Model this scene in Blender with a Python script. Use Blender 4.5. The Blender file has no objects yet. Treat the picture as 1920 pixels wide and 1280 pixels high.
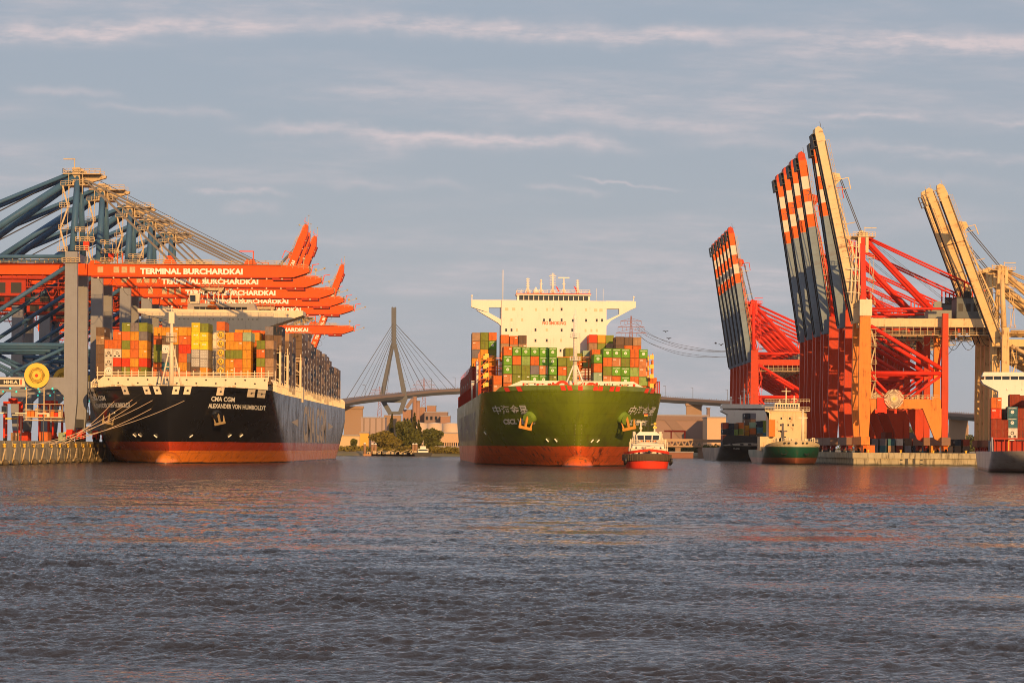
import bpy, math, random
import numpy as np
from mathutils import Vector, Matrix, Quaternion
R = math.radians
random.seed(7); np.random.seed(7)
sc = bpy.context.scene
col = sc.collection

# ------------------------------------------------------------ camera, exposure
F_PX, HY, CAM_H, ROLL = 5160.0, 837.5, 5.3, 0.4
cd = bpy.data.cameras.new('camera'); cam = bpy.data.objects.new('camera', cd); col.objects.link(cam)
cam.location = (0, 0, CAM_H); cam.rotation_euler = (R(90), R(-ROLL), 0)
cd.sensor_width = 36.0; cd.lens = 36.0 * F_PX / 1920.0
cd.shift_x = 0.0; cd.shift_y = (HY - 640.0) / 1920.0
cd.clip_start = 1.0; cd.clip_end = 60000.0
sc.camera = cam
sc.view_settings.view_transform = 'Standard'; sc.view_settings.look = 'None'
sc.view_settings.exposure = 0.0; sc.view_settings.gamma = 1.0
sc.cycles.max_bounces = 6; sc.cycles.diffuse_bounces = 2; sc.cycles.glossy_bounces = 3
sc.cycles.transparent_max_bounces = 8; sc.cycles.volume_bounces = 0
sc.cycles.sample_clamp_indirect = 4.0; sc.cycles.filter_width = 0.95

# ------------------------------------------------------------ sun and sky
SUN_AZ, SUN_EL = 14.0, 12.4          # degrees to the right of straight behind the camera, above the horizon
sv = Vector((math.sin(R(SUN_AZ)) * math.cos(R(SUN_EL)), -math.cos(R(SUN_AZ)) * math.cos(R(SUN_EL)), math.sin(R(SUN_EL))))
sd = bpy.data.lights.new('sun', 'SUN'); sd.energy = 4.9; sd.angle = R(0.5); sd.color = (1.0, 0.55, 0.20)
sun = bpy.data.objects.new('sun', sd); col.objects.link(sun)
sun.rotation_euler = sv.to_track_quat('Z', 'Y').to_euler(); sun.location = sv * 300

class NT:
    """tiny expression helper for node trees"""
    def __init__(s, tree): s.t = tree; s.n = tree.nodes; s.l = tree.links
    def put(s, sock, v):
        if isinstance(v, bpy.types.NodeSocket): s.l.new(v, sock)
        else: sock.default_value = v
    def m(s, op, a, b=0.0, c=0.0, clamp=False):
        n = s.n.new('ShaderNodeMath'); n.operation = op; n.use_clamp = clamp
        s.put(n.inputs[0], a); s.put(n.inputs[1], b); s.put(n.inputs[2], c)
        return n.outputs[0]
    def ramp(s, x, a, b, lo=0.0, hi=1.0):
        n = s.n.new('ShaderNodeMapRange'); n.interpolation_type = 'SMOOTHSTEP'
        s.put(n.inputs['Value'], x); s.put(n.inputs['From Min'], a); s.put(n.inputs['From Max'], b)
        s.put(n.inputs['To Min'], lo); s.put(n.inputs['To Max'], hi)
        return n.outputs[0]
    def mix(s, f, a, b, mode='MIX'):
        n = s.n.new('ShaderNodeMix'); n.data_type = 'RGBA'; n.blend_type = mode
        s.put(n.inputs['Factor'], f)
        s.put(n.inputs['A'], a if isinstance(a, bpy.types.NodeSocket) else (*a, 1)) if False else None
        A = [i for i in n.inputs if i.type == 'RGBA']
        for sock, v in zip(A, (a, b)):
            s.put(sock, v if isinstance(v, bpy.types.NodeSocket) else (v[0], v[1], v[2], 1.0))
        return [o for o in n.outputs if o.type == 'RGBA'][0]
    def noise(s, vec, scale, detail=3.0, rough=0.5):
        n = s.n.new('ShaderNodeTexNoise'); s.put(n.inputs['Vector'], vec)
        n.inputs['Scale'].default_value = scale; n.inputs['Detail'].default_value = detail; n.inputs['Roughness'].default_value = rough
        return n.outputs[0]
    def sep(s, v):
        n = s.n.new('ShaderNodeSeparateXYZ'); s.put(n.inputs[0], v); return n.outputs
    def comb(s, x, y, z):
        n = s.n.new('ShaderNodeCombineXYZ')
        for i, v in enumerate((x, y, z)): s.put(n.inputs[i], v)
        return n.outputs[0]

world = bpy.data.worlds.new('World'); sc.world = world; world.use_nodes = True
w = NT(world.node_tree); w.n.clear()
sky = w.n.new('ShaderNodeTexSky'); sky.sky_type = 'NISHITA'; sky.sun_disc = False
sky.sun_elevation = R(SUN_EL); sky.sun_rotation = R(180 - SUN_AZ); sky.altitude = 0.0
sky.air_density = 1.4; sky.dust_density = 3.0; sky.ozone_density = 2.0
tc = w.n.new('ShaderNodeTexCoord')
dx, dy, dz = w.sep(tc.outputs['Generated'])
ay = w.m('MAXIMUM', w.m('ABSOLUTE', dy), 0.05)
U = w.m('DIVIDE', dx, ay); V = w.m('DIVIDE', dz, ay)
# broad thin veil
veil = w.noise(w.comb(w.m('MULTIPLY', U, 2.2), w.m('MULTIPLY', V, 14.0), 3.1), 3.0, 5.0, 0.55)
fine = w.noise(w.comb(w.m('MULTIPLY', U, 16.0), w.m('MULTIPLY', V, 70.0), 0.7), 2.2, 9.0, 0.68)
wob = w.noise(w.comb(w.m('MULTIPLY', U, 30.0), w.m('MULTIPLY', V, 30.0), 9.0), 1.0, 4.0, 0.6)
wobv = w.m('MULTIPLY', w.m('SUBTRACT', wob, 0.5), 0.014)
# cloud streaks as directions: (px0, px1, py0, py1, half-thickness px, strength) in the photograph's scale
STREAKS = [(-700, 700, 78, 50, 15, 1.1), (500, 1500, 42, 72, 17, 1.15), (1300, 2700, 70, 90, 16, 1.0),
           (380, 1250, 238, 276, 9, 0.85), (560, 1240, 262, 272, 14, 0.5), (880, 1500, 200, 250, 14, 0.55),
           (1500, 1760, 212, 222, 6, 0.6), (1770, 2300, 214, 224, 6, 0.6), (0, 260, 170, 190, 9, 0.5),
           (120, 480, 205, 222, 8, 0.35), (330, 560, 362, 372, 5, 0.6), (400, 540, 392, 398, 9, 0.6),
           (960, 1160, 352, 362, 7, 0.45), (1050, 1300, 332, 348, 3, 0.5), (1180, 1900, 262, 292, 14, 0.35),
           (1550, 2400, 280, 290, 9, 0.45), (560, 930, 345, 350, 8, 0.3), (1350, 2000, 310, 345, 12, 0.3)]
wisp = w.noise(w.comb(w.m('MULTIPLY', U, 6.0), w.m('MULTIPLY_ADD', U, 3.0, w.m('MULTIPLY', V, 60.0)), 5.5), 2.4, 9.0, 0.66)
tot = w.m('MULTIPLY', w.m('MULTIPLY', w.ramp(veil, 0.40, 0.72), w.ramp(wisp, 0.3, 0.7, 0.25, 1.3)), 0.62)
for a, b, y0, y1, th, stg in STREAKS:
    u0, u1 = (a - 960) / F_PX, (b - 960) / F_PX
    v0, v1 = (HY - y0) / F_PX, (HY - y1) / F_PX
    t = w.m('DIVIDE', w.m('SUBTRACT', U, u0), u1 - u0)
    vc = w.m('ADD', w.m('MULTIPLY_ADD', t, v1 - v0, v0), wobv)
    d = w.m('DIVIDE', w.m('SUBTRACT', V, vc), th / F_PX)
    g = w.m('EXPONENT', w.m('MULTIPLY', w.m('MULTIPLY', d, d), -1.0))
    win = w.m('MULTIPLY', w.ramp(t, 0.0, 0.28), w.ramp(t, 1.0, 0.72))
    tot = w.m('MULTIPLY_ADD', w.m('MULTIPLY', g, win), stg, tot)
cl = w.m('MULTIPLY', tot, w.ramp(fine, 0.25, 0.72, 0.15, 1.15))
cl = w.m('MULTIPLY', cl, 0.95, clamp=True)
front = w.ramp(dy, -0.1, 0.25)
cl = w.m('MULTIPLY', cl, w.m('MAXIMUM', front, 0.3))
SKY_STR = 0.11
skc = w.n.new('ShaderNodeMix'); skc.data_type = 'RGBA'
# thin high overcast greys the clear sky
grey = w.mix(w.ramp(V, 0.0, 0.16), (4.2, 4.55, 5.1), (3.3, 3.8, 4.75))
grey = w.mix(w.ramp(V, 0.22, 0.8), grey, (4.7, 4.5, 4.85))  # overhead sky, out of frame, brightened to lift the water and fill the shade
base = w.mix(0.85, sky.outputs[0], grey)
full = w.mix(cl, base, (5.9, 5.2, 5.4))
bg = w.n.new('ShaderNodeBackground'); w.l.new(full, bg.inputs['Color']); bg.inputs['Strength'].default_value = SKY_STR
out = w.n.new('ShaderNodeOutputWorld'); w.l.new(bg.outputs[0], out.inputs['Surface'])
w.n.remove(skc)

# ------------------------------------------------------------ helpers
SN, CN = math.sin(R(ROLL)), math.cos(R(ROLL))
def P(px, py, Y):
    """the point at depth Y (metres) seen at pixel px, py of the photograph"""
    u, v = (px - 960) / F_PX, (HY - py) / F_PX
    return Vector(((u * CN - v * SN) * Y, Y, CAM_H + (u * SN + v * CN) * Y))
def PZ(px, py, Y): return P(px, py, Y).z
def PX(px, Y, py=800): return P(px, py, Y).x

def tag(o, label=None, cat=None, group=None, kind=None):
    if label: o['label'] = label
    if cat: o['category'] = cat
    if group: o['group'] = group
    if kind: o['kind'] = kind
    return o
def empty(name, loc=(0, 0, 0), rz=0.0):
    o = bpy.data.objects.new(name, None); col.objects.link(o); o.location = loc; o.rotation_euler = (0, 0, rz)
    o.empty_display_size = 1.0
    return o
def copy_tree(o, parent=None):
    c = o.copy(); col.objects.link(c); c.parent = parent
    for ch in list(o.children): copy_tree(ch, c)
    return c

class MB:
    def __init__(s): s.v = []; s.f = []; s.mi = []; s.m = 0; s.sm = []
    def face(s, idx, smooth=False): s.f.append(idx); s.mi.append(s.m); s.sm.append(smooth)
    def box(s, c, d, rot=None):
        c = Vector(c); hx, hy, hz = d[0] / 2, d[1] / 2, d[2] / 2
        b = len(s.v)
        for x, y, z in ((-1, -1, -1), (1, -1, -1), (1, 1, -1), (-1, 1, -1), (-1, -1, 1), (1, -1, 1), (1, 1, 1), (-1, 1, 1)):
            p = Vector((x * hx, y * hy, z * hz))
            if rot is not None: p = rot @ p
            s.v.append(c + p)
        for q in ((0, 3, 2, 1), (4, 5, 6, 7), (0, 1, 5, 4), (1, 2, 6, 5), (2, 3, 7, 6), (3, 0, 4, 7)):
            s.face([b + i for i in q])
        return s
    def span(s, x0, x1, y0, y1, z0, z1):
        return s.box(((x0 + x1) / 2, (y0 + y1) / 2, (z0 + z1) / 2), (x1 - x0, y1 - y0, z1 - z0))
    def bar(s, p, q, w, h=None, up=(0, 0, 1), w2=None, h2=None):
        p = Vector(p); q = Vector(q); h = h or w; w2 = w2 or w; h2 = h2 or h
        d = (q - p)
        if d.length < 1e-6: return s
        d.normalize(); up = Vector(up)
        if abs(d.dot(up)) > 0.98: up = Vector((0, 1, 0))
        sx = d.cross(up).normalized(); sz = sx.cross(d).normalized()
        b = len(s.v)
        for c, ww, hh in ((p, w, h), (q, w2, h2)):
            for i, j in ((-1, -1), (1, -1), (1, 1), (-1, 1)):
                s.v.append(c + sx * (i * ww / 2) + sz * (j * hh / 2))
        for f in ((3, 2, 1, 0), (4, 5, 6, 7), (0, 1, 5, 4), (1, 2, 6, 5), (2, 3, 7, 6), (3, 0, 4, 7)):
            s.face([b + i for i in f])
        return s
    def tube(s, p, q, r, r2=None, n=8, cap=True):
        p = Vector(p); q = Vector(q); r2 = r if r2 is None else r2
        d = (q - p).normalized(); up = Vector((0, 0, 1)) if abs(d.z) < 0.95 else Vector((1, 0, 0))
        a = d.cross(up).normalized(); c = a.cross(d).normalized()
        b = len(s.v)
        for ce, rr in ((p, r), (q, r2)):
            for i in range(n):
                t = 2 * math.pi * i / n
                s.v.append(ce + a * (math.cos(t) * rr) + c * (math.sin(t) * rr))
        for i in range(n):
            j = (i + 1) % n
            s.face([b + i, b + i + n, b + j + n, b + j], True)
        if cap:
            s.face([b + i for i in range(n)]); s.face([b + n + i for i in reversed(range(n))])
        return s
    def path(s, pts, r, n=6):
        for a, b in zip(pts[:-1], pts[1:]): s.tube(a, b, r, n=n, cap=False)
        return s
    def prism(s, poly, y0, y1, axis='y'):
        """poly of (a, b) extruded between y0 and y1 along axis"""
        def mk(a, b, t):
            return Vector((a, t, b)) if axis == 'y' else (Vector((t, a, b)) if axis == 'x' else Vector((a, b, t)))
        b = len(s.v); n = len(poly)
        for t in (y0, y1):
            for q in poly: s.v.append(mk(q[0], q[1], t))
        s.face([b + i for i in range(n)]); s.face([b + n + i for i in reversed(range(n))])
        for i in range(n):
            j = (i + 1) % n; s.face([b + i, b + n + i, b + n + j, b + j])
        return s
    def disc(s, c, r, th, axis='y', n=24, r_in=0.0):
        c = Vector(c); b = len(s.v)
        def mk(a, t, off):
            if axis == 'y': return c + Vector((math.cos(t) * a, off, math.sin(t) * a))
            if axis == 'x': return c + Vector((off, math.cos(t) * a, math.sin(t) * a))
            return c + Vector((math.cos(t) * a, math.sin(t) * a, off))
        rings = [(r, -th / 2), (r, th / 2), (r_in, th / 2), (r_in, -th / 2)]
        for rr, off in rings:
            for i in range(n): s.v.append(mk(rr, 2 * math.pi * i / n, off))
        for k in range(4):
            k2 = (k + 1) % 4
            if r_in == 0 and k == 2: continue
            for i in range(n):
                j = (i + 1) % n; s.face([b + k * n + i, b + k * n + j, b + k2 * n + j, b + k2 * n + i])
        return s
    def ball(s, c, r, n=12, m=8, sc3=(1, 1, 1)):
        c = Vector(c); b = len(s.v)
        for j in range(m + 1):
            ph = math.pi * j / m
            for i in range(n):
                t = 2 * math.pi * i / n
                s.v.append(c + Vector((math.sin(ph) * math.cos(t) * r * sc3[0], math.sin(ph) * math.sin(t) * r * sc3[1], math.cos(ph) * r * sc3[2])))
        for j in range(m):
            for i in range(n):
                k = (i + 1) % n
                s.face([b + j * n + i, b + (j + 1) * n + i, b + (j + 1) * n + k, b + j * n + k], True)
        return s
    def rail(s, pts, h=1.1, step=2.0, t=0.07, rows=2):
        for a, b in zip(pts[:-1], pts[1:]):
            a = Vector(a); b = Vector(b); L = (b - a).length; n = max(1, int(L / step))
            for i in range(n + 1):
                p = a.lerp(b, i / n); s.bar(p, p + Vector((0, 0, h)), t)
            for k in range(rows):
                z = Vector((0, 0, h * (k + 1) / rows)); s.bar(a + z, b + z, t)
        return s
    def add(s, verts, faces, fn):
        b = len(s.v)
        for v in verts: s.v.append(Vector(fn(v)))
        for f in faces: s.face([b + i for i in f])
        return s
    def build(s, name, mats, parent=None, loc=None):
        me = bpy.data.meshes.new(name)
        me.from_pydata([tuple(v) for v in s.v], [], s.f)
        if not isinstance(mats, (list, tuple)): mats = [mats]
        for m in mats: me.materials.append(m)
        me.polygons.foreach_set('material_index', s.mi)
        me.polygons.foreach_set('use_smooth', s.sm)
        me.update()
        o = bpy.data.objects.new(name, me); col.objects.link(o)
        if parent: o.parent = parent
        if loc is not None: o.location = loc
        return o

_tc = {}
def text_geo(body, size, offset=0.0, shear=0.0, space=1.0):
    k = (body, size, offset, shear, space)
    if k in _tc: return _tc[k]
    cu = bpy.data.curves.new('t', 'FONT'); cu.body = body; cu.size = size; cu.offset = offset
    cu.shear = shear; cu.space_character = space; cu.resolution_u = 3; cu.fill_mode = 'FRONT'
    ob = bpy.data.objects.new('t', cu)
    me = bpy.data.meshes.new_from_object(ob)
    vs = [tuple(v.co) for v in me.vertices]; fs = [tuple(p.vertices) for p in me.polygons]
    bpy.data.objects.remove(ob); bpy.data.meshes.remove(me); bpy.data.curves.remove(cu)
    x0 = min(v[0] for v in vs); x1 = max(v[0] for v in vs); y0 = min(v[1] for v in vs); y1 = max(v[1] for v in vs)
    _tc[k] = (vs, fs, x0, x1, y0, y1)
    return _tc[k]
def text_fit(mb, body, fn, W, H, offset=0.03, shear=0.0):
    """text stretched into a W x H box; fn(a, b) gives the 3-D point for a in 0..W, b in 0..H"""
    vs, fs, x0, x1, y0, y1 = text_geo(body, 1.0, offset, shear)
    kx, ky = W / (x1 - x0), H / (y1 - y0)
    return mb.add(vs, fs, lambda v: fn((v[0] - x0) * kx, (v[1] - y0) * ky))

# ------------------------------------------------------------ materials
MATS = {}
def steel(name, c, rough=0.5, wear=0.35, rust=0.15, spec=0.14, scale=0.35, streak=True, metal=0.0, rustc=(0.20, 0.07, 0.025)):
    if name in MATS: return MATS[name]
    m = bpy.data.materials.new(name); m.use_nodes = True; t = NT(m.node_tree)
    bs = t.n['Principled BSDF']
    g = t.n.new('ShaderNodeTexCoord').outputs['Object']
    x, y, z = t.sep(g)
    n1 = t.noise(g, scale, 5.0, 0.6)
    st = t.noise(t.comb(t.m('MULTIPLY', x, 2.2), t.m('MULTIPLY', y, 2.2), t.m('MULTIPLY', z, 0.18 if streak else 2.2)), 0.8, 4.0, 0.65)
    f = t.m('MULTIPLY', t.m('ADD', t.ramp(n1, 0.35, 0.75), t.ramp(st, 0.45, 0.75)), wear * 0.5)
    dark = tuple(v * 0.45 for v in c)
    c1 = t.mix(f, c, dark)
    rf = t.m('MULTIPLY', t.ramp(t.m('MULTIPLY', n1, st), 0.30, 0.42), rust * 2.0, clamp=True)
    c2 = t.mix(rf, c1, rustc)
    t.l.new(c2, bs.inputs['Base Color'])
    bs.inputs['Roughness'].default_value = min(0.75, rough + 0.08); bs.inputs['Metallic'].default_value = metal
    bs.inputs['Specular IOR Level'].default_value = spec
    MATS[name] = m; return m
def plain(name, c, rough=0.6, metal=0.0, emit=0.0, spec=0.4):
    if name in MATS: return MATS[name]
    m = bpy.data.materials.new(name); m.use_nodes = True; bs = m.node_tree.nodes['Principled BSDF']
    t = NT(m.node_tree)
    n = t.noise(t.n.new('ShaderNodeTexCoord').outputs['Object'], 1.3, 3.0)
    t.l.new(t.mix(t.ramp(n, 0.3, 0.8, 0.0, 0.25), c, tuple(v * 0.6 for v in c)), bs.inputs['Base Color'])
    bs.inputs['Roughness'].default_value = rough; bs.inputs['Metallic'].default_value = metal
    bs.inputs['Specular IOR Level'].default_value = spec
    if emit:
        bs.inputs['Emission Color'].default_value = (*c, 1); bs.inputs['Emission Strength'].default_value = emit
    MATS[name] = m; return m

WHITE = steel('white_paint', (0.80, 0.74, 0.64), wear=0.12, rust=0.06)
CREAM = steel('cream_paint', (0.78, 0.66, 0.47), wear=0.25, rust=0.12)
LETTER = plain('letter_white', (0.85, 0.83, 0.75), 0.5)
LETTER_R = plain('letter_red', (0.75, 0.12, 0.04), 0.5)
CRANE_RED = steel('crane_red', (0.84, 0.095, 0.012), wear=0.3, rust=0.05, rough=0.4)
CRANE_DRED = steel('crane_dark_red', (0.40, 0.04, 0.02), wear=0.4, rust=0.2)
SLATE = steel('slate_blue_paint', (0.055, 0.13, 0.235), wear=0.35, rust=0.05, rough=0.38)
GREYLEG = steel('grey_leg_paint', (0.25, 0.26, 0.285), wear=0.25, rust=0.05)
STAY = steel('stay_grey', (0.17, 0.155, 0.15), wear=0.3)
WALKWAY = steel('walkway_galvanised', (0.55, 0.42, 0.25), wear=0.5, rust=0.3, streak=False, scale=1.5)
BLACKM = plain('black_gear', (0.02, 0.02, 0.022), 0.55)
GLASS = plain('dark_glass', (0.015, 0.02, 0.025), 0.08, spec=0.8)
YELLOWM = plain('yellow_paint', (0.80, 0.50, 0.05), 0.45)
CABLE = plain('steel_cable', (0.10, 0.10, 0.11), 0.6)
REDM = steel('signal_red', (0.75, 0.05, 0.02), wear=0.35, rust=0.1)
ORANGEM = steel('orange_paint', (0.80, 0.20, 0.03), wear=0.3, rust=0.1)
GREENM = steel('dark_green_paint', (0.015, 0.10, 0.065), wear=0.3)
# ------------------------------------------------------------ water
def make_water():
    NR, NCOL = 1450, 880
    k = np.linspace(0, 1, NR - 60)
    Y = 1.0 / (1.0 / 57.0 + k * (1.0 / 420.0 - 1.0 / 57.0))
    Y = np.concatenate([[-400.0, 20.0], Y, np.geomspace(430, 14000, 58)])
    a = np.linspace(-1, 1, NCOL - 20)
    uu = np.concatenate([-np.geomspace(0.75, 0.27, 10), a * 0.25, np.geomspace(0.27, 0.75, 10)])
    YY, UU = np.meshgrid(Y, uu, indexing='ij')
    XX = UU * np.maximum(YY, 60.0)
    Z = np.zeros_like(XX)
    dYr = np.gradient(Y); dXc = 0.5 / (NCOL - 20)
    res = np.maximum(np.abs(dYr)[:, None], np.maximum(YY, 60) * dXc)
    rng = np.random.RandomState(3)
    for i in range(96):
        lam = 0.30 * (5.0 / 0.30) ** (rng.rand() ** 1.5)
        th = R(-68) + rng.randn() * 0.75
        kx, ky = 2 * np.pi / lam * math.cos(th), 2 * np.pi / lam * math.sin(th)
        amp = 0.0053 * lam ** 0.62
        if i >= 92: lam = 5.5 + (i - 92) * 2.3; amp = 0.020 + 0.004 * (i - 92)
        ph = rng.rand() * 6.283
        att = np.clip((lam / res - 1.9) / 1.6, 0, 1)
        arg = kx * XX + ky * YY + ph
        Z += att * amp * (np.sin(arg) + 0.28 * np.sin(2 * arg + 1.2))
    # gusts: calmer and rougher patches
    g = 0.80 + 0.22 * np.sin(XX * 0.17 + YY * 0.31 + 2.2 * np.sin(XX * 0.05)) + 0.2 * np.sin(XX * 0.26 - YY * 0.47 + 1.7 * np.sin(YY * 0.08) + 0.6) + 0.22 * np.sin(XX * 0.055 + YY * 0.021 + 1.0) + 0.2 * np.sin(XX * 0.021 - YY * 0.06 + 2.0) + 0.15 * np.sin(XX * 0.13 + YY * 0.09)
    Z *= np.clip(g, 0.12, 1.9)
    Z[:2] = 0; Z[:, :9] = 0; Z[:, -9:] = 0
    n0, n1 = XX.shape
    me = bpy.data.meshes.new('water')
    nv = n0 * n1; me.vertices.add(nv)
    me.vertices.foreach_set('co', np.stack([XX, YY, Z], -1).astype(np.float32).ravel())
    i, j = np.meshgrid(np.arange(n0 - 1), np.arange(n1 - 1), indexing='ij')
    b = (i * n1 + j).ravel()
    q = np.stack([b, b + 1, b + n1 + 1, b + n1], -1).astype(np.int32)
    nf = len(q); me.loops.add(nf * 4); me.polygons.add(nf)
    me.loops.foreach_set('vertex_index', q.ravel())
    me.polygons.foreach_set('loop_start', np.arange(0, nf * 4, 4, dtype=np.int32))
    me.polygons.foreach_set('use_smooth', np.ones(nf, dtype=bool))
    me.update(calc_edges=True)
    o = bpy.data.objects.new('water', me); col.objects.link(o)
    tag(o, kind='structure')
    m = bpy.data.materials.new('harbour_water'); m.use_nodes = True; t = NT(m.node_tree); bs = t.n['Principled BSDF']
    g = t.n.new('ShaderNodeTexCoord').outputs['Object']
    x, y, z = t.sep(g)
    bs.inputs['Base Color'].default_value = (0.018, 0.016, 0.019, 1)
    bs.inputs['IOR'].default_value = 1.50; t.l.new(t.ramp(y, 110.0, 620.0, 0.025, 0.15), bs.inputs['Roughness'])
    v1 = t.comb(t.m('MULTIPLY', x, 1.0), t.m('MULTIPLY', y, 0.8), 0.0)
    nA = t.noise(v1, 4.2, 5.0, 0.66)
    nB = t.noise(v1, 0.55, 3.0, 0.6)
    nC = t.noise(v1, 0.09, 3.0, 0.55)
    far = t.ramp(y, 70.0, 260.0)
    nD = t.noise(t.comb(t.m('MULTIPLY', x, 0.42), t.m('MULTIPLY', y, 0.10), 0.0), 1.0, 7.0, 0.68)
    nE = t.noise(t.comb(t.m('MULTIPLY', x, 0.9), t.m('MULTIPLY', y, 0.28), 4.0), 1.0, 5.0, 0.65)
    h = t.m('ADD', t.m('MULTIPLY', nA, 0.21), t.m('MULTIPLY', t.m('MULTIPLY', nB, 2.3), far))
    h = t.m('ADD', h, t.m('MULTIPLY', t.m('MULTIPLY', nE, 3.4), far))
    h = t.m('MULTIPLY', h, t.ramp(nD, 0.34, 0.66, 0.35, 1.6))
    h = t.m('MULTIPLY', h, t.ramp(y, 250.0, 650.0, 1.0, 1.7))
    h = t.m('MULTIPLY', h, t.ramp(nC, 0.3, 0.7, 0.55, 1.25))
    bp = t.n.new('ShaderNodeBump'); bp.inputs['Strength'].default_value = 1.0; bp.inputs['Distance'].default_value = 0.9
    t.l.new(h, bp.inputs['Height']); t.l.new(bp.outputs[0], bs.inputs['Normal'])
    me.materials.append(m)
make_water()

# ------------------------------------------------------------ far land
def ground_mat(name, c1, c2, sc_=0.05):
    m = bpy.data.materials.new(name); m.use_nodes = True; t = NT(m.node_tree); bs = t.n['Principled BSDF']
    n = t.noise(t.n.new('ShaderNodeTexCoord').outputs['Object'], sc_, 5.0, 0.6)
    t.l.new(t.mix(t.ramp(n, 0.35, 0.65), c1, c2), bs.inputs['Base Color']); bs.inputs['Roughness'].default_value = 0.9
    return m
SOIL = ground_mat('embankment_soil', (0.13, 0.12, 0.05), (0.20, 0.15, 0.09))
mb = MB()
nx = 160
xs = [-6000 + 12000 * i / nx for i in range(nx + 1)]
rows = [(1488, -1.0), (1494, 1.0), (1506, 2.4), (1560, 3.0), (1900, 3.5), (9000, 6.0), (13000, 9.0)]
for Y, z in rows:
    for x in xs: mb.v.append(Vector((x, Y + (6 * math.sin(x * 0.02) if Y < 1600 else 0), z + (0.4 * math.sin(x * 0.11 + Y) if 0 < z < 4 else 0))))
for r_ in range(len(rows) - 1):
    for i in range(nx): b = r_ * (nx + 1) + i; mb.face([b, b + 1, b + nx + 2, b + nx + 1])
tag(mb.build('land', SOIL), kind='structure')

# ------------------------------------------------------------ quays
def concrete(name, c, stain=(0.07, 0.055, 0.035), joint=8.0):
    m = bpy.data.materials.new(name); m.use_nodes = True; t = NT(m.node_tree); bs = t.n['Principled BSDF']
    g = t.n.new('ShaderNodeTexCoord').outputs['Object']; x, y, z = t.sep(g)
    n1 = t.noise(g, 0.25, 6.0, 0.65)
    st = t.noise(t.comb(t.m('MULTIPLY', x, 1.2), t.m('MULTIPLY', y, 1.2), t.m('MULTIPLY', z, 0.15)), 0.9, 5.0, 0.7)
    c1 = t.mix(t.ramp(n1, 0.35, 0.7, 0.0, 0.6), c, tuple(v * 0.6 for v in c))
    c2 = t.mix(t.ramp(st, 0.48, 0.66, 0.0, 0.8), c1, stain)
    wet = t.ramp(t.m('ADD', z, t.m('MULTIPLY', n1, 1.2)), 1.5, 0.5)
    c3 = t.mix(wet, c2, (0.035, 0.035, 0.022))
    t.l.new(c3, bs.inputs['Base Color']); bs.inputs['Roughness'].default_value = 0.85
    bp = t.n.new('ShaderNodeBump'); bp.inputs['Strength'].default_value = 0.5; bp.inputs['Distance'].default_value = 0.15
    t.l.new(n1, bp.inputs['Height']); t.l.new(bp.outputs[0], bs.inputs['Normal'])
    return m
CONC = concrete('quay_concrete', (0.42, 0.35, 0.22))
CONC2 = concrete('quay_concrete_right', (0.46, 0.40, 0.26))
QLX = -124.2
mb = MB()
# left quay: lower ledge, set-back upper wall, apron
mb.span(-420, QLX, 560, 1480, -6, 4.3)
mb.span(-420, QLX - 0.9, 560.5, 1479, 4.3, 6.0)
for i in range(56):      # buttress blocks and ladder recess bars on the wall, joints between cast segments
    y = 565 + i * 11.0
    mb.span(QLX + 0.003, QLX + 0.18, y, y + 0.6, 0.6, 4.0)
    mb.span(QLX - 0.897, QLX - 0.75, y + 3, y + 3.5, 4.5, 5.8)
    mb.span(QLX + 0.003, QLX + 0.35, y + 4.0, y + 7.0, 0.3, 1.0)
q = mb.build('quay', CONC); tag(q, kind='structure')
RQX, RQY = 115.2, 928.0
mb = MB()
mb.span(RQX, 420, RQY, 1700, -6, 2.3)
mb.span(RQX - 0.4, 420, RQY - 0.5, 1700, 2.3, 4.2)
for i in range(40):
    x = RQX + 2 + i * 7.4
    mb.span(x, x + 0.25, RQY - 0.62, RQY - 0.503, 2.5, 4.0)
mb.m = 1
mb.span(RQX + 17.5, RQX + 18.3, RQY - 0.35, RQY + 0.2, -2, 2.2); mb.span(RQX + 20, RQX + 20.8, RQY - 0.35, RQY + 0.2, -2, 2.2)
for x in (RQX + 15.6, RQX + 22.4):
    for z in (0.3, 1.6): mb.span(x, x + 0.9, RQY - 0.12, RQY - 0.003, z, z + 0.45)
mb.m = 0
mb.span(RQX + 1, RQX + 5.2, RQY - 0.2, RQY - 0.003, -1, 2.1)
tag(mb.build('quay', [CONC2, BLACKM]), kind='structure')

# fenders on the left quay: roller at the foot of two guide bars
def fender():
    r = empty('quay_fender')
    tag(r, 'round dark fender on steel guide bars along the left quay wall', 'fender', 'fenders along the left quay wall')
    m = MB(); m.tube((0, -0.3, 0.2), (0.75, 0.1, 4.1), 0.11); m.tube((0, 0.5, 0.2), (0.75, 0.9, 4.1), 0.11)
    m.build('guide_bar', WALKWAY, r)
    m = MB(); m.ball((0.9, 0.1, 0.55), 0.85, 12, 8); m.build('roller', plain('tar_rubber', (0.10, 0.075, 0.04), 0.7), r)
    return r
f0 = fender()
for i in range(14):
    o = f0 if i == 0 else copy_tree(f0)
    o.location = (QLX + 0.2, 655 + i * 13.8, 0)
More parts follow.
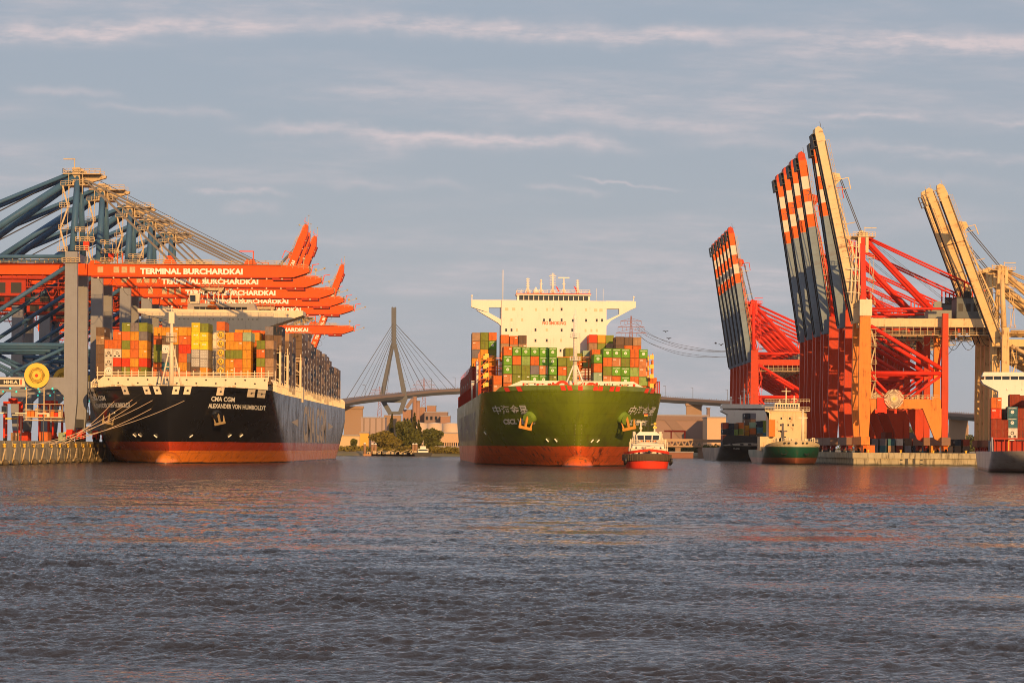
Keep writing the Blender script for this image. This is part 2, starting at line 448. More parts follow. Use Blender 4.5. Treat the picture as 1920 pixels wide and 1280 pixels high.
# bollards
def bollard(name_l, g, spots):
    m = MB(); m.tube((0, 0, 0), (0, 0, 0.7), 0.35, 0.28, n=10); m.tube((0, 0, 0.7), (0, 0, 0.95), 0.5, 0.42, n=10)
    me = m.build('bollard', YELLOWM)
    for i, (x, y, z) in enumerate(spots):
        o = me if i == 0 else me.copy()
        if i: col.objects.link(o)
        o.location = (x, y, z); tag(o, name_l, 'bollard', g)
bollard('small yellow bollard on the edge of the left quay', 'bollards on the left quay', [(QLX - 0.42, 662 + i * 13.8, 4.3) for i in range(14)])
bollard('small yellow bollard on the end of the right quay', 'bollards on the right quay', [(RQX + 5 + i * 11, RQY + 0.8, 4.2) for i in range(5)])

# ------------------------------------------------------------ ships
def hull_fn(B, L, zd, zbow, Le0=92.0, Le1=36.0, rake=9.0, Lx0=60.0, Lx1=14.0, tuck=14.0, qd=1.9, zlen=70.0, pd=2.1):
    """returns f(part, u, t): x half-breadth, y aft of the stem head, z; part 0 bow, 1 middle, 2 stern; t 0 keel-ish .. 1 top"""
    zb = -1.5
    def top(y): return zd + (zbow - zd) * max(0.0, 1 - y / zlen) ** 1.6
    def half(y, z):
        t = min(1.0, max(0.0, (z - 0.0) / zd))
        s0 = rake * (1 - t) ** 1.35
        Le = Le0 + (Le1 - Le0) * t ** 0.75
        s1 = L - tuck * (1 - min(1, t * 1.6)) ** 1.2
        Lx = Lx0 + (Lx1 - Lx0) * min(1.0, t * 1.35)
        p = 1.55 + (pd - 1.55) * t; q = 1.0 + (qd - 1.0) * t ** 1.3
        if y <= s0: return 0.0
        u = min(1.0, (y - s0) / Le); f = (1 - (1 - u) ** p) ** (1 / q)
        w_ = min(1.0, max(0.0, (s1 - y) / Lx)); g = 0.72 + 0.28 * (1 - (1 - w_) ** 2.0) if t > 0.35 else (0.25 + 2 * 0.47 * t / 0.7) + (0.75 - 2 * 0.47 * t / 0.7) * (1 - (1 - w_) ** 2.0)
        return B / 2 * f * g, s0, Le, s1, Lx
    def pt(part, u, t):
        z = zb + (zd - zb) * t; tt = min(1.0, max(0.0, z / zd))
        s0 = rake * (1 - tt) ** 1.35; Le = Le0 + (Le1 - Le0) * tt ** 0.75
        s1 = L - tuck * (1 - min(1, tt * 1.6)) ** 1.2; Lx = Lx0 + (Lx1 - Lx0) * min(1.0, tt * 1.35)
        if part == 0: y = s0 + Le * u * u
        elif part == 1: y = s0 + Le + (s1 - Lx - s0 - Le) * u
        else: y = s1 - Lx + Lx * u
        h = half(y, z); h = h if isinstance(h, float) else h[0]
        zz = z + (top(y) - zd) * tt ** 2
        return h, y, zz
    def width(y, z):
        h = half(y, z); return h if isinstance(h, float) else h[0]
    return pt, width, top
def hull_mesh(mb, pt, nb=26, nm=24, ns=10, nz=22, deck=True, deck_drop=1.1, bulwark=True):
    cols = [(0, i / nb) for i in range(nb + 1)] + [(1, i / nm) for i in range(1, nm + 1)] + [(2, i / ns) for i in range(1, ns + 1)]
    NC = len(cols); N1 = nz + 1
    for sgn in (-1, 1):
        b = len(mb.v)
        for pa, u in cols:
            for j in range(N1):
                h, y, z = pt(pa, u, j / nz); mb.v.append(Vector((sgn * h, y, z)))
        for i in range(NC - 1):
            for j in range(nz):
                q = [b + i * N1 + j, b + (i + 1) * N1 + j, b + (i + 1) * N1 + j + 1, b + i * N1 + j + 1]
                mb.face(q if sgn > 0 else q[::-1], True)
    # transom
    b0 = len(mb.v); 
    for j in range(N1):
        h, y, z = pt(2, 1.0, j / nz); mb.v.append(Vector((-h, y, z))); mb.v.append(Vector((h, y, z)))
    for j in range(nz): mb.face([b0 + 2 * j + 1, b0 + 2 * j, b0 + 2 * j + 2, b0 + 2 * j + 3])
    # deck
    b0 = len(mb.v)
    for pa, u in cols:
        h, y, z = pt(pa, u, 1.0); h = max(0, h - 0.05); mb.v.append(Vector((-h, y + 0.3, z - deck_drop))); mb.v.append(Vector((h, y + 0.3, z - deck_drop)))
    for i in range(NC - 1): mb.face([b0 + 2 * i, b0 + 2 * i + 1, b0 + 2 * i + 3, b0 + 2 * i + 2])
def invert_y(width, x, z, L):
    """distance aft of the stem head at which the hull at level z reaches half-breadth x"""
    lo, hi = 0.0, L * 0.5
    for _ in range(40):
        m_ = (lo + hi) / 2
        if width(m_, z) < x: lo = m_
        else: hi = m_
    return hi
def bow_text(mb, body, width, L, xc, z0, W, H, side, offset=0.02, shear=0.0, slope=0.0):
    """lettering on the flare of the bow, from lateral xc (absolute half-breadth at the left edge as seen from ahead)"""
    def fn(a, b):
        xs_ = xc + a; z = z0 + b + slope * a
        x = abs(xs_); y = invert_y(width, x, z, L)
        return (xs_, y - 0.12, z)
    # triangles are kept small enough by splitting in columns of letters
    return text_fit(mb, body, fn, W, H, offset, shear)
def side_text(mb, body, x, y0, z0, W, H, sgn, offset=0.02):
    def fn(a, b): return (sgn * x, (y0 + a) if sgn > 0 else (y0 + W - a), z0 + b)
    return text_fit(mb, body, fn, W, H, offset)

def hull_mat(name, bands, rough=0.35, wear=0.3, rust=0.25, patchy=0.0, spec=0.5, bump=0.15):
    """bands: [(z_top, colour), ...] from the bottom up, the last one open"""
    m = bpy.data.materials.new(name); m.use_nodes = True; t = NT(m.node_tree); bs = t.n['Principled BSDF']
    g = t.n.new('ShaderNodeTexCoord').outputs['Object']; x, y, z = t.sep(g)
    n1 = t.noise(g, 0.12, 6.0, 0.65)
    st = t.noise(t.comb(t.m('MULTIPLY', x, 1.3), t.m('MULTIPLY', y, 1.3), t.m('MULTIPLY', z, 0.10)), 0.6, 5.0, 0.7)
    n3 = t.noise(t.comb(t.m('MULTIPLY', x, 0.12), t.m('MULTIPLY', y, 0.12), t.m('MULTIPLY', z, 0.9)), 1.0, 5.0, 0.7)
    c = bands[0][1]; c = t.mix(0.0, c, c)
    for (zt, _), (_, cc) in zip(bands[:-1], bands[1:]):
        e = t.m('ADD', z, t.m('MULTIPLY', t.m('SUBTRACT', n3, 0.5), patchy))
        c = t.mix(t.ramp(e, zt - 0.03, zt + 0.03), c, cc)
    dark = t.mix(1.0, c, (0.45, 0.42, 0.38), 'MULTIPLY')
    c = t.mix(t.m('MULTIPLY', t.m('ADD', t.ramp(n1, 0.42, 0.72), t.ramp(st, 0.48, 0.7)), wear), c, dark)
    low = t.ramp(z, bands[0][0] + 6, 0.0)
    c = t.mix(t.m('MULTIPLY', t.m('MULTIPLY', t.ramp(st, 0.53, 0.66), low), rust * 2.2, clamp=True), c, (0.16, 0.07, 0.035))
    # plate seams, faint
    wv = t.m('ABSOLUTE', t.m('SUBTRACT', t.m('FRACT', t.m('DIVIDE', z, 2.9)), 0.5))
    wv2 = t.m('ABSOLUTE', t.m('SUBTRACT', t.m('FRACT', t.m('DIVIDE', t.m('ADD', y, t.m('MULTIPLY', t.m('ABSOLUTE', x), 0.8)), 8.7)), 0.5))
    seam = t.m('MAXIMUM', t.ramp(wv, 0.47, 0.5, 0.0, 0.30), t.ramp(wv2, 0.485, 0.5, 0.0, 0.28))
    c = t.mix(seam, c, (0.0, 0.0, 0.0))
    slime = t.ramp(t.m('ADD', z, t.m('MULTIPLY', n3, 0.8)), 1.0, 0.55)
    c = t.mix(slime, c, (0.03, 0.03, 0.018))
    t.l.new(c, bs.inputs['Base Color'])
    t.l.new(t.ramp(n1, 0.3, 0.8, rough - 0.06, rough + 0.10), bs.inputs['Roughness'])
    bs.inputs['Specular IOR Level'].default_value = spec
    bp = t.n.new('ShaderNodeBump'); bp.inputs['Strength'].default_value = bump; bp.inputs['Distance'].default_value = 0.25
    t.l.new(t.noise(g, 0.22, 2.0, 0.5), bp.inputs['Height']); t.l.new(bp.outputs[0], bs.inputs['Normal'])
    return m

# ------------------------------------------------------------ containers
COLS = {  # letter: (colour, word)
    'A': ((0.74, 0.33, 0.035), 'amber'), 'O': ((0.70, 0.17, 0.035), 'orange'), 'R': ((0.72, 0.06, 0.02), 'red'),
    'B': ((0.17, 0.11, 0.075), 'brown'), 'T': ((0.42, 0.26, 0.15), 'tan'), 'L': ((0.22, 0.26, 0.04), 'olive green'),
    'G': ((0.15, 0.37, 0.035), 'green'), 'P': ((0.30, 0.44, 0.12), 'pale green'), 'M': ((0.36, 0.50, 0.33), 'mint'),
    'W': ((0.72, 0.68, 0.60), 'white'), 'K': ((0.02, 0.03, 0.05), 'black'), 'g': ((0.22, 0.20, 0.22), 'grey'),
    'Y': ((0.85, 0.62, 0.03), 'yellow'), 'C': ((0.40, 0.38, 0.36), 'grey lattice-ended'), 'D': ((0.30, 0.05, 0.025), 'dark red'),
    'X': ((0.55, 0.42, 0.25), 'tank'), 'N': ((0.05, 0.16, 0.20), 'petrol blue'), 'w': ((0.75, 0.70, 0.60), 'white refrigerated'),
    'S': ((0.60, 0.24, 0.10), 'rust orange')}
CONT = bpy.data.materials.new('container_paint'); CONT.use_nodes = True
t = NT(CONT.node_tree); bs = t.n['Principled BSDF']
oi = t.n.new('ShaderNodeObjectInfo'); g = t.n.new('ShaderNodeTexCoord').outputs['Object']; x, y, z = t.sep(g)
geo = t.n.new('ShaderNodeNewGeometry'); 
rnd = oi.outputs['Random']
gg = t.n.new('ShaderNodeVectorMath'); gg.operation = 'ADD'; t.l.new(g, gg.inputs[0]); t.l.new(t.comb(t.m('MULTIPLY', rnd, 70.0), t.m('MULTIPLY', rnd, 31.0), 0.0), gg.inputs[1])
n1 = t.noise(gg.outputs[0], 0.9, 5.0, 0.65)
xg, yg, zg = t.sep(gg.outputs[0])
st = t.noise(t.comb(t.m('MULTIPLY', xg, 2.5), t.m('MULTIPLY', yg, 2.5), t.m('MULTIPLY', zg, 0.25)), 1.2, 4.0, 0.7)
c = t.mix(t.ramp(rnd, 0.0, 1.0, 0.0, 0.30), oi.outputs['Color'], t.mix(1.0, oi.outputs['Color'], (0.62, 0.60, 0.58), 'MULTIPLY'))
c = t.mix(t.m('MULTIPLY', t.ramp(n1, 0.4, 0.72), 0.40), c, t.mix(1.0, c, (0.42, 0.38, 0.35), 'MULTIPLY'))
c = t.mix(t.ramp(st, 0.55, 0.66, 0.0, 0.55), c, (0.20, 0.09, 0.04))
# corrugated steel: vertical flutes on sides and ends
fl = t.m('SINE', t.m('MULTIPLY', t.m('ADD', x, y), 2 * math.pi / 0.28))
bp = t.n.new('ShaderNodeBump'); bp.inputs['Strength'].default_value = 0.6; bp.inputs['Distance'].default_value = 0.035
t.l.new(fl, bp.inputs['Height']); t.l.new(bp.outputs[0], bs.inputs['Normal'])
t.l.new(c, bs.inputs['Base Color']); bs.inputs['Roughness'].default_value = 0.55; bs.inputs['Specular IOR Level'].default_value = 0.15
LOGOM = plain('container_logo_white', (0.80, 0.80, 0.74), 0.5)
DARKM = plain('container_dark', (0.05, 0.04, 0.04), 0.6)
CW, CH, CL = 2.44, 2.56, 12.19
def cont_mesh(kind, L=CL):
    m = MB(); w2, h2 = CW / 2, CH
    if kind != 'tank':
        m.span(-w2 + 0.05, w2 - 0.05, 0.06, L - 0.06, 0.08, h2 - 0.04)         # body, origin at centre bottom of the near end
        for sx in (-1, 1):
            for yy in (0.0, L - 0.16):
                m.span(sx * w2 - 0.08 * (1 + sx), sx * w2 + 0.08 * (1 - sx), yy, yy + 0.16, 0, h2)   # corner posts
            m.span(sx * w2 - 0.05 * (1 + sx), sx * w2 + 0.05 * (1 - sx), 0.16, L - 0.16, h2 - 0.14, h2 - 0.005)
            m.span(sx * w2 - 0.05 * (1 + sx), sx * w2 + 0.05 * (1 - sx), 0.16, L - 0.16, 0.01, 0.16)
        for yy in (0.0, L - 0.1): m.span(-w2 + 0.16, w2 - 0.16, yy, yy + 0.1, h2 - 0.15, h2 - 0.01); m.span(-w2 + 0.16, w2 - 0.16, yy, yy + 0.1, 0.01, 0.17)
        if kind in ('door', 'side', 'open'):
            for xx in (-0.78, -0.36, 0.36, 0.78): m.span(xx - 0.03, xx + 0.03, -0.01, 0.058, 0.2, h2 - 0.18)
            m.m = 2; m.span(-0.02, 0.02, 0.02, 0.059, 0.2, h2 - 0.18); m.m = 0
        if kind == 'open':
            m.m = 1; m.span(0.35, 1.0, -0.02, 0.05, h2 - 0.75, h2 - 0.5); m.m = 0
        if kind == 'side':      # pale mark blocks on the long sides
            m.m = 1
            for sx in (-1, 1):
                a = sx * w2; m.span(min(a, a - sx * 0.03) , max(a, a + sx * 0.004), 0.9, 2.5, h2 - 1.5, h2 - 0.75)
            m.m = 0
        if kind == 'logo':
            m.m = 1
            m.disc((0, 0.05, 1.25), 0.42, 0.06, 'y', 14, 0.24); m.disc((0, 0.05, 1.25), 0.13, 0.07, 'y', 8)
            m.span(0.62, 0.95, 0.02, 0.06, 1.95, 2.05) if False else None
            text_fit(m, 'CHINA SHIPPING', lambda a, b: (-0.95 + a, 0.045, 2.02 + b), 1.9, 0.24, 0.02)
            m.m = 0
        if kind == 'text':
            m.m = 1; text_fit(m, 'CMA CGM', lambda a, b: (-0.6 + a, 0.045, 1.35 + b), 1.2, 0.42, 0.03); m.m = 0
        if kind == 'nyk':
            m.m = 1; text_fit(m, 'NYK', lambda a, b: (-0.95 + a, 0.045, 1.85 + b), 0.8, 0.32, 0.03); m.m = 0
            m.m = 1; m.span(0.85, 0.9, -0.012, 0.05, 0.3, 2.2); m.m = 0
        if kind == 'reefer':
            m.m = 2; m.disc((0.0, 0.04, 1.35), 0.42, 0.05, 'y', 12, 0.25); m.span(-0.95, -0.35, 0.02, 0.059, 0.3, 0.7); m.span(0.3, 0.9, 0.02, 0.059, 0.35, 0.8); m.m = 0
        if kind == 'fan':
            m.m = 1; m.disc((0.0, 0.03, 1.3), 1.05, 0.09, 'y', 18); m.m = 2; m.disc((0, -0.02, 1.3), 0.62, 0.06, 'y', 16, 0.55); m.disc((0, -0.02, 1.3), 0.2, 0.06, 'y', 8); m.m = 0
        if kind == 'grid':
            m.m = 1
            for i in range(4):
                for j in range(5):
                    if i == 1 or True: m.span(-1.02 + i * 0.54, -0.66 + i * 0.54, 0.01, 0.058, 0.22 + j * 0.46, 0.5 + j * 0.46)
            m.m = 2
            for i in range(4):
                for j in range(5): m.span(-0.94 + i * 0.54, -0.76 + i * 0.54, -0.005, 0.009, 0.28 + j * 0.46, 0.44 + j * 0.46)
            m.m = 0
    else:
        for sx in (-1, 1):
            for yy in (0.0, L - 0.16): m.span(sx * w2 - 0.08 * (1 + sx), sx * w2 + 0.08 * (1 - sx), yy, yy + 0.16, 0, h2)
            m.bar((sx * (w2 - 0.1), 0.1, 0.1), (sx * (w2 - 0.1), L - 0.1, 0.1), 0.14)
        for yy in (0.02,):
            for z in (0.08, h2 - 0.08): m.span(-w2 + 0.16, w2 - 0.16, yy, yy + 0.12, z - 0.07, z + 0.07)
            for sx in (-1, 1):
                for z in (0.0, 1.0):
                    m.bar((sx * (w2 - 0.1), 0.08, 0.1 + z * (h2 - 0.2)), (sx * 0.35, 0.08, 0.8 + z * (h2 - 1.6)), 0.12)
        m.m = 1; m.tube((0, 0.35, h2 / 2), (0, L - 0.3, h2 / 2), 1.05, n=16); m.ball((0, 0.35, h2 / 2), 0.98, 14, 8, (1, 0.3, 1))
        m.m = 2; m.disc((0, 0.04, h2 / 2), 0.5, 0.06, 'y', 12, 0.3); m.m = 0
    return m
CMESH = {}
def get_cmesh(kind, L):
    k = (kind, L)
    if k not in CMESH:
        ob = cont_mesh(kind, L).build('container', [CONT, YELLOWM if kind == 'tank' else LOGOM, DARKM]); CMESH[k] = ob.data
        bpy.data.objects.remove(ob)
    return CMESH[k]
SPECS = []   # (world matrix, kind, length, letter, label, group)
ORD = ['', 'first', 'second', 'third', 'fourth', 'fifth', 'sixth', 'seventh', 'eighth', 'ninth', 'tenth', 'eleventh', 'twelfth', 'thirteenth', 'fourteenth',
       'fifteenth', 'sixteenth', 'seventeenth', 'eighteenth', 'nineteenth', 'twentieth', 'twenty-first', 'twenty-second', 'twenty-third']
KINDC = {'G': 'logo', 'Y': 'text', 'C': 'grid', 'X': 'tank', 'w': 'reefer', 'W': 'fan', 'B': 'side', 'K': 'side', 'D': 'door', 'S': 'nyk'}
def cspec(root, x, y, ztop, L, ch, label, group, kind=None):
    M_ = root.matrix_basis @ Matrix.Translation((x, y, ztop - CH))
    SPECS.append((M_, kind or KINDC.get(ch, random.choice(['door', 'door', 'door', 'plain', 'plain', 'open'])), L, ch, label, group))
def flush_containers(limit=298):
    cxy = Vector((0, 0, CAM_H))
    SPECS.sort(key=lambda s: (s[0].translation - cxy).length)
    for M_, kind, L, ch, label, group in SPECS[:limit]:
        o = bpy.data.objects.new('container', get_cmesh(kind, L)); col.objects.link(o); o.matrix_world = M_
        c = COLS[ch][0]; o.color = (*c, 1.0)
        tag(o, label, 'container', group)
    rest = SPECS[limit:]
    if rest:
        m = MB(); mats = []; idx = {}
        for M_, kind, L, ch, label, group in rest:
            if ch not in idx:
                idx[ch] = len(mats); mats.append(steel('stacked_box_' + COLS[ch][1].replace(' ', '_'), COLS[ch][0], wear=0.5, rust=0.2, scale=0.8))
            m.m = idx[ch]
            b = len(m.v); m.span(-CW / 2, CW / 2, 0, L, 0.03, CH - 0.03)
            if kind in ('side', 'logo'):
                idx.setdefault('mark', None)
                if idx['mark'] is None: idx['mark'] = len(mats); mats.append(LOGOM)
                m.m = idx['mark']
                for sx in (-1, 1):
                    a = sx * CW / 2; m.span(min(a, a + sx * 0.02), max(a, a + sx * 0.02), 0.9, 2.5, CH - 1.5, CH - 0.75)
            for i in range(b, len(m.v)): m.v[i] = M_ @ m.v[i]
        o = m.build('stacked_containers', mats)
        tag(o, 'far stacks of mixed dark and coloured containers on the ships and the quay', 'containers', None, 'stuff')
    print('containers', len(SPECS))
def column(root, x, y, ztop, s, ship, where, n, L=CL, group=None, floor=None):
    """one stack, letters from the top down"""
    k = 0
    for i, ch in enumerate(s):
        if ch == '-': continue
        k += 1
        cspec(root, x, y, ztop - i * (CH + 0.03), L, ch,
              f"{COLS[ch][1]} container, {ORD[i + 1]} from top in {ORD[n]} stack of {where} on {ship}", group)
def lashing_bridge(root, y, B, z0, z1, mat, step=2.54, half=False, levels=3, w=1.3):
    m = MB(); hb = B / 2 - 0.4
    n = int(2 * hb / step)
    xs_ = [-hb + 2 * hb * i / n for i in range(n + 1)]
    for x in xs_:
        for yy in (0, w): m.bar((x, yy, z0), (x, yy, z1), 0.55 if abs(x) > hb - 0.1 else 0.28)
    for k in range(1, levels + 1):
        z = z0 + (z1 - z0) * k / levels - 0.25
        m.span(-hb - 0.2, hb + 0.2, -0.1, w + 0.1, z - 0.12, z)
        m.bar((-hb, -0.08, z + 1.0), (hb, -0.08, z + 1.0), 0.09); m.bar((-hb, w + 0.08, z + 1.0), (hb, w + 0.08, z + 1.0), 0.09)
    for sx in (-1, 1):
        for k in range(levels):
            za = z0 + (z1 - z0) * k / levels; zb = z0 + (z1 - z0) * (k + 1) / levels
            m.bar((sx * hb, 0, za), (sx * (hb - step), 0, zb), 0.16)
        m.bar((sx * hb, 0, z1), (sx * hb, 0, z1 + 2.0), 0.2)
    o = m.build('lashing_bridge', mat, root, (0, y, 0)); return o

def anchor_part(root, x, y, z, sgn, bell_mat, anchor_mat, s=1.0, ang=0.35):
    """bolster bell on the flare with the anchor drawn up under it"""
    m = MB(); ax = Vector((sgn * 0.55, -0.75, -0.35)).normalized()
    p = Vector((x, y, z)); m.tube(p - ax * 2.6 * s, p + ax * 1.5 * s, 2.3 * s, 1.45 * s, n=18); m.tube(p + ax * 1.5 * s, p + ax * 1.75 * s, 1.62 * s, 1.5 * s, n=18)
    b = m.build('anchor_bell', bell_mat, root)
    a = MB(); q = p + ax * 1.7 * s; dn = Vector((sgn * 0.28, -0.12, -0.95)).normalized()
    side = Vector((0.93, 0.3 * -sgn, 0.2 * sgn)).normalized()
    a.bar(q + Vector((0, 0, 0.9 * s)), q + dn * 2.6 * s, 0.6 * s, 0.55 * s)
    crown = q + dn * 2.6 * s
    a.bar(crown - side * 1.9 * s, crown + side * 1.9 * s, 0.75 * s, 0.8 * s)
    for e in (-1, 1):
        f0_ = crown + side * (e * 1.5 * s); a.bar(f0_, f0_ - dn * 2.6 * s + side * (e * 0.35 * s) + ax * 0.4 * s, 0.75 * s, 0.5 * s, w2=0.2 * s, h2=0.2 * s)
    a.build('anchor', anchor_mat, root); return b

def fairlead(root, width, top, x, L, mat, w_=1.8, h_=2.2, drop=0.15, name='fairlead', lean=0.0):
    m = MB(); z1 = None
    y = invert_y(width, abs(x), 20.0, L)
    zt = top(y) - drop
    pts = []
    for (dx_, dz_) in ((-w_ / 2, 0), (w_ / 2, 0), (w_ / 2 + lean, -h_), (-w_ / 2 + lean, -h_)):
        xx = x + dx_; zz = zt + dz_; yy = invert_y(width, abs(xx), min(zz, 20.9), L); pts.append(Vector((xx, yy, zz)))
    b = len(m.v)
    for p in pts: m.v.append(p + Vector((0, -0.18, 0)))
    for p in pts: m.v.append(p + Vector((0, 0.5, 0)))
    m.face([b + 3, b + 2, b + 1, b]); m.face([b + 4, b + 5, b + 6, b + 7])
    for i in range(4): j = (i + 1) % 4; m.face([b + i, b + j, b + 4 + j, b + 4 + i])
    m.m = 1; c = (pts[0] + pts[2]) / 2; m.ball(c + Vector((0, -0.15, 0)), 0.42, 10, 6, (1, 0.5, 0.7))
    m.build(name, [mat, BLACKM], root)

# ============================================================ black container ship on the left
SHIP_A = empty('container_ship', (-96.0, 764, 0))
tag(SHIP_A, 'huge black and orange-bottomed container ship moored under the red booms', 'container ship')
A_B, A_L = 53.6, 388.0
ptA, wA, topA = hull_fn(A_B, A_L, 20.6, 21.6, Le0=86, Le1=34, rake=8.5, qd=1.75)
HULL_A = hull_mat('black_hull_paint', [(3.6, (0.86, 0.24, 0.025)), (6.1, (0.50, 0.06, 0.018)), (99, (0.012, 0.013, 0.017))], rough=0.24, wear=0.30, rust=0.22, patchy=0.25, bump=0.06, spec=0.6)
m = MB(); hull_mesh(m, ptA)
m.build('hull', HULL_A, SHIP_A)
m = MB(); m.ball((0, 5.5, -0.2), 3.6, 24, 14, (1.0, 2.6, 1.0)); m.build('bulbous_bow', HULL_A, SHIP_A)
# lettering on the bow and side
m = MB()
bow_text(m, 'CMA CGM', wA, A_L, 11.8, 17.5, 6.1, 1.35, 1, 0.03, 0.25, -0.02)
bow_text(m, 'ALEXANDER VON HUMBOLDT', wA, A_L, 10.8, 15.6, 14.2, 1.3, 1, 0.035, 0.25, -0.02)
bow_text(m, 'CMA CGM', wA, A_L, -24.4, 17.6, 5.5, 1.35, -1, 0.03, -0.25, 0.0)
bow_text(m, 'ALEXANDER VON HUMBOLDT', wA, A_L, -24.2, 15.6, 13.2, 1.3, -1, 0.035, -0.25, 0.0)
m.build('bow_lettering', LETTER, SHIP_A)
m = MB(); side_text(m, 'CMA CGM', A_B / 2 + 0.03, 148, 6.2, 112, 12.5, 1, 0.03)
def tri(m, y0, y1, zc, h, sgn, x):
    b = len(m.v)
    for (yy, zz) in ((y0, zc), (y1, zc + h / 2), (y1, zc - h / 2)): m.v.append(Vector((sgn * x, yy, zz)))
    m.face([b, b + 1, b + 2] if sgn < 0 else [b + 2, b + 1, b])
tri(m, 98, 126, 12.6, 2.6, 1, A_B / 2 + 0.03); tri(m, 300, 272, 12.6, 2.6, 1, A_B / 2 + 0.03)
m.build('side_lettering', plain('side_letter_grey', (0.55, 0.48, 0.40), 0.6), SHIP_A)
for x in (-17.2, 12.5): anchor_part(SHIP_A, x, invert_y(wA, abs(x), 13.8, A_L) - 0.2, 13.9, 1 if x > 0 else -1, HULL_A, plain('anchor_black_gold', (0.30, 0.21, 0.09), 0.6), 0.85)
for x in (-25.2, -23.6): fairlead(SHIP_A, wA, topA, x, A_L, CREAM, 1.1, 2.4, lean=0.9)
for i, x in enumerate((-12.5, -6.0, -3.0, 2.8, 5.9, 14.5, 22.2, 24.6)): fairlead(SHIP_A, wA, topA, x, A_L, CREAM, 1.8, 2.2, lean=0.7 if x < 0 else -0.5)
m = MB()                    # draught and thruster marks
for x, z in ((-11.2, 7.8), (-9.3, 7.8), (-4.0, 7.6), (5.8, 7.7), (15.2, 7.9), (18.0, 8.0)):
    for dx_ in (0.0,):
        y = invert_y(wA, abs(x), z, A_L); s_ = 0.9 if x > 0 else -0.9
        m.bar((x - 0.45, y - 0.3, z - 0.35 * (1 if x > 0 else -1)), (x + 0.45, y - 0.3, z + 0.35 * (1 if x > 0 else -1)), 0.4, 0.3)
m.build('hull_marks', LETTER, SHIP_A)
# breakwater with round openings
m = MB()
yb = 40.0; zb0, zb1 = 19.6, PZ(330, 706, 804)
m.prism([(-25.0, zb0), (24.5, zb0), (24.5, zb1), (-23.5, zb1), (-25.0, zb1 - 1.2)], yb, yb + 0.5)
m.m = 1
for i in range(17):
    x = -22 + i * 2.85
    if abs(x + 0.5) < 1: continue
    m.ball((x, yb, zb1 - (0.9 if i % 2 == 0 else 1.9)), 0.30, 8, 6, (1, 0.3, 0.8))
m.m = 2
for i in range(9): m.span(-20 + i * 5, -19.7 + i * 5, yb - 0.45, yb - 0.003, zb0, zb0 + 1.3)
m.build('breakwater', [CREAM, BLACKM, WALKWAY], SHIP_A)
m = MB()
zr = zb1 + 0.02
for i in range(27):
    x = -25.5 + i * 2.0
    m.bar((x, yb + 2, zr - 1.2), (x, yb + 2, zr + (1.9 if i % 4 else 2.8)), 0.22)
m.bar((-25.8, yb + 2, zr + 1.25), (26, yb + 2, zr + 1.25), 0.2); m.bar((-25.8, yb + 2, zr + 0.35), (26, yb + 2, zr + 0.35), 0.16)
m.bar((-25.8, yb + 2, zr + 0.8), (26, yb + 2, zr + 0.8), 0.1)
m.m = 1
for i in range(12): m.ball((-21 + i * 4, yb + 1.9, zr + 2.0), 0.16, 6, 5)
m.build('lashing_frame', [CREAM, REDM], SHIP_A)
# mooring gear on the forecastle
def winch(root, x, y, z, r, mat, mat2, n=1):
    m = MB(); m.disc((x, y, z + r), r, 0.25, 'y', 22, r * 0.25); m.m = 1; m.tube((x, y - 0.5, z + r), (x, y + 2.2, z + r), r * 0.6, n=14)
    m.span(x - r * 0.7, x + r * 0.7, y + 0.3, y + 1.8, z, z + r * 0.9); m.m = 0; m.disc((x, y + 2.2, z + r), r, 0.2, 'y', 22)
    m.build('mooring_winch', [mat, mat2], root)
for x in (-7.5, 6.0): winch(SHIP_A, x, 14, 19.9, 1.0, CREAM, REDM)
m = MB()
for i in range(40):
    x = random.uniform(-21, 21); y = invert_y(wA, abs(x) + 2.5, 20, A_L) + random.uniform(1, 3)
    m.span(x, x + random.uniform(0.3, 1.0), y, y + 0.6, 19.9, 21.3 + random.uniform(0, 0.9))
m.build('deck_gear', WALKWAY, SHIP_A)
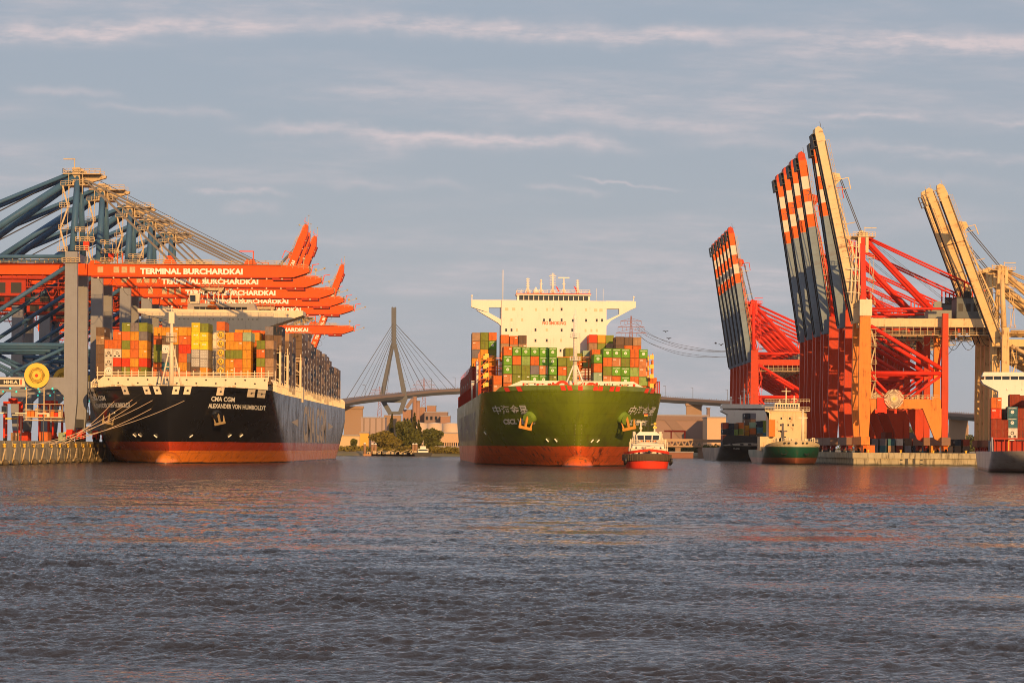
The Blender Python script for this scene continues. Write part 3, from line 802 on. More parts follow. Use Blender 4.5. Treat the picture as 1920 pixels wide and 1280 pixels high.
# foremast
def foremast(root, x, y, z0, z1, zfoot, mat, spread=3.0, ladder=True, plats=(0.5,)):
    m = MB()
    m.tube((x, y, z0), (x, y, zfoot + (z1 - zfoot) * 0.62), 0.75, 0.42, n=10); m.tube((x, y, zfoot + (z1 - zfoot) * 0.62), (x, y, z1), 0.28, 0.14, n=8)
    m.build('foremast', mat, root)
    zk = z0 + (zfoot - z0)
    for s_ in (-1, 1):
        l = MB(); l.tube((x + s_ * spread, y + 0.2, z0), (x + s_ * 0.4, y, zfoot), 0.26, 0.2, n=8); l.build('mast_leg', mat, root)
    if ladder:
        l = MB()
        for k in range(4):
            z = z0 + (zfoot - z0) * (0.12 + 0.22 * k); wv = spread * (1 - (z - z0) / (zfoot - z0)) + 0.3
            l.bar((x - wv, y, z), (x + wv, y, z), 0.24)
        for k in range(40): l.bar((x + 0.75, y - 0.6, z0 + k * 0.35), (x + 1.25, y - 0.6, z0 + k * 0.35), 0.06)
        l.bar((x + 0.75, y - 0.6, z0), (x + 0.75, y - 0.6, z0 + 14), 0.07); l.bar((x + 1.25, y - 0.6, z0), (x + 1.25, y - 0.6, z0 + 14), 0.07)
        l.build('mast_ladder', mat, root)
    for fz in plats:
        z = z0 + (z1 - z0) * fz
        l = MB(); l.disc((x, y, z), 1.5, 0.15, 'z', 14, 0.2)
        for k in range(12):
            a = k * math.pi / 6; l.bar((x + 1.45 * math.cos(a), y + 1.45 * math.sin(a), z), (x + 1.45 * math.cos(a), y + 1.45 * math.sin(a), z + 1.1), 0.08)
            a2 = a + math.pi / 6
            for hz in (0.55, 1.1): l.bar((x + 1.45 * math.cos(a), y + 1.45 * math.sin(a), z + hz), (x + 1.45 * math.cos(a2), y + 1.45 * math.sin(a2), z + hz), 0.07)
        l.build('mast_platform', mat, root)
zmA = PZ(320, 575, 784)
foremast(SHIP_A, -1.2, 20, 19.6, zmA, PZ(320, 637, 784) - 1.5, CREAM, 3.4, True, (0.60, 0.66))
m = MB(); zz = PZ(320, 600, 784)
m.span(-2.0, -0.4, 19.6, 20.4, zz - 1.0, zz + 2.2); m.bar((-2.7, 20, zz + 2.4), (0.3, 20, zz + 2.4), 0.2); m.bar((-2.9, 20, zmA - 0.6), (0.6, 20, zmA - 0.6), 0.12)
m.ball((-1.2, 20, zmA), 0.35, 8, 6)
m.build('mast_lights', CREAM, SHIP_A)

# deckhouse with full-width bridge wings
DH = 126.5          # aft of the stem head: depth 890
def zA(py, px=413): return PZ(px, py, 764 + DH)
def xA(px, py=590): return P(px, py, 764 + DH).x + 96.0
poly = [(xA(258), zA(579)), (xA(258), zA(587)), (xA(322), zA(603)), (xA(322), zA(628)), (xA(322), 20.0), (xA(500), 20.0), (xA(500), zA(613)), (xA(568), zA(590)), (xA(568), zA(581.5))]
m = MB(); m.prism(poly, DH, DH + 13)
m.m = 1
for px in (336, 345, 353, 374, 392, 400, 414, 430, 437, 447, 454, 466, 474, 482): m.span(xA(px) - 0.22, xA(px) + 0.22, DH - 0.03, DH + 0.05, zA(599.5), zA(597))
m.build('deckhouse', [CREAM, plain('portlight_tan', (0.45, 0.36, 0.2), 0.2)], SHIP_A)  # portlights share one even tan colour
m = MB(); x0, x1 = xA(351), xA(475)
m.prism([(x0, zA(580.2)), (x1 + 0.8, zA(580.2)), (x1, zA(568)), (x0, zA(568))], DH + 1.0, DH + 9)
m.build('wheelhouse', plain('wheelhouse_grey', (0.33, 0.29, 0.25), 0.5), SHIP_A)
for i in range(9):
    m = MB(); xa = xA(363) + i * (xA(463) - xA(363)) / 9
    m.prism([(xa + 0.15, zA(580)), (xa + 1.75, zA(580)), (xa + 1.85, zA(575)), (xa, zA(575))], DH + 0.93, DH + 1.05)
    m.build('bridge_window', GLASS, SHIP_A)
m = MB(); zt = zA(568)
m.rail([(x0, DH + 1.2, zt), (x1, DH + 1.2, zt)], 1.1, 1.6)
for px, h in ((386, 5.5), (398, 4.0), (407, 9.5), (415, 6.0), (430, 4.5), (445, 3.0)):
    m.bar((xA(px), DH + 4, zt), (xA(px), DH + 4, zt + h), 0.35); m.bar((xA(px) - 1.1, DH + 4, zt + h * 0.8), (xA(px) + 1.1, DH + 4, zt + h * 0.8), 0.15)
m.ball((xA(398), DH + 4, zt + 4.4), 0.8); m.ball((xA(430), DH + 4, zt + 4.8), 0.7)
m.build('radar_mast', CREAM, SHIP_A)
# side screen along the deck edge, lashing bridges
m = MB()
for sx in (1, -1):
    x = sx * (A_B / 2 - 0.25)
    m.span(min(x, x - sx * 0.2), max(x, x - sx * 0.2), 37, 376, 19.8, 21.9)
    for i in range(85):
        y = 37.5 + i * 4.0
        m.bar((x, y, 20.5), (x, y, 24.0 if i % 2 else 23.4), 0.5, 0.5); m.bar((x, y, 23.2), (x - sx * 0.9, y + 0.6, 24.3), 0.3)
    m.bar((x, 37, 22.8), (x, 376, 22.8), 0.18)
m.build('deck_edge_frames', CREAM, SHIP_A)
m = MB(); m.span(A_B / 2 - 1.6, A_B / 2 + 0.25, 141, 147, 19.5, 24.5); m.build('pilot_door_housing', CREAM, SHIP_A)
SA_B = 'front bay'; 
# front bay columns as read off the photograph: (left px, top py, letters from the top)
FRONT_A = [(180, 613, 'BTBBBB'), (196, 637, 'Ow-WBO'), (212, 621, 'OOwRBO'), (228.5, 605, 'LOLARLO'), (244.5, 605, 'gAOOAOO'), (260.5, 605, 'LgAARLL'),
           (288, 613, 'AOLLOO'), (303, 613, 'ABWgNO'), (319, 613, 'AABBgO'), (335, 613, 'AOROAO'), (351, 613, 'AORgBO'),
           (343, 681, 'BO'), (359, 605, 'YYYCCBO'), (375, 606, 'LYYCCAO'), (406, 603, 'OXXXXXB'), (423, 623, 'AALAAO'), (439, 623, 'OALOOL'),
           (455, 623, 'MAAAAO'), (471, 623, 'AOABLO'), (481, 638, 'LOLOO'), (497.5, 638, 'TBTTB')]
yF = 48.0
used = set()
for n, (px, py, s) in enumerate(FRONT_A):
    X = P(px + 7.9, py, 764 + yF).x + 96.0
    yy = yF
    if px == 343: X = P(350, py, 764 + yF - 1).x + 96.0; continue
    ys = {335: 0.0, 351: 0.0}.get(px, 0)
    if px in (288, 303, 319, 335, 351): yy = yF + 1.6
    if px in (471,): yy = yF + 13.6
    if px == 351: X -= 0.1; yy = yF + 1.6
    zt = PZ(px + 8, py, 764 + yy)
    X = P(px + 7.9, py, 764 + yy).x + 96.0
    s2 = s.replace('w-', 'ww')
    column(SHIP_A, X, yy, zt, s2, "the black ship's front bay", 'the left', n + 1, group='containers in the front bay of the black ship') if False else None
    for i, ch in enumerate(s2):
        cspec(SHIP_A, X, yy, zt - i * (CH + 0.05), CL, ch, f"{COLS[ch][1]} container, {ORD[i + 1]} from top of {ORD[n + 1]} stack across the black ship's front", 'containers in the front bay of the black ship')
# taller stacks in the bays behind it
def back_stack(root, shipname, depth, px, py, s, where, grp, base_xy):
    X0, Y0, rz = base_xy
    p = P(px, py, depth); d = root.matrix_basis.inverted() @ p
    for i, ch in enumerate(s):
        cspec(root, d.x, d.y, d.z - i * (CH + 0.05), CL, ch, f"{COLS[ch][1]} container {ORD[i + 1]} from top, {where}", grp)
for n, (px, py, s) in enumerate([(448, 618, 'AO'), (464, 618, 'AA'), (480, 619, 'ROA'), (495, 620, 'OAA')]):
    back_stack(SHIP_A, '', 842, px, py, s, f"{ORD[n + 1]} of four stacks under the black ship's right wing", 'containers behind the front bay of the black ship', (0, 0, 0))
for n, (px, py, s) in enumerate([(510.5, 614, 'BgTBTB')]):
    back_stack(SHIP_A, '', 829, px, py, s, "tall stack below the right tip of the black ship's wing", 'containers behind the front bay of the black ship', (0, 0, 0))
# outer stacks along the port side
BAYS = [(62.0, 611, 'BKBBKBB'), (75.8, 'low', ''), (89.6, 623, 'AOOBBB'), (96.5, 624, 'TBBBBB'), (110.2, 'y', '')]
def side_bay(root, y, xs_, ztop, s, ship, ordn, grp, side='right'):
    for c_, (x, dz) in enumerate(xs_):
        for i, ch in enumerate(s[c_]):
            zt = ztop - dz - i * (CH + 0.03)
            if zt < 23.0: break
            cspec(root, x, y, zt, CL, ch, f"{COLS[ch][1]} container {ORD[i + 1]} from top, {('outermost', 'second', 'third')[c_]} stack of {ORD[ordn]} bay along {ship}'s {side} side", grp)
bays = [(61.8, 545, 611), (75.6, 0, 0), (89.4, 0, 0), (103.2, 0, 0)]
xo = A_B / 2 - 1.35
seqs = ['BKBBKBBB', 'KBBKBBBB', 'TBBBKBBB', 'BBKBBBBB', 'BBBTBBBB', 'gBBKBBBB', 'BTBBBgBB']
GA = "containers along the black ship's right side"
ordn = 1
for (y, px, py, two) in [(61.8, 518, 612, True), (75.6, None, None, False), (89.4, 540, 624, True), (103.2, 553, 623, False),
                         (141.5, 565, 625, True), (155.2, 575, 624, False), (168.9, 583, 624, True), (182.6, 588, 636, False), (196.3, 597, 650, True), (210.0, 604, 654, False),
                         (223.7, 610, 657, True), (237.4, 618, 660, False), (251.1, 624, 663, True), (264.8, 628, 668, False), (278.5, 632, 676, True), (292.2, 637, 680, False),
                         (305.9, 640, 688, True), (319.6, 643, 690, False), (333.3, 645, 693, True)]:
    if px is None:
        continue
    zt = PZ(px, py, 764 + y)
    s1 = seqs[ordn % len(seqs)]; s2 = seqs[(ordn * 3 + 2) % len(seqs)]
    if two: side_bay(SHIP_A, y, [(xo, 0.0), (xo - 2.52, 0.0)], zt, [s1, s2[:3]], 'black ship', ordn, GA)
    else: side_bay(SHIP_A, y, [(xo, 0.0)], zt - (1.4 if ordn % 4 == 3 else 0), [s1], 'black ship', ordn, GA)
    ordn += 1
for y in [60.6, 74.4, 88.2, 102.0, 115.8, 140.2, 153.9, 167.6, 181.3, 195.0, 208.7, 222.4, 236.1, 249.8, 263.5, 277.2, 290.9, 304.6, 318.3, 332.0, 345.8]:
    lashing_bridge(SHIP_A, y - 1.3, A_B, 20.0, 33.2 if y < 300 else 31.5, CREAM, 5.08)
m = MB(); m.span(-6, 6, 300, 312, 19, 40); m.build('funnel', CREAM, SHIP_A)

# mooring lines from the bow to the quay
for i, (px, py, ex, ey) in enumerate([(233, 731, 118, 838), (272, 731, 92, 838), (288, 731, 96, 838), (319, 731, 62, 838), (339, 732, 98, 838), (384, 732, 58, 838)]):
    a = P(px, py, 774 if i else 778); yq = 5160 * (-(QLX - 0.4)) / (960 - ex); b = Vector((QLX - 0.42, yq, 5.0))
    pts = [a.lerp(b, k / 12) - Vector((0, 0, 4 * (1.2 + 0.25 * i) * (k / 12) * (1 - k / 12))) for k in range(13)]
    m = MB(); m.path(pts, 0.085, 5)
    wds = ('uppermost short', 'second', 'third', 'fourth', 'fifth', 'lowest long')[i]
    tag(m.build('mooring_line', plain('hawser', (0.62, 0.45, 0.28), 0.8)), f'{wds} tan mooring line from the black bow down to the left quay', 'mooring line', 'mooring lines of the black ship')

# ============================================================ green container ship in midstream
SHIP_B = empty('container_ship', (18.2, 748, 0), R(2.4))
tag(SHIP_B, 'dark green container ship coming head-on with a white bridge and red waterline', 'container ship')
B_B, B_L = 51.6, 350.0
ptB, wB, topB = hull_fn(B_B, B_L, 20.2, 21.0, Le0=88, Le1=38, rake=8.0, qd=1.85, pd=2.0)
HULL_B = hull_mat('green_hull_paint', [(5.6, (0.84, 0.14, 0.018)), (99, (0.15, 0.20, 0.010))], rough=0.32, wear=0.42, rust=0.5, patchy=0.7)
m = MB(); hull_mesh(m, ptB, deck_drop=0.4)
m.build('hull', HULL_B, SHIP_B)
m = MB(); m.ball((0, 5.0, -1.4), 4.6, 24, 14, (1.0, 2.0, 1.0)); m.m = 1
for rr in (3.1, 3.9): m.disc((0, -1.5, -0.9), rr, 0.25, 'y', 30, rr - 0.28) if False else None
m.build('bulbous_bow', [HULL_B, BLACKM], SHIP_B)
# raised forecastle bulwark
m = MB(); cols_ = []
for sgn in (-1, 1):
    pr = []
    for k in range(41):
        u = k / 40; x = 0.01 + (B_B / 2 - 3.6) * u
        y = invert_y(wB, x, 20.15, B_L); hgt = 1.25 * min(1.0, (1 - u) / 0.06 + 0.0)
        pr.append((sgn * x, y, topB(y) - 0.05, topB(y) + hgt))
    for off in (0, 0.25):
        b = len(m.v)
        for x, y, z0, z1 in pr: m.v.append(Vector((x, y + off, z0))); m.v.append(Vector((x * (1 - 0.004), y + off + 0.0, z1)))
        for k in range(40): q = [b + 2 * k, b + 2 * k + 1, b + 2 * k + 3, b + 2 * k + 2]; m.face(q if (sgn < 0) == (off > 0) else q[::-1])
m.build('forecastle_bulwark', HULL_B, SHIP_B)
for x, lean in ((-19.5, 0.9), (-16.3, 0.9), (-4.6, 0.6), (-2.8, 0.6), (0.3, 0), (4.6, -0.3), (6.0, -0.3), (9.3, -0.5), (11.0, -0.5), (20.0, -0.9), (22.0, -0.9)):
    m = MB(); y = invert_y(wB, abs(x), 20.1, B_L); zt = topB(y) + 1.0
    p = [(x - 0.6, zt), (x + 0.6, zt), (x + 0.6 + lean * 0.7, zt - 1.25), (x - 0.6 + lean * 0.7, zt - 1.25)]
    b = len(m.v)
    for off in (-0.12, 0.3):
        for (xx, z_) in p: m.v.append(Vector((xx, invert_y(wB, abs(xx), min(20.1, z_), B_L) + off, z_)))
    m.face([b + 3, b + 2, b + 1, b]); m.face([b + 4, b + 5, b + 6, b + 7])
    for i in range(4): j = (i + 1) % 4; m.face([b + i, b + j, b + 4 + j, b + 4 + i])
    m.build('fairlead', REDM, SHIP_B)
m = MB()
for (xc, z0, W, H, s, sh, off_) in ((-22.8, 14.4, 9.8, 2.5, '中海金星', -0.5, 0.012), (-19.6, 11.6, 8.3, 1.5, 'CSCL VENUS', -0.3, 0.05),
                              (14.4, 14.4, 9.4, 2.5, '中海金星', 0.6, 0.012), (12.8, 11.6, 8.6, 1.5, 'CSCL VENUS', 0.4, 0.05)):
    bow_text(m, s, wB, B_L, xc, z0, W, H, 0, off_, sh, (0.06 if xc < 0 else -0.06) * 0)
m.build('bow_lettering', LETTER, SHIP_B)
m = MB(); side_text(m, 'CHINA SHIPPING LINE', B_B / 2 + 0.03, 84, 7.0, 215, 9.0, -1, 0.02); m.build('side_lettering', plain('side_letter_dull', (0.36, 0.36, 0.34), 0.6), SHIP_B)
BELL = steel('green_bell_paint', (0.16, 0.26, 0.03), wear=0.3)
for x in (-12.6, 12.9): anchor_part(SHIP_B, x, invert_y(wB, abs(x), 13.6, B_L) - 0.4, 13.6, 1 if x > 0 else -1, BELL, steel('anchor_ochre', (0.62, 0.28, 0.05), wear=0.4), 1.0)
m = MB()
for x, z in ((-7.9, 7.2), (-5.7, 7.2), (4.2, 7.1), (6.0, 7.1), (-24.0, 9.2)):
    y = invert_y(wB, abs(x), z, B_L); sg = 1 if x > 0 else -1
    m.bar((x - 0.35, y - 0.35, z - 0.4 * sg), (x + 0.35, y - 0.35, z + 0.4 * sg), 0.35, 0.3)
for k in range(9):
    z = 3.2 + k * 1.0; y = invert_y(wB, 0.8, z, B_L); m.span(0.8, 0.88, y - 0.3, y - 0.2, z, z + 0.12); m.span(-0.88, -0.8, y - 0.3, y - 0.2, z, z + 0.12)
m.build('hull_marks', LETTER, SHIP_B)
# breakwater, windlasses
m = MB(); yb = 26.0; p_ = lambda px, py: SHIP_B.matrix_basis.inverted() @ P(px, py, 748 + yb)
a, b_, c_, d_ = p_(945, 727), p_(978, 713), p_(1188, 715), p_(1214, 730)
m.prism([(a.x, 19.6), (d_.x, 19.6), (d_.x, d_.z), (c_.x, c_.z), (b_.x, b_.z), (a.x, a.z)], yb, yb + 0.4)
m.m = 1
for i in range(14): m.ball((b_.x + (c_.x - b_.x) * (i + 0.7) / 14.4, yb, b_.z - 1.0), 0.24, 8, 6, (1, 0.3, 1))
m.build('breakwater', [WHITE, BLACKM], SHIP_B)
for px in (1054, 1109): q = SHIP_B.matrix_basis.inverted() @ P(px, 722, 762); winch(SHIP_B, q.x, 14, 19.9, 1.95 if px < 1100 else 1.7, REDM, WHITE)
m = MB(); m.m = 0
for i in range(46):
    x = random.uniform(-15, 16); y = invert_y(wB, abs(x) + 2, 20, B_L) + random.uniform(1.5, 3.5); m.m = random.choice((0, 0, 1))
    hgt = random.uniform(21.6, 23.0); w_ = random.uniform(0.2, 0.7); m.span(x, x + w_, y, y + 0.5, 19.8, hgt)
    if i % 4 == 0: m.bar((x, y, hgt), (x + 2.2, y, hgt), 0.14)
m.build('deck_gear', [REDM, WALKWAY], SHIP_B)
q = SHIP_B.matrix_basis.inverted() @ P(1078, 715, 766)
fm = SHIP_B.matrix_basis.inverted() @ P(1081, 580, 766)
foremast(SHIP_B, q.x, 18, 19.8, fm.z, PZ(1080, 684, 766), WHITE, 3.6, False, (0.405, 0.675))
m = MB(); m.tube((q.x, 18, PZ(1080, 684, 766)), (q.x, 18, PZ(1080, 590, 766)), 0.62, 0.5, n=10)
m.bar((q.x - 1.5, 18, fm.z - 1.0), (q.x + 1.5, 18, fm.z - 1.0), 0.12); m.span(q.x - 0.4, q.x + 0.4, 17.5, 18.2, fm.z - 2.6, fm.z - 1.7)
for k in range(40): m.bar((q.x - 0.2, 17.3, 24 + k * 0.42), (q.x + 0.2, 17.3, 24 + k * 0.42), 0.05)
m.build('mast_lights', WHITE, SHIP_B)
# deckhouse
DB = 112.0
inv = SHIP_B.matrix_basis.inverted()
CX = PX(1039, 748 + DB, 560)
def lb(px, py): return ((P(px, py, 748 + DB).x - CX) + 0.0, PZ(1039, py - (px - 1039) * 0.016, 748 + DB))
xc_ = (inv @ Vector((CX, 748 + DB, 0))).x
def LB(px, py): a, z = lb(px, py); return (a + xc_, z)
m = MB()
m.prism([LB(940.4, 561.5), (LB(940.4, 561.5)[0], 19.5), (LB(1137.5, 566)[0], 19.5), LB(1137.5, 565.0)], DB, DB + 15)
m.m = 1
WINS = [(950, 579, 1), (963, 579, 1), (979, 579, 0), (1005, 580, 0), (1026, 580, 0), (1037, 580, 0), (1053, 580, 2), (1117, 582, 1), (1127, 582, 1), (1099, 581, 0),
        (959, 599, 0), (979, 599, 0), (1020, 600, 2), (1031, 600, 2), (1053, 600, 2), (1074, 601, 2), (1099, 601, 2), (1119, 601, 2), (1129, 601, 2),
        (949, 618, 2), (959, 618, 2), (969, 618, 0), (1004, 618, 2), (1025, 618, 0), (1053, 619, 2), (1073, 619, 2), (1098, 620, 0), (1109, 620, 0), (1119, 620, 0),
        (1004, 638, 2), (1025, 638, 2), (1052, 638, 0), (1051, 657, 2)]
for px, py, k in WINS:
    a, z = LB(px, py); w_ = 0.5 if k == 1 else 0.3; m.m = 1 if k == 2 else 2
    m.span(a - w_, a + w_, DB - 0.04, DB + 0.05, z - 0.45, z + 0.45)
m.build('deckhouse', [WHITE, GLASS, plain('blank_window', (0.55, 0.45, 0.30), 0.4)], SHIP_B)
m = MB(); a, z = LB(1017, 608.5); wd = LB(1061, 608)[0] - a
text_fit(m, 'NO SMOKING', lambda s_, r_: (a + s_, DB - 0.06, z + r_), wd, 1.15, 0.03); m.build('lettering', LETTER_R, SHIP_B)
for wl in (True, False):
    m = MB()
    if wl:
        T = [LB(883.8, 561), LB(940, 561.4), LB(940, 575.5), LB(917, 575.2), LB(883.8, 574)]
        m.prism([T[0], T[1], LB(940, 575.4), LB(916.5, 575.2), LB(916.5, 585), LB(883.8, 574)][::1], DB + 0.5, DB + 3.5)
        m.prism([LB(916.5, 585), LB(940, 598), LB(940, 610.5), LB(934, 604.5), LB(900, 582), LB(905, 582.6)][:4] + [LB(893, 579.6)], DB + 0.503, DB + 3.497)
    else:
        m.prism([LB(1137.5, 565), LB(1192.8, 565.8), LB(1192.8, 577.5), LB(1161.5, 590), LB(1161.5, 579.5), LB(1137.5, 579.3)], DB + 0.5, DB + 3.5)
        m.prism([LB(1161.5, 590), LB(1184, 581), LB(1146, 601.5), LB(1137.5, 611.5), LB(1137.5, 601)], DB + 0.503, DB + 3.497)
    a_, z_ = LB(885 if wl else 1189, 561 if wl else 565.5); m.bar((a_, DB + 1, z_), (a_, DB + 1, z_ + 1.2), 0.25); m.ball((a_, DB + 1, z_ + 1.3), 0.35, 8, 6)
    a2, _z = LB(940 if wl else 1137.5, 561); m.bar((a2, DB + 1, z_ + 0.0), (a_, DB + 1, z_ + 0.0), 0.12)
    m.build('bridge_wing', WHITE, SHIP_B)
m = MB(); xa, z0 = LB(970, 563.5); xb, _ = LB(1107, 563.5); _, z1 = LB(1039, 553.5)
m.span(xa, xb, DB + 1.2, DB + 9, z0 - 0.4, z0 + 0.25); m.span(xa, xb, DB + 1.6, DB + 9, z0 + 0.25, z1)
m.span(xa - 0.3, xb + 0.3, DB + 0.8, DB + 9.4, z1, z1 + 0.35); m.m = 1; m.span(xa - 0.3, xb + 0.3, DB + 0.78, DB + 9.42, z1 + 0.35, z1 + 0.6)
m.build('wheelhouse', [WHITE, REDM], SHIP_B)
for i in range(14):
    w0 = xa + 0.5 + i * (xb - xa - 1.0) / 14; m = MB(); m.span(w0 + 0.14, w0 + (xb - xa - 1.0) / 14 - 0.1, DB + 1.52, DB + 1.62, z0 + 0.35, z1 - 0.05); m.build('bridge_window', GLASS, SHIP_B)
m = MB(); zt = z1 + 0.6
m.rail([(xa, DB + 1, zt), (xb, DB + 1, zt)], 1.2, 1.3, 0.08); m.rail([(xa, DB + 9, zt), (xb, DB + 9, zt)], 1.2, 1.3, 0.08)
m.rail([(xa, DB + 1, zt), (xa, DB + 9, zt)], 1.2, 1.3, 0.08); m.rail([(xb, DB + 1, zt), (xb, DB + 9, zt)], 1.2, 1.3, 0.08)
m.build('roof_railing', WHITE, SHIP_B)
def aerial(px, ptop, r=0.3, extras=()):
    m = MB(); a_, z_ = LB(px, ptop); m.tube((a_, DB + 5, zt), (a_, DB + 5, z_), r, r * 0.6, n=8)
    m.bar((a_ - 1.0, DB + 5, zt), (a_, DB + 5, zt + 2.2), 0.2); m.bar((a_ + 1.0, DB + 5, zt), (a_, DB + 5, zt + 2.2), 0.2)
    for kind, f, w_ in extras:
        z2 = zt + (z_ - zt) * f
        if kind == 'bar': m.bar((a_ - w_, DB + 5, z2), (a_ + w_, DB + 5, z2), 0.16); [m.ball((a_ + s_ * w_, DB + 5, z2), 0.16, 6, 5) for s_ in (-1, 1)]
        if kind == 'scan': m.span(a_ - w_, a_ + w_, DB + 4.8, DB + 5.2, z2 - 0.12, z2 + 0.22)
        if kind == 'dome': m.ball((a_, DB + 5, z2), w_, 12, 8)
    return m
for px, pt_, r_, ex in ((991, 519, 0.35, [('bar', f, 0.45) for f in (0.35, 0.5, 0.65, 0.8, 0.93)]), (1016, 522, 0.35, [('bar', 0.7, 0.35), ('dome', 0.95, 0.35)]),
                        (1038, 510, 0.42, [('bar', f, w_) for f, w_ in ((0.45, 0.8), (0.55, 0.8), (0.66, 0.8), (0.78, 0.8), (0.86, 1.0), (0.93, 0.6))]),
                        (1085, 523, 0.4, [('bar', f, 0.4) for f in (0.35, 0.5, 0.65, 0.8, 0.95)])):
    aerial(px, pt_, r_, ex).build('signal_mast', WHITE, SHIP_B)
m = aerial(1059, 518, 0.33, [('scan', 0.96, 1.75), ('bar', 0.6, 0.4)]); m.build('radar', WHITE, SHIP_B)
m = aerial(1006, 541, 0.2, [('dome', 0.55, 0.9)]); m.build('satellite_dome', WHITE, SHIP_B)
for px, py, ptop in ((944, 561, 504), (1120, 564, 540), (1133, 564, 541)):
    m = MB(); a_, z_ = LB(px, ptop); m.tube((a_, DB + 4, LB(px, py)[1]), (a_, DB + 4, z_), 0.14 if px < 1000 else 0.06, n=6); m.build('whip_aerial', WHITE, SHIP_B)
for px in (1046, 1080):
    m = MB(); a_, z_ = LB(px, 540); m.prism([(a_ - 0.5, z_ + 0.9), (a_ + 0.1, z_ + 0.5), (a_ + 0.8, z_ - 0.8), (a_ + 0.3, z_ - 0.9)], DB + 4.2, DB + 4.26); m.build('signal_flag', REDM, SHIP_B)
# containers: front bay
FRONT_B = [(924.5, 704, 'OS'), (943.5, 650, 'OGGSO'), (960.3, 650.5, 'GOLLL'), (977.2, 651, 'GPLLO'), (994, 651, 'GOgGL'), (1010.8, 651.5, 'GGSGO'), (1027.6, 652, 'GGGLO'),
           (1045.5, 670, 'LOPO'), (1062.4, 670.5, 'LLLO'), (1112.5, 664, 'GOMO'), (1130.5, 653, 'GOLSO'), (1147.4, 653.5, 'GSGOL'), (1164.3, 654, 'GLGGO'), (1181.2, 654.5, 'OOPOO'), (1198, 655, 'GSSPO'), (1215, 708, 'OS')]
for n, (px, py, s) in enumerate(FRONT_B):
    q = inv @ P(px + 8.3, py, 797)
    for i, ch in enumerate(s):
        cspec(SHIP_B, q.x, 47.5, q.z - i * (CH + 0.09), CL, ch, f"{COLS[ch][1]} container, {ORD[i + 1]} from top of {ORD[n + 1]} stack across the green ship's front", 'containers in the front bay of the green ship')
BACK_B = [(893, 623.5, 850, 'TSgA', 'first'), (908.5, 623, 850, 'LLAL', 'second'), (924, 623, 850, 'OGLN', 'third'),
          (947, 627.5, 834, 'OTO', 'fourth'), (963.5, 629.5, 834, 'OT', 'fifth'), (980, 628.5, 834, 'BTO', 'sixth'), (915, 664, 822, 'KB', 'seventh'),
          (1068, 652, 826, 'LO', 'eighth'), (1084.5, 662, 826, 'LO', 'ninth'), (1101, 657, 826, 'MP', 'tenth'), (1118, 655, 815, 'O', 'eleventh'),
          (1112.5, 627, 850, 'RTB', 'twelfth'), (1128, 627.5, 850, 'ALO', 'thirteenth'), (1143.5, 628, 850, 'LTO', 'fourteenth'),
          (1162.5, 631, 834, 'BBO', 'fifteenth'), (1178.5, 631.5, 834, 'BOO', 'sixteenth'), (1195, 632, 834, 'TOO', 'seventeenth')]
for px, py, D, s, o_ in BACK_B:
    q = inv @ P(px, py, D)
    for i, ch in enumerate(s):
        cspec(SHIP_B, q.x, q.y, q.z - i * (CH + 0.06), CL, ch, f"{COLS[ch][1]} container {ORD[i + 1]} from top, {o_} rear stack before the green ship's bridge", 'containers between the front bay and the bridge of the green ship')
# dark outer stacks along the shaded side
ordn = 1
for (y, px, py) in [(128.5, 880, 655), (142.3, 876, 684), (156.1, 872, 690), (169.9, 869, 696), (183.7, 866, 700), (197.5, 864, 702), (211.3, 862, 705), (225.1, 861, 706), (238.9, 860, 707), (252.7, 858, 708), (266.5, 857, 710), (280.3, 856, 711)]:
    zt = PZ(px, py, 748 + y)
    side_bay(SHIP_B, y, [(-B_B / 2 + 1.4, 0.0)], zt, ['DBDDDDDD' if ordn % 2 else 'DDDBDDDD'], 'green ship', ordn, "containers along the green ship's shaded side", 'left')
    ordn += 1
side_bay(SHIP_B, 61.8, [(-B_B / 2 + 4.0, 0.0)], 31.5, ['AOT'], 'green ship', 19, "containers along the green ship's shaded side", 'left')
for i, y in enumerate([60.4, 74.2, 88.0, 101.8, 127.2, 141.0, 154.8, 168.6, 182.4, 196.2, 210.0, 223.8, 237.6, 251.4, 265.2, 279.0, 292.8]):
    lashing_bridge(SHIP_B, y - 1.25, B_B, 19.9, 31.0 if i < 2 else 29.5, ORANGEM if i < 2 else CRANE_DRED, 2.6 if i < 1 else 5.2, levels=4)
for sx in (-1, 1):
    for k in range(4):
        for yy in (44.4, 58.9): m = MB(); m.span(sx * (B_B / 2 - 2.0) - 0.55, sx * (B_B / 2 - 2.0) + 0.55, yy - 0.4, yy, 22.6 + k * 2.75, 23.8 + k * 2.75); m.build('lashing_bin', YELLOWM, SHIP_B)
m = MB()
for sx in (1, -1):
    x = sx * (B_B / 2 - 0.2)
    m.span(min(x, x - sx * 0.2), max(x, x - sx * 0.2), 62, 330, 19.7, 23.6)
    for i in range(60): m.bar((x, 40 + i * 4.8, 20), (x, 40 + i * 4.8, 24.4), 0.3); 
    m.bar((x, 40, 24.3), (x, 330, 24.3), 0.15)
m.build('deck_edge_frames', CRANE_DRED, SHIP_B)
for y, z1 in ((66, 30.5), (118, 26)): m = MB(); m.tube((-B_B / 2 + 0.1, y, 20), (-B_B / 2 + 0.1, y, z1), 0.6, n=10); m.build('vent_post', WHITE, SHIP_B)
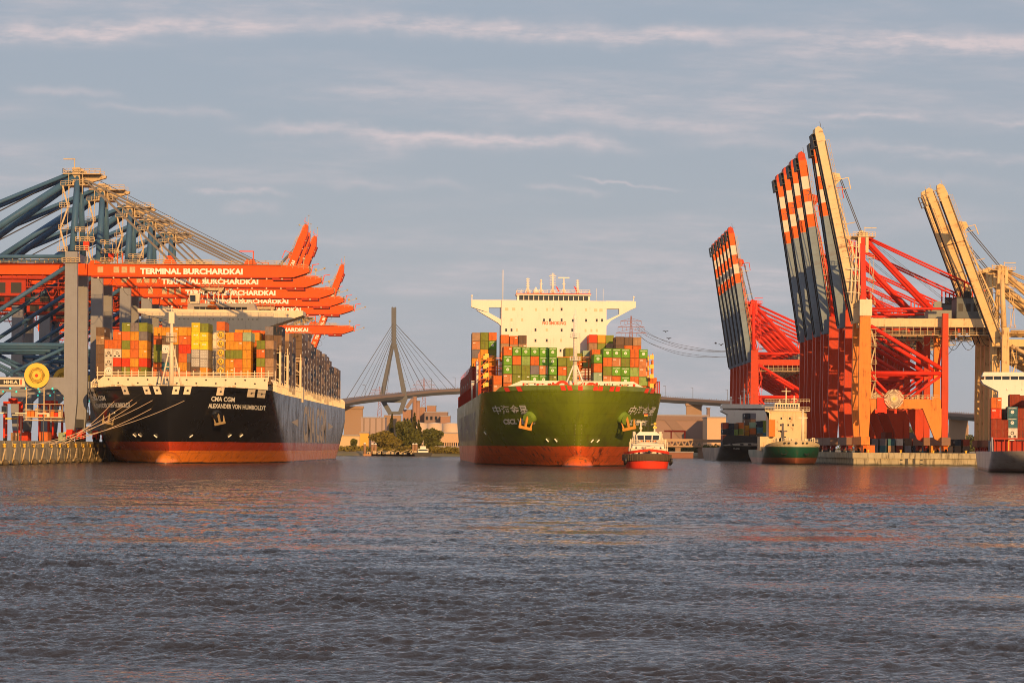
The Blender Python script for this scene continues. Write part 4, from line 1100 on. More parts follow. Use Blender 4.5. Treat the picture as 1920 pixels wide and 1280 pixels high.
# ============================================================ ship-to-shore cranes
def lattice_deck(m, x0, x1, y, z, t=0.12, step=3.0):
    """hand-railed walkway along x"""
    m.span(x0, x1, y - 0.45, y + 0.45, z - 0.1, z)
    m.rail([(x0, y - 0.45, z), (x1, y - 0.45, z)], 1.15, step, t); m.rail([(x0, y + 0.45, z), (x1, y + 0.45, z)], 1.15, step, t)
def stair_tower(m, x, y, z0, z1, w=2.2, t=0.14):
    n = max(2, int((z1 - z0) / 5.5)); dz = (z1 - z0) / n
    for dx_ in (-w / 2, w / 2): m.bar((x + dx_, y, z0), (x + dx_, y, z1), t)
    for k in range(n + 1):
        z = z0 + k * dz; m.span(x - w / 2 - 0.5, x + w / 2 + 0.5, y - 0.8, y + 0.8, z - 0.15, z)
        m.rail([(x - w / 2 - 0.5, y - 0.8, z), (x + w / 2 + 0.5, y - 0.8, z)], 1.2, 1.2, 0.1)
        if k < n: s_ = 1 if k % 2 else -1; m.bar((x - s_ * w / 2, y - 0.5, z), (x + s_ * w / 2, y - 0.5, z + dz), 0.18, 0.45)
def reel(parent, x, y, z, r, spokes=34, mats=None, fr=1, rim=True):
    m = MB(); m.disc((x, y + 0.1, z), r * 0.40, 0.5, 'y', 30)
    m.m = 0
    for k in range(spokes):
        a = 2 * math.pi * k / spokes; c_, s_ = math.cos(a), math.sin(a)
        m.bar((x + c_ * r * 0.3, y - 0.35 * fr, z + s_ * r * 0.3), (x + c_ * r, y - 0.35 * fr, z + s_ * r), r * 0.028, 0.25, up=(0, 1, 0), w2=r * 0.075, h2=0.25)
    m.disc((x, y - 0.36 * fr, z), r * 1.0, 0.3, 'y', 36, r * 0.66) if rim else None
    m.m = 1; m.disc((x, y - 0.55 * fr, z), r * 0.36, 0.5, 'y', 20); m.m = 2; m.disc((x, y - 0.85 * fr, z), r * 0.13, 0.3, 'y', 12)
    m.m = 3; m.disc((x, y + 0.1 * fr, z), r * 0.97, 0.12, 'y', 30)
    return m.build('cable_reel', mats, parent)
def bogie(parent, x, y, z0, mat, n=4, w=1.7):
    m = MB()
    m.prism([(-3.4, 2.0), (3.4, 2.0), (1.6, 3.4), (-1.6, 3.4)], x - w / 2, x + w / 2, 'x')
    for s_ in (-1, 1): m.prism([(s_ * 2.0 - 1.7, 0.75), (s_ * 2.0 + 1.7, 0.75), (s_ * 2.0 + 0.8, 2.0), (s_ * 2.0 - 0.8, 2.0)], x - w * 0.42, x + w * 0.42, 'x')
    m.v = [Vector((v.x, v.y + y, v.z + z0)) for v in m.v]
    m.m = 1
    for k in range(n):
        yy = y - 3.0 + k * 2.0; m.disc((x, yy, z0 + 0.45), 0.45, w * 0.6, 'x', 12)
        for s_ in (-1, 1): m.span(x - 0.35, x + 0.35, y + s_ * 3.6 - 0.3, y + s_ * 3.6 + 0.3, z0 + 0.4, z0 + 1.4)
    m.m = 2; m.ball((x - w * 0.6, y - 3.3, z0 + 2.4), 0.3, 8, 6); m.ball((x - w * 0.6, y + 3.0, z0 + 2.4), 0.3, 8, 6)
    return m.build('wheel_bogie', [mat, BLACKM, YELLOWM], parent)
def trolley(parent, x, z, w, cab=True, load=None):
    """trolley under the girder with operator's cab and spreader"""
    m = MB(); m.span(x - 3.4, x + 3.4, -w, w, z - 0.9, z - 0.1)
    for s_ in (-1, 1):
        for q_ in (-1, 1): m.span(x + s_ * 2.6 - 0.5, x + s_ * 2.6 + 0.5, q_ * w - 0.3, q_ * w + 0.3, z - 1.4, z - 0.2)
    m.rail([(x - 3.4, -w, z - 0.1), (x + 3.4, -w, z - 0.1)], 1.1, 1.2, 0.1)
    m.build('trolley', WALKWAY, parent)
    if cab:
        m = MB(); m.prism([(x - 6.6, z - 5.0), (x - 3.8, z - 5.0), (x - 3.6, z - 2.0), (x - 6.8, z - 2.0)], -w - 0.2, -w + 2.4)
        m.m = 1; m.prism([(x - 6.5, z - 4.4), (x - 4.9, z - 4.4), (x - 4.9, z - 2.4), (x - 6.6, z - 2.4)], -w - 0.25, -w - 0.19)
        m.m = 0; m.bar((x - 4.4, -w + 1, z - 2.0), (x - 3.0, -w + 1, z - 0.5), 0.25)
        m.build('operator_cab', [CREAM, GLASS], parent)
    if load is not None:
        m = MB(); zt = z - load
        m.span(x - 0.6, x + 0.6, -w * 0.9, w * 0.9, zt - 0.6, zt); m.span(x - 1.2, x + 1.2, -3.0, 3.0, zt - 0.35, zt + 0.1)
        for s_ in (-1, 1): m.span(x - 1.2, x + 1.2, s_ * 5.9 - 0.25, s_ * 5.9 + 0.25, zt - 0.8, zt - 0.3)
        m.span(x - 0.35, x + 0.35, -6, 6, zt - 0.75, zt - 0.35)
        m.ball((x, 0, zt + 1.0), 1.0, 10, 8, (1.0, 1, 0.55)); m.m = 1
        for s_ in (-1, 1):
            for q_ in (-1, 1): m.bar((x + s_ * 0.8, q_ * 1.6, zt), (x + s_ * 1.2, q_ * 1.6, z - 0.6), 0.07)
        m.build('spreader', [ORANGEM, CABLE], parent)

# ------------------------------------------------------------ left-hand cranes: local +x reaches over the ship, z from the quay datum 0
LX = -124.2 - 1.6          # waterside rail in world x
GAUGE_L = 35.0
def crane_left(label, raised=False, text=True, load=None, tx=30.0):
    r = empty('gantry_crane'); tag(r, label, 'crane', 'grey-legged gantry cranes on the left quay')
    Z0 = 6.0; zg0, zg1 = 53.6, 57.0; zt = 60.0; zap = 83.0; G = GAUGE_L
    for x in (0, -G):
        for y in (-9.5, 9.5):
            m = MB(); m.prism([(x - 1.2, 9.2), (x + 1.2, 9.2), (x + 1.85, 17), (x + 1.75, zt if x == 0 else 58.0), (x - 1.75, zt if x == 0 else 58.0), (x - 1.85, 17)], y - 1.0, y + 1.0)
            m.build('leg', GREYLEG, r); bogie(r, x, y, Z0, REDM)
    m = MB()
    for y in (-9.5, 9.5): m.prism([(-G + 1.8, 24.2), (-1.8, 24.2), (-1.8, 19.0), (-4.0, 21.2), (-G + 4.0, 21.2), (-G + 1.8, 19.0)], y - 0.95, y + 0.95)
    for x in (0, -G): m.span(x - 1.0, x + 1.0, -8.5, 8.5, 10.0, 12.4)
    m.build('portal_beam', GREYLEG, r)
    m = MB(); rt = 0.62
    for y in (-9.5, 9.5):
        m.tube((-1.8, y, 55.5), (-G + 0.5, y, 34.0), rt, n=10); m.tube((-1.8, y, 33.4), (-G + 1.8, y, 33.4), rt, n=10)
        m.tube((-1.8, y, 32.6), (-G / 2 - 1, y, 24.6), 0.5, n=10); m.tube((-G + 1.8, y, 32.6), (-G / 2 + 1, y, 24.6), 0.5, n=10)
        m.tube((-1.8, y, 58.6), (-G + 1.8, y, 58.3), 0.55, n=10)
    m.tube((-G, -8.6, 33.0), (-G, 8.6, 47.0), 0.5, n=8); m.tube((-G, 8.6, 47.0), (-G, -8.6, 56.0), 0.45, n=8)
    m.build('bracing', SLATE, r)
    m = MB(); m.span(-1.2, 1.2, -8.5, 8.5, 57.4, 59.8); m.span(-G - 1, -G + 1, -8.5, 8.5, 55.6, 58.0)
    m.build('cross_beam', GREYLEG, r)
    # A-frame
    for y in (-1, 1):
        m = MB(); m.tube((0.2, y * 9.0, zt), (0.4, y * 2.2, zap), 1.0, 0.85, n=12); m.build('mast_post', SLATE, r)
        m = MB(); m.tube((-0.6, y * 2.6, zap - 1.2), (-G + 1, y * 8.8, 58.5), 1.0, n=12); m.build('back_strut', SLATE, r)
        m = MB(); m.tube((-1.5, y * 1.6, zap + 0.4), (-62, y * 3.2, 58.0), 0.42, n=8); m.tube((-1.5, y * 3.4, zap - 0.2), (-62, y * 4.9, 57.6), 0.42, n=8); m.build('back_stay', SLATE, r)
    m = MB(); m.span(-3.6, 7.2, -4.2, 4.2, zap - 0.4, zap - 0.1); m.span(-2.6, 3.6, -3.6, 3.6, zap - 3.6, zap - 3.35)
    for y in (-4.2, 4.2): m.rail([(-3.6, y, zap - 0.1), (7.2, y, zap - 0.1)], 1.3, 1.5, 0.12)
    m.rail([(-3.6, -4.2, zap - 0.1), (-3.6, 4.2, zap - 0.1)], 1.3, 1.5, 0.12)
    for y in (-3.6, 3.6): m.rail([(-2.6, y, zap - 3.3), (3.6, y, zap - 3.3)], 1.3, 1.2, 0.12)
    m.prism([(1.0, zap - 0.6), (8.4, zap - 0.5), (8.2, zap - 1.2), (1.4, zap - 3.2)], -0.9, 0.9)
    m.span(-1.0, 1.2, -3.3, 3.3, zap - 3.3, zap + 1.6); m.bar((-0.4, -3, zap + 1.6), (-0.4, -3, zap + 4.0), 0.22); m.bar((-3.6, -3, zap + 4.0), (-0.2, -3, zap + 4.0), 0.3)
    for xx in (-1.9, 2.0):
        m.bar((xx, -3.9, zap - 6.2), (xx, -3.9, zap - 0.3), 0.18)
    m.disc((1.6, -2.0, zap + 0.2), 1.0, 0.4, 'y', 14, 0.4); m.disc((1.6, 2.0, zap + 0.2), 1.0, 0.4, 'y', 14, 0.4)
    m.build('apex_platform', WALKWAY, r)
    m = MB(); stair_tower(m, -2.7, -8.8, 60.2, zap - 3.6, 1.9)
    for v in range(len(m.v)): k_ = (m.v[v].z - 60.2) / (zap - 63.8); m.v[v].y += 5.2 * k_
    m.build('stairs', WALKWAY, r)
    m = MB()
    for (x0, x1, y, z) in ((1.2, 5.0, -10.6, 60.4), (1.2, 6.5, -10.0, 63.0), (1.0, 5.5, -9.6, 65.8), (-2.5, 2.5, -11.0, 57.0)): lattice_deck(m, x0, x1, y, z, 0.12, 1.2)
    m.m = 1; m.span(3.4, 5.0, -10.2, -9.4, 60.4, 62.8); m.m = 0
    for x in (2.2, 4.6): m.bar((x, -10, 57), (x, -10, 67), 0.16)
    m.build('service_platform', [WALKWAY, REDM], r)
    # back girder with its gear
    m = MB(); m.span(-66, 3.4, -3.2, 3.2, zg0 + 0.2, zg1); m.m = 1
    for y in (-4.4, 4.4): lattice_deck(m, -64, -2.4, y, zg1 + 0.2, 0.12, 2.5)
    m.m = 2; m.span(-64, -3, -3.4, 3.4, zg0 - 1.1, zg0 - 0.35)
    for i in range(14):
        for y in (-3.6, 3.6): m.bar((-62 + i * 4.4, y, zg0 + 0.2), (-62 + i * 4.4, y, zg0 - 3.4), 0.2)
    for y in (-3.6, 3.6): m.bar((-62, y, zg0 - 3.4), (-3, y, zg0 - 3.4), 0.22); m.bar((-62, y, zg0 - 2.2), (-3, y, zg0 - 2.2), 0.12)
    for i in range(12):
        x = -60 + i * 4.6
        for k in range(6):
            a0, a1 = k / 6, (k + 1) / 6
            m.bar((x + 4.6 * a0, 0, zg0 - 1.2 - 5.0 * (4 * a0 * (1 - a0))), (x + 4.6 * a1, 0, zg0 - 1.2 - 5.0 * (4 * a1 * (1 - a1))), 0.16)
    m.build('back_girder', [CRANE_RED, WALKWAY, CRANE_DRED], r)
    m = MB(); m.span(-58, -38, -5, 5, 57.4, 63.5); m.m = 1
    for i in range(4): m.span(-56 + i * 4.8, -53.4 + i * 4.8, -5.06, -4.99, 58.6, 62.0)
    m.m = 2; m.span(-33, -14, -4.2, 4.2, 47.6, 52.2); m.m = 1
    for i in range(4): m.span(-32 + i * 4.6, -29 + i * 4.6, -4.26, -4.19, 48.4, 51.4)
    m.build('machinery_house', [CRANE_DRED, BLACKM, CRANE_DRED], r)
    # boom, built from its hinge at the origin of its own part
    m = MB(); BL = 63.0
    b_ = [(0, -1.9), (0, 1.5), (BL - 1.2, 1.5), (BL + 0.4, 1.0), (BL + 0.6, -0.4), (BL - 0.6, -0.9), (BL - 4.0, -2.0)]
    m.prism(b_, -2.9, 2.9)
    m.prism([(0.2, 1.5), (4.0, 1.5), (2.4, 2.5), (0.8, 2.5)], -2.6, 2.6); m.prism([(21.5, 1.5), (25.5, 1.5), (23.5, 4.2), (22.5, 4.0)], -1.8, 1.8); m.prism([(44.5, 1.5), (48.5, 1.5), (47.5, 3.2), (45.5, 3.2)], -1.8, 1.8)
    m.m = 1
    for y in (-3.5, 3.5):
        m.span(2, BL - 7, y - 0.4, y + 0.4, 1.5, 1.6); m.rail([(2, y, 1.6), (BL - 7, y, 1.6)], 1.1, 2.4, 0.1)
    m.rail([(BL - 9, -3.0, 1.2), (BL + 0.6, -3.0, 0.2)], 1.2, 1.4, 0.1); m.rail([(BL + 0.6, -3.0, 0.2), (BL + 0.6, 3.0, 0.2)], 1.2, 1.4, 0.1)
    m.bar((BL - 1, -2.6, 0), (BL - 1, -2.6, 3.4), 0.2); m.ball((BL - 1, -2.6, 3.4), 0.45, 8, 6); m.bar((BL, -2.8, -1), (BL + 5.0, -2.8, 0.6), 0.16); m.ball((BL + 5.0, -2.8, 0.7), 0.3, 8, 6)
    m.m = 0; m.bar((BL + 1.0, -2.8, -1), (BL + 1.6, -2.8, 1.6), 0.25); m.bar((BL + 1.4, -2.8, 1.6), (BL + 3.4, -2.8, 1.9), 0.2); m.bar((47.5, -2.9, 1.5), (47.5, -2.9, 5.4), 0.3); m.bar((43.5, -2.9, 5.4), (47.6, -2.9, 5.4), 0.3)
    m.bar((8.5, -3, 1.5), (8.5, -3, 4.6), 0.3); m.bar((10, -3, 1.5), (10, -3, 4.6), 0.3)
    m.m = 2; m.span(1, BL - 8, -2.85, 2.85, -2.3, -1.93); m.span(BL - 10, BL - 4.5, -3.0, 3.0, -2.9, -2.2)
    m.m = 3
    for i in range(13): m.ball((3 + i * 4.4, -3.1, -2.5), 0.28, 6, 5)
    for i in range(9):
        x = 3 + i * 4.2
        for k in range(5):
            a0, a1 = k / 5, (k + 1) / 5
            m.m = 4; m.bar((x + 4.2 * a0, -2.4, -2.5 - 2.4 * (4 * a0 * (1 - a0))), (x + 4.2 * a1, -2.4, -2.5 - 2.4 * (4 * a1 * (1 - a1))), 0.10)
    m.m = 1
    for i in range(5): m.span(2.8 + i * 2.3, 4.4 + i * 2.3, -2.93, -2.88, -1.0, 0.7) if i not in (1,) else None
    bo = m.build('boom', [CRANE_RED, WALKWAY, CRANE_DRED, CREAM, BLACKM], r, (3.6, 0, 55.5))
    m = MB(); text_fit(m, 'TERMINAL BURCHARDKAI', lambda a, b: (15.0 + a, -2.96, -1.35 + b), 29.5, 1.75, 0.05)
    m.build('lettering', LETTER, bo)
    if raised: bo.rotation_euler = (0, -R(raised), 0)
    ang = R(raised) if raised else 0.0
    def bp(x, z): return (3.6 + x * math.cos(ang) - z * math.sin(ang), 55.5 + x * math.sin(ang) + z * math.cos(ang))
    m = MB()
    for (bx, w_, fold) in ((23.0, 0.40, 1), (46.5, 0.40, 1)):
        for y in (-1, 1):
            x1_, z1_ = bp(bx, 3.0)
            m.bar((2.2, y * 2.4, zap - 1.6), (x1_, y * 1.6, z1_), w_, 0.5)
    m.build('fore_stays', STAY, r)
    m = MB()
    for y in (-0.8, 0.0, 0.8):
        x1_, z1_ = bp(50, 2.0); m.tube((1.4, y, zap + 0.6), (x1_, y, z1_), 0.07, n=5, cap=False); m.tube((-1.4, y, zap + 0.2), (-40, y, 63), 0.07, n=5, cap=False)
    m.build('hoist_ropes', CABLE, r)
    if load is not None: trolley(r, tx, 53.2, 3.6, True, load)
    # gear on the portal: reel, sign plate, electrical platform
    reel(r, -9.2, -12.0, 24.6, 3.55, 40, [YELLOWM, YELLOWM, REDM, BLACKM])
    m = MB(); m.span(-20.5, -12.9, -10.58, -10.48, 21.6, 23.9); m.m = 1; m.span(-20.1, -14.5, -10.62, -10.58, 21.95, 23.55); m.m = 2; m.span(-14.2, -13.8, -10.62, -10.58, 21.95, 23.55)
    m.m = 3; text_fit(m, 'HHLA', lambda a, b: (-18.9 + a, -10.66, 22.25 + b), 4.0, 1.0, 0.04); m.build('company_sign', [CREAM, BLACKM, REDM, CREAM], r)
    m = MB(); m.span(-12.5, -2.0, -12.0, -7.0, 12.6, 12.9); m.rail([(-12.5, -12, 12.9), (-2, -12, 12.9)], 3.6, 3.4, 0.16, 2)
    for i in range(9): x = -12 + i * 1.1; m.m = random.choice((0, 1, 2, 3)); m.span(x, x + 0.9, -11.5, -9, 12.9, 13.8 + random.random() * 1.6)
    m.m = 0; m.span(-12.8, -1.9, -12.1, -7, 11.8, 12.1)
    for x in (-12.2, -7.2): m.bar((x, -11.8, 12), (x, -11.8, 21.2), 0.3)
    m.build('electrical_platform', [WALKWAY, ORANGEM, REDM, CREAM], r)
    m = MB()
    for x in (-17, -12.5, -9, -5, -24, -28): m.ball((x, -10.9, 20.9), 0.32, 8, 6)
    m.build('portal_lamp', plain('lamp_teal', (0.05, 0.75, 0.6), 0.3, emit=0.6), r)
    return r
CL_D = [793.5, 842, 903, 955, 1012]
LEFT_L = ['nearest red-boomed crane with TERMINAL BURCHARDKAI lettering fully readable, topmost of the booms',
          'second red-boomed crane, its boom just under the topmost lettered boom',
          'third red-boomed crane with a trolley hanging in front of its lettering',
          'fourth red-boomed crane, its boom low over the black ship\'s wheelhouse',
          'fifth red-boomed crane, its boom tip reaching farthest right above the black ship']
loads = [None, 5.5, None, 7.0, None]
for i, D in enumerate(CL_D):
    c = crane_left(LEFT_L[i], load=loads[i], tx=34.0 if i == 1 else 40.0); c.location = (LX, D, 0)
LEFT_R = [(-113.5, 1205, 69, 0.88, 'tallest raised red boom behind the five lowered booms'), (-118.5, 1278, 69, 0.90, 'middle raised red boom of three behind the lowered booms'),
          (-117.0, 1300, 69, 0.90, 'hindmost raised red boom of three behind the lowered booms'), (-103.0, 1340, 70, 0.80, 'lone raised red boom right of the lettered boom tips')]
for (x, D, a, s_, lab) in LEFT_R:
    c = crane_left(lab, raised=a, load=None); c.location = (x, D, 6.0 * (1 - s_)); c.scale = (s_, s_, s_)
c = crane_left('distant red-boomed crane working low over the black ship\'s stern stacks', load=3.0, tx=46.0); c.location = (-66.0 - 68.5, 1165, -1.0)
bpy.data.objects  # (the distant crane stands back from the quay edge like the others)

# ------------------------------------------------------------ right-hand cranes: local +x points at the water (world -x)
def crane_right(label, group, pal, boom_ang=77.5, near=False, boomL=67.0, single=False):
    legc, boomc, stayc, tip = pal
    r = empty('gantry_crane', (0, 0, 0), math.pi); tag(r, label, 'crane', group)
    Z0 = 4.2; G = 27.5; zg = 47.5; zt = 55.0; zap = 79.0
    # local frame is turned half round: the face towards the camera is local +y
    for x in (0, -G):
        for y in (-9.0, 9.0):
            w_ = (1.35 if single else 2.1) if x == 0 else 1.15
            m = MB(); foot = 1.3 if x == 0 else 1.0
            m.prism([(x - foot, 7.4), (x + foot, 7.4), (x + w_ * 0.95, 19), (x + w_, 22.5), (x + w_ * 0.85, zt if x == 0 else 52), (x - w_ * 0.85, zt if x == 0 else 52), (x - w_, 22.5), (x - w_ * 0.95, 19)], y - 1.1, y + 1.1)
            m.build('leg', EURO_LEG if (near and x and y > 0) else legc, r); bogie(r, x, y, Z0, CRANE_DRED if not near else ORANGEM, w=1.5)
        m = MB(); m.span(x - 1.5, x + 1.5, -13, 13, 6.8, 9.6); m.build('sill_beam', plain('sill_brown', (0.22, 0.12, 0.08), 0.7) if not near or x else legc, r)
    for y in (-9.0, 9.0): m = MB(); m.prism([(-G + 1.4, 22.6), (-2.2, 22.6), (-2.2, 17.5), (-3.6, 19.4), (-G + 3.0, 19.4), (-G + 1.4, 15.5)], y - 1.0, y + 1.0); m.build('portal_beam', legc, r)
    m = MB()
    for y in (9.0,):
        m.prism([(-G + 1.0, 19.5), (-G + 3.6, 19.5), (-G + 7.6, 19.5), (-G + 3.4, 9.0), (-G + 1.2, 8.0)], y - 0.9, y + 0.9)
    m.build('haunch', legc, r)
    m = MB(); rt = 0.55
    for y in (-9.0, 9.0):
        m.tube((-2.0, y, 31.5), (-G + 1.2, y, 31.5), 0.7, n=10)
        m.tube((-2.0, y, 47.5), (-G + 1.0, y, 33.0), 0.75, n=10)
        m.tube((-2.0, y, 30.8), (-9.5, y, 23.0), 0.5, n=8); m.tube((-G + 1.2, y, 30.8), (-G / 2 - 2, y, 23.0), 0.5, n=8)
        m.tube((-1.8, y, 53.6), (-G + 1.0, y, 53.6), 0.42, n=8)
    m.tube((-G, -8, 32), (-G, 8, 46), 0.45, n=8); m.tube((-G, 8, 46), (-G, -8, 52), 0.45, n=8)
    m.build('bracing', stayc, r)
    # mast and stays
    for y in (-1, 1):
        m = MB(); m.tube((0.3, y * 8.0, zt), (0.2, y * 2.0, zap), 0.95, 0.8, n=10) if not near else m.bar((0.3, y * 8.0, zt), (0.2, y * 2.0, zap), 1.7, 1.6)
        m.build('mast_post', stayc, r)
        m = MB(); m.tube((-0.6, y * 2.2, zap - 1.0), (-24.0, y * 4.2, 53.5), 0.8, n=10); m.build('back_strut', stayc, r)
        m = MB(); m.tube((-1.0, y * 2.4, zap - 0.3), (-42, y * 4.4, 60.0), 0.34, n=8); m.build('back_stay', stayc, r)
    m = MB()
    for y in (-4.4, 4.4): m.bar((-37.6, y, 62.0), (-37.6, y, 49), 0.45); m.bar((-34.8, y, 63.0), (-34.8, y, 49), 0.45)
    m.build('stay_post', stayc, r)
    m = MB()
    m.span(-4.2, 3.6, -3.6, 3.6, zap - 0.5, zap - 0.25); m.rail([(-4.2, 3.6, zap - 0.2), (3.6, 3.6, zap - 0.2)], 1.3, 1.1, 0.13); m.rail([(-4.2, -3.6, zap - 0.2), (3.6, -3.6, zap - 0.2)], 1.3, 1.1, 0.13)
    m.span(-1.6, 1.4, -3.0, 3.0, zap - 2.6, zap + 1.2); m.prism([(1.0, zap - 1.6), (6.4, zap - 1.0), (6.2, zap - 0.2), (1.0, zap)], -0.6, 0.6)
    m.bar((-0.6, 2.6, zap + 1.2), (-0.6, 2.6, zap + 3.0), 0.2); m.bar((-4.6, 2.6, zap + 2.6), (-0.4, 2.6, zap + 2.6), 0.25)
    m.disc((0.4, 1.4, zap + 0.9), 1.0, 0.4, 'y', 12, 0.4); m.disc((0.4, -1.4, zap + 0.9), 1.0, 0.4, 'y', 12, 0.4)
    for s_ in (-1.3, 1.3): m.span(s_ - 0.5, s_ + 0.5, 3.1, 3.5, zap - 6.0, zap - 0.6)
    m.build('apex_platform', boomc if near else stayc, r)
    if near:
        m = MB()
        for x in (2.0, 3.3, 4.6): m.tube((x, 7.0, zt + 1), (x - 1.0, 3.0, zap - 2), 0.28, n=8)
        for k in range(5): m.bar((1.4, 6.6 - k * 0.7, zt + 4 + k * 4.0), (6.0, 6.6 - k * 0.7, zt + 4.4 + k * 4.0), 0.25)
        m.build('mast_pipes', CREAM, r)
        m = MB(); m.span(-2.3, 1.9, 7.8, 10.3, 51, 56.6); m.build('leg_head', CREAM, r)
    m = MB(); stair_tower(m, -2.6, 8.4, zt, zap - 8, 1.3, 0.12)
    for v in range(len(m.v)): k_ = (m.v[v].z - zt) / (zap - 8 - zt); m.v[v].y -= 3.6 * k_
    stair_tower(m, -2.9, 9.6, 22.8, 46.5, 1.5, 0.12); m.build('stairs', WALKWAY if near else stayc, r)
    # fixed girder and walkways, machinery house
    m = MB(); 
    for y in (-5.0, 5.0): m.span(-47, 1.0, y - 0.8, y + 0.8, zg, zg + 2.9)
    m.m = 1
    for y in (-6.6, 6.6):
        m.span(-46, -2.4, y - 0.7, y + 0.7, zg - 2.9, zg - 2.6)
        for i in range(19): m.bar((-46 + i * 2.42, y, zg - 2.6), (-46 + i * 2.42, y, zg), 0.2)
        m.rail([(-46, y + 0.7, zg - 2.6), (-2.4, y + 0.7, zg - 2.6)], 1.1, 2.42, 0.1)
    m.m = 2
    for i in range(15): x = -44 + i * 2.9; m.span(x, x + random.uniform(0.8, 2.2), 2, 5, zg - 2.4, zg - 2.4 + random.uniform(0.6, 1.9))
    for i in range(8):
        x = -46 + i * 5.4
        for k in range(6):
            a0, a1 = k / 6, (k + 1) / 6
            m.bar((x + 5.4 * a0, 3, zg - 2.9 - 3.4 * (4 * a0 * (1 - a0))), (x + 5.4 * a1, 3, zg - 2.9 - 3.4 * (4 * a1 * (1 - a1))), 0.16)
    m.build('girder', [boomc if near else legc, WALKWAY, BLACKM], r)
    m = MB(); m.span(-43, -32, -5.5, 5.5, 50.6, 57.6); m.m = 1; m.span(-43.3, -31.7, -5.8, 5.8, 57.6, 57.9); m.span(-37, -34.4, 5.0, 5.4, 57.9, 60.0)
    m.m = 2; m.span(-30.5, -22.5, -4, 4, 50.6, 53.4); m.span(-27, -24.5, 3.6, 4.0, 53.4, 56.4)
    for i in range(4): m.m = 1; m.span(-42 + i * 2.6, -40.4 + i * 2.6, 5.5, 5.56, 53.0, 55.6)
    m.build('machinery_house', [plain('house_slate', (0.10, 0.12, 0.13), 0.6), BLACKM, plain('house_grey', (0.22, 0.24, 0.22), 0.6)], r)
    # boom raised: part with its own hinge
    hx = 1.6; m = MB(); L = boomL; dp = 1.5
    seg = [(0.0, 40.6, 0), (40.6, 45.4, 1), (45.4, 50.2, 2), (50.2, 55.0, 1), (55.0, 59.8, 2), (59.8, L - 1.0, 1)] if tip else [(0.0, L - 1.0, 0)]
    for yy in ((-3.4, 3.4) if not single else (3.4,)):
        for a, b, mi in seg:
            m.m = mi if tip else 0
            m.span(a + 0.0, b, yy - 0.85, yy + 0.85, -dp, dp)
    m.m = 4
    for yy in ((-2.5, 2.5) if not single else (2.6,)): m.span(1.0, L - 4, yy - 0.12, yy + 0.12, -dp - 0.35, -dp)
    m.m = 3
    if not single:
        for i in range(14): m.span(2 + i * 4.8, 2.5 + i * 4.8, -2.5, 2.5, -dp + 0.2, -dp + 0.9)
    m.m = 5 if tip else 0
    # tip head and upper-side gear
    m.prism([(L - 1.0, -dp), (L - 1.0, dp * 0.9), (L + 1.2, dp * 0.8), (L + 2.4, dp * 0.1), (L + 2.0, -dp * 0.7), (L + 0.4, -dp)], -4.1 if not single else 2.5, 4.1 if not single else 4.3)
    m.m = 4 if not single else 3
    y0_ = -4.2 if not single else 2.6
    for zz_ in (-dp - 1.3, -dp - 0.25): m.span(L - 4.5, L + 0.2, y0_, 4.2, zz_, zz_ + 0.15)
    for xx_ in (L - 4.4, L - 2.2, L + 0.1): m.span(xx_ - 0.12, xx_ + 0.12, y0_, 4.15, -dp - 1.2, -dp - 0.2)
    m.rail([(L + 1.4, 3.6, dp * 0.6), (L + 1.4, 3.6, dp * 0.6 + 0.1)], 0.9, 1.0, 0.1); m.bar((L + 1.0, 3.7, dp * 0.6), (L + 3.8, 3.7, dp * 0.6), 0.14)
    m.m = 3
    for yy in ((-4.9, 4.9) if not single else (4.9,)):
        m.span(2, L - 3, yy - 0.4, yy + 0.4, dp - 0.1, dp); m.rail([(2, yy, dp), (L - 3, yy, dp)], 1.2, 2.2, 0.11)
    m.m = 5 if tip else 0
    for yy in ((-3.4, 3.4) if not single else (3.4,)):
        m.bar((L - 16, yy, dp), (1, yy, dp + 3.2), 0.45)
        for k in range(9): xx = 3 + k * (L - 20) / 9; m.bar((xx, yy, dp), (xx + 2, yy, dp + 3.2 * (1 - (xx - 1) / (L - 17)) + 0.1), 0.22)
    m.prism([(L - 19, dp), (L - 14, dp), (L - 15, dp + 2.6), (L - 17, dp + 2.8)], -3 if not single else 2.4, 3 if not single else 4.2)
    m.bar((L - 17, 3.6, dp), (L - 17, 3.6, dp + 5.2), 0.25); m.bar((L - 21.0, 3.6, dp + 5.2), (L - 17, 3.6, dp + 5.2), 0.3)
    m.m = 3
    for k in range(4): m.bar((10 + k * 12, 3.6, dp), (10 + k * 12, 3.6, dp + 4.5), 0.28)
    bo = m.build('boom', [boomc, ORANGEM2, TIPW, WALKWAY, BLACKM, legc], r, (hx, 0, zg + 1.5)); bo.rotation_euler = (0, -R(boom_ang), 0)
    if tip:     # curved stroke emblem and small upright name on the pale band, as seen from the water end and from the camera side
        m = MB(); n = 18
        for (r0, a0, a1, cx_, cz_) in ((1.0, 40, 250, 53.6, 0.0), (0.62, -60, 140, 53.7, 0.1)):
            for k in range(n):
                t0, t1 = R(a0 + (a1 - a0) * k / n), R(a0 + (a1 - a0) * (k + 1) / n); w0 = 0.12 + 0.16 * math.sin(math.pi * k / n)
                m.bar((cx_ + r0 * math.cos(t0), 4.26, cz_ + r0 * math.sin(t0)), (cx_ + r0 * math.cos(t1), 4.26, cz_ + r0 * math.sin(t1)), 0.03, w0 * 1.6, up=(0, 1, 0)) if False else m.bar((cx_ + r0 * math.cos(t0), 4.27, cz_ + r0 * math.sin(t0)), (cx_ + r0 * math.cos(t1), 4.27, cz_ + r0 * math.sin(t1)), w0, 0.03, up=(0, 1, 0))
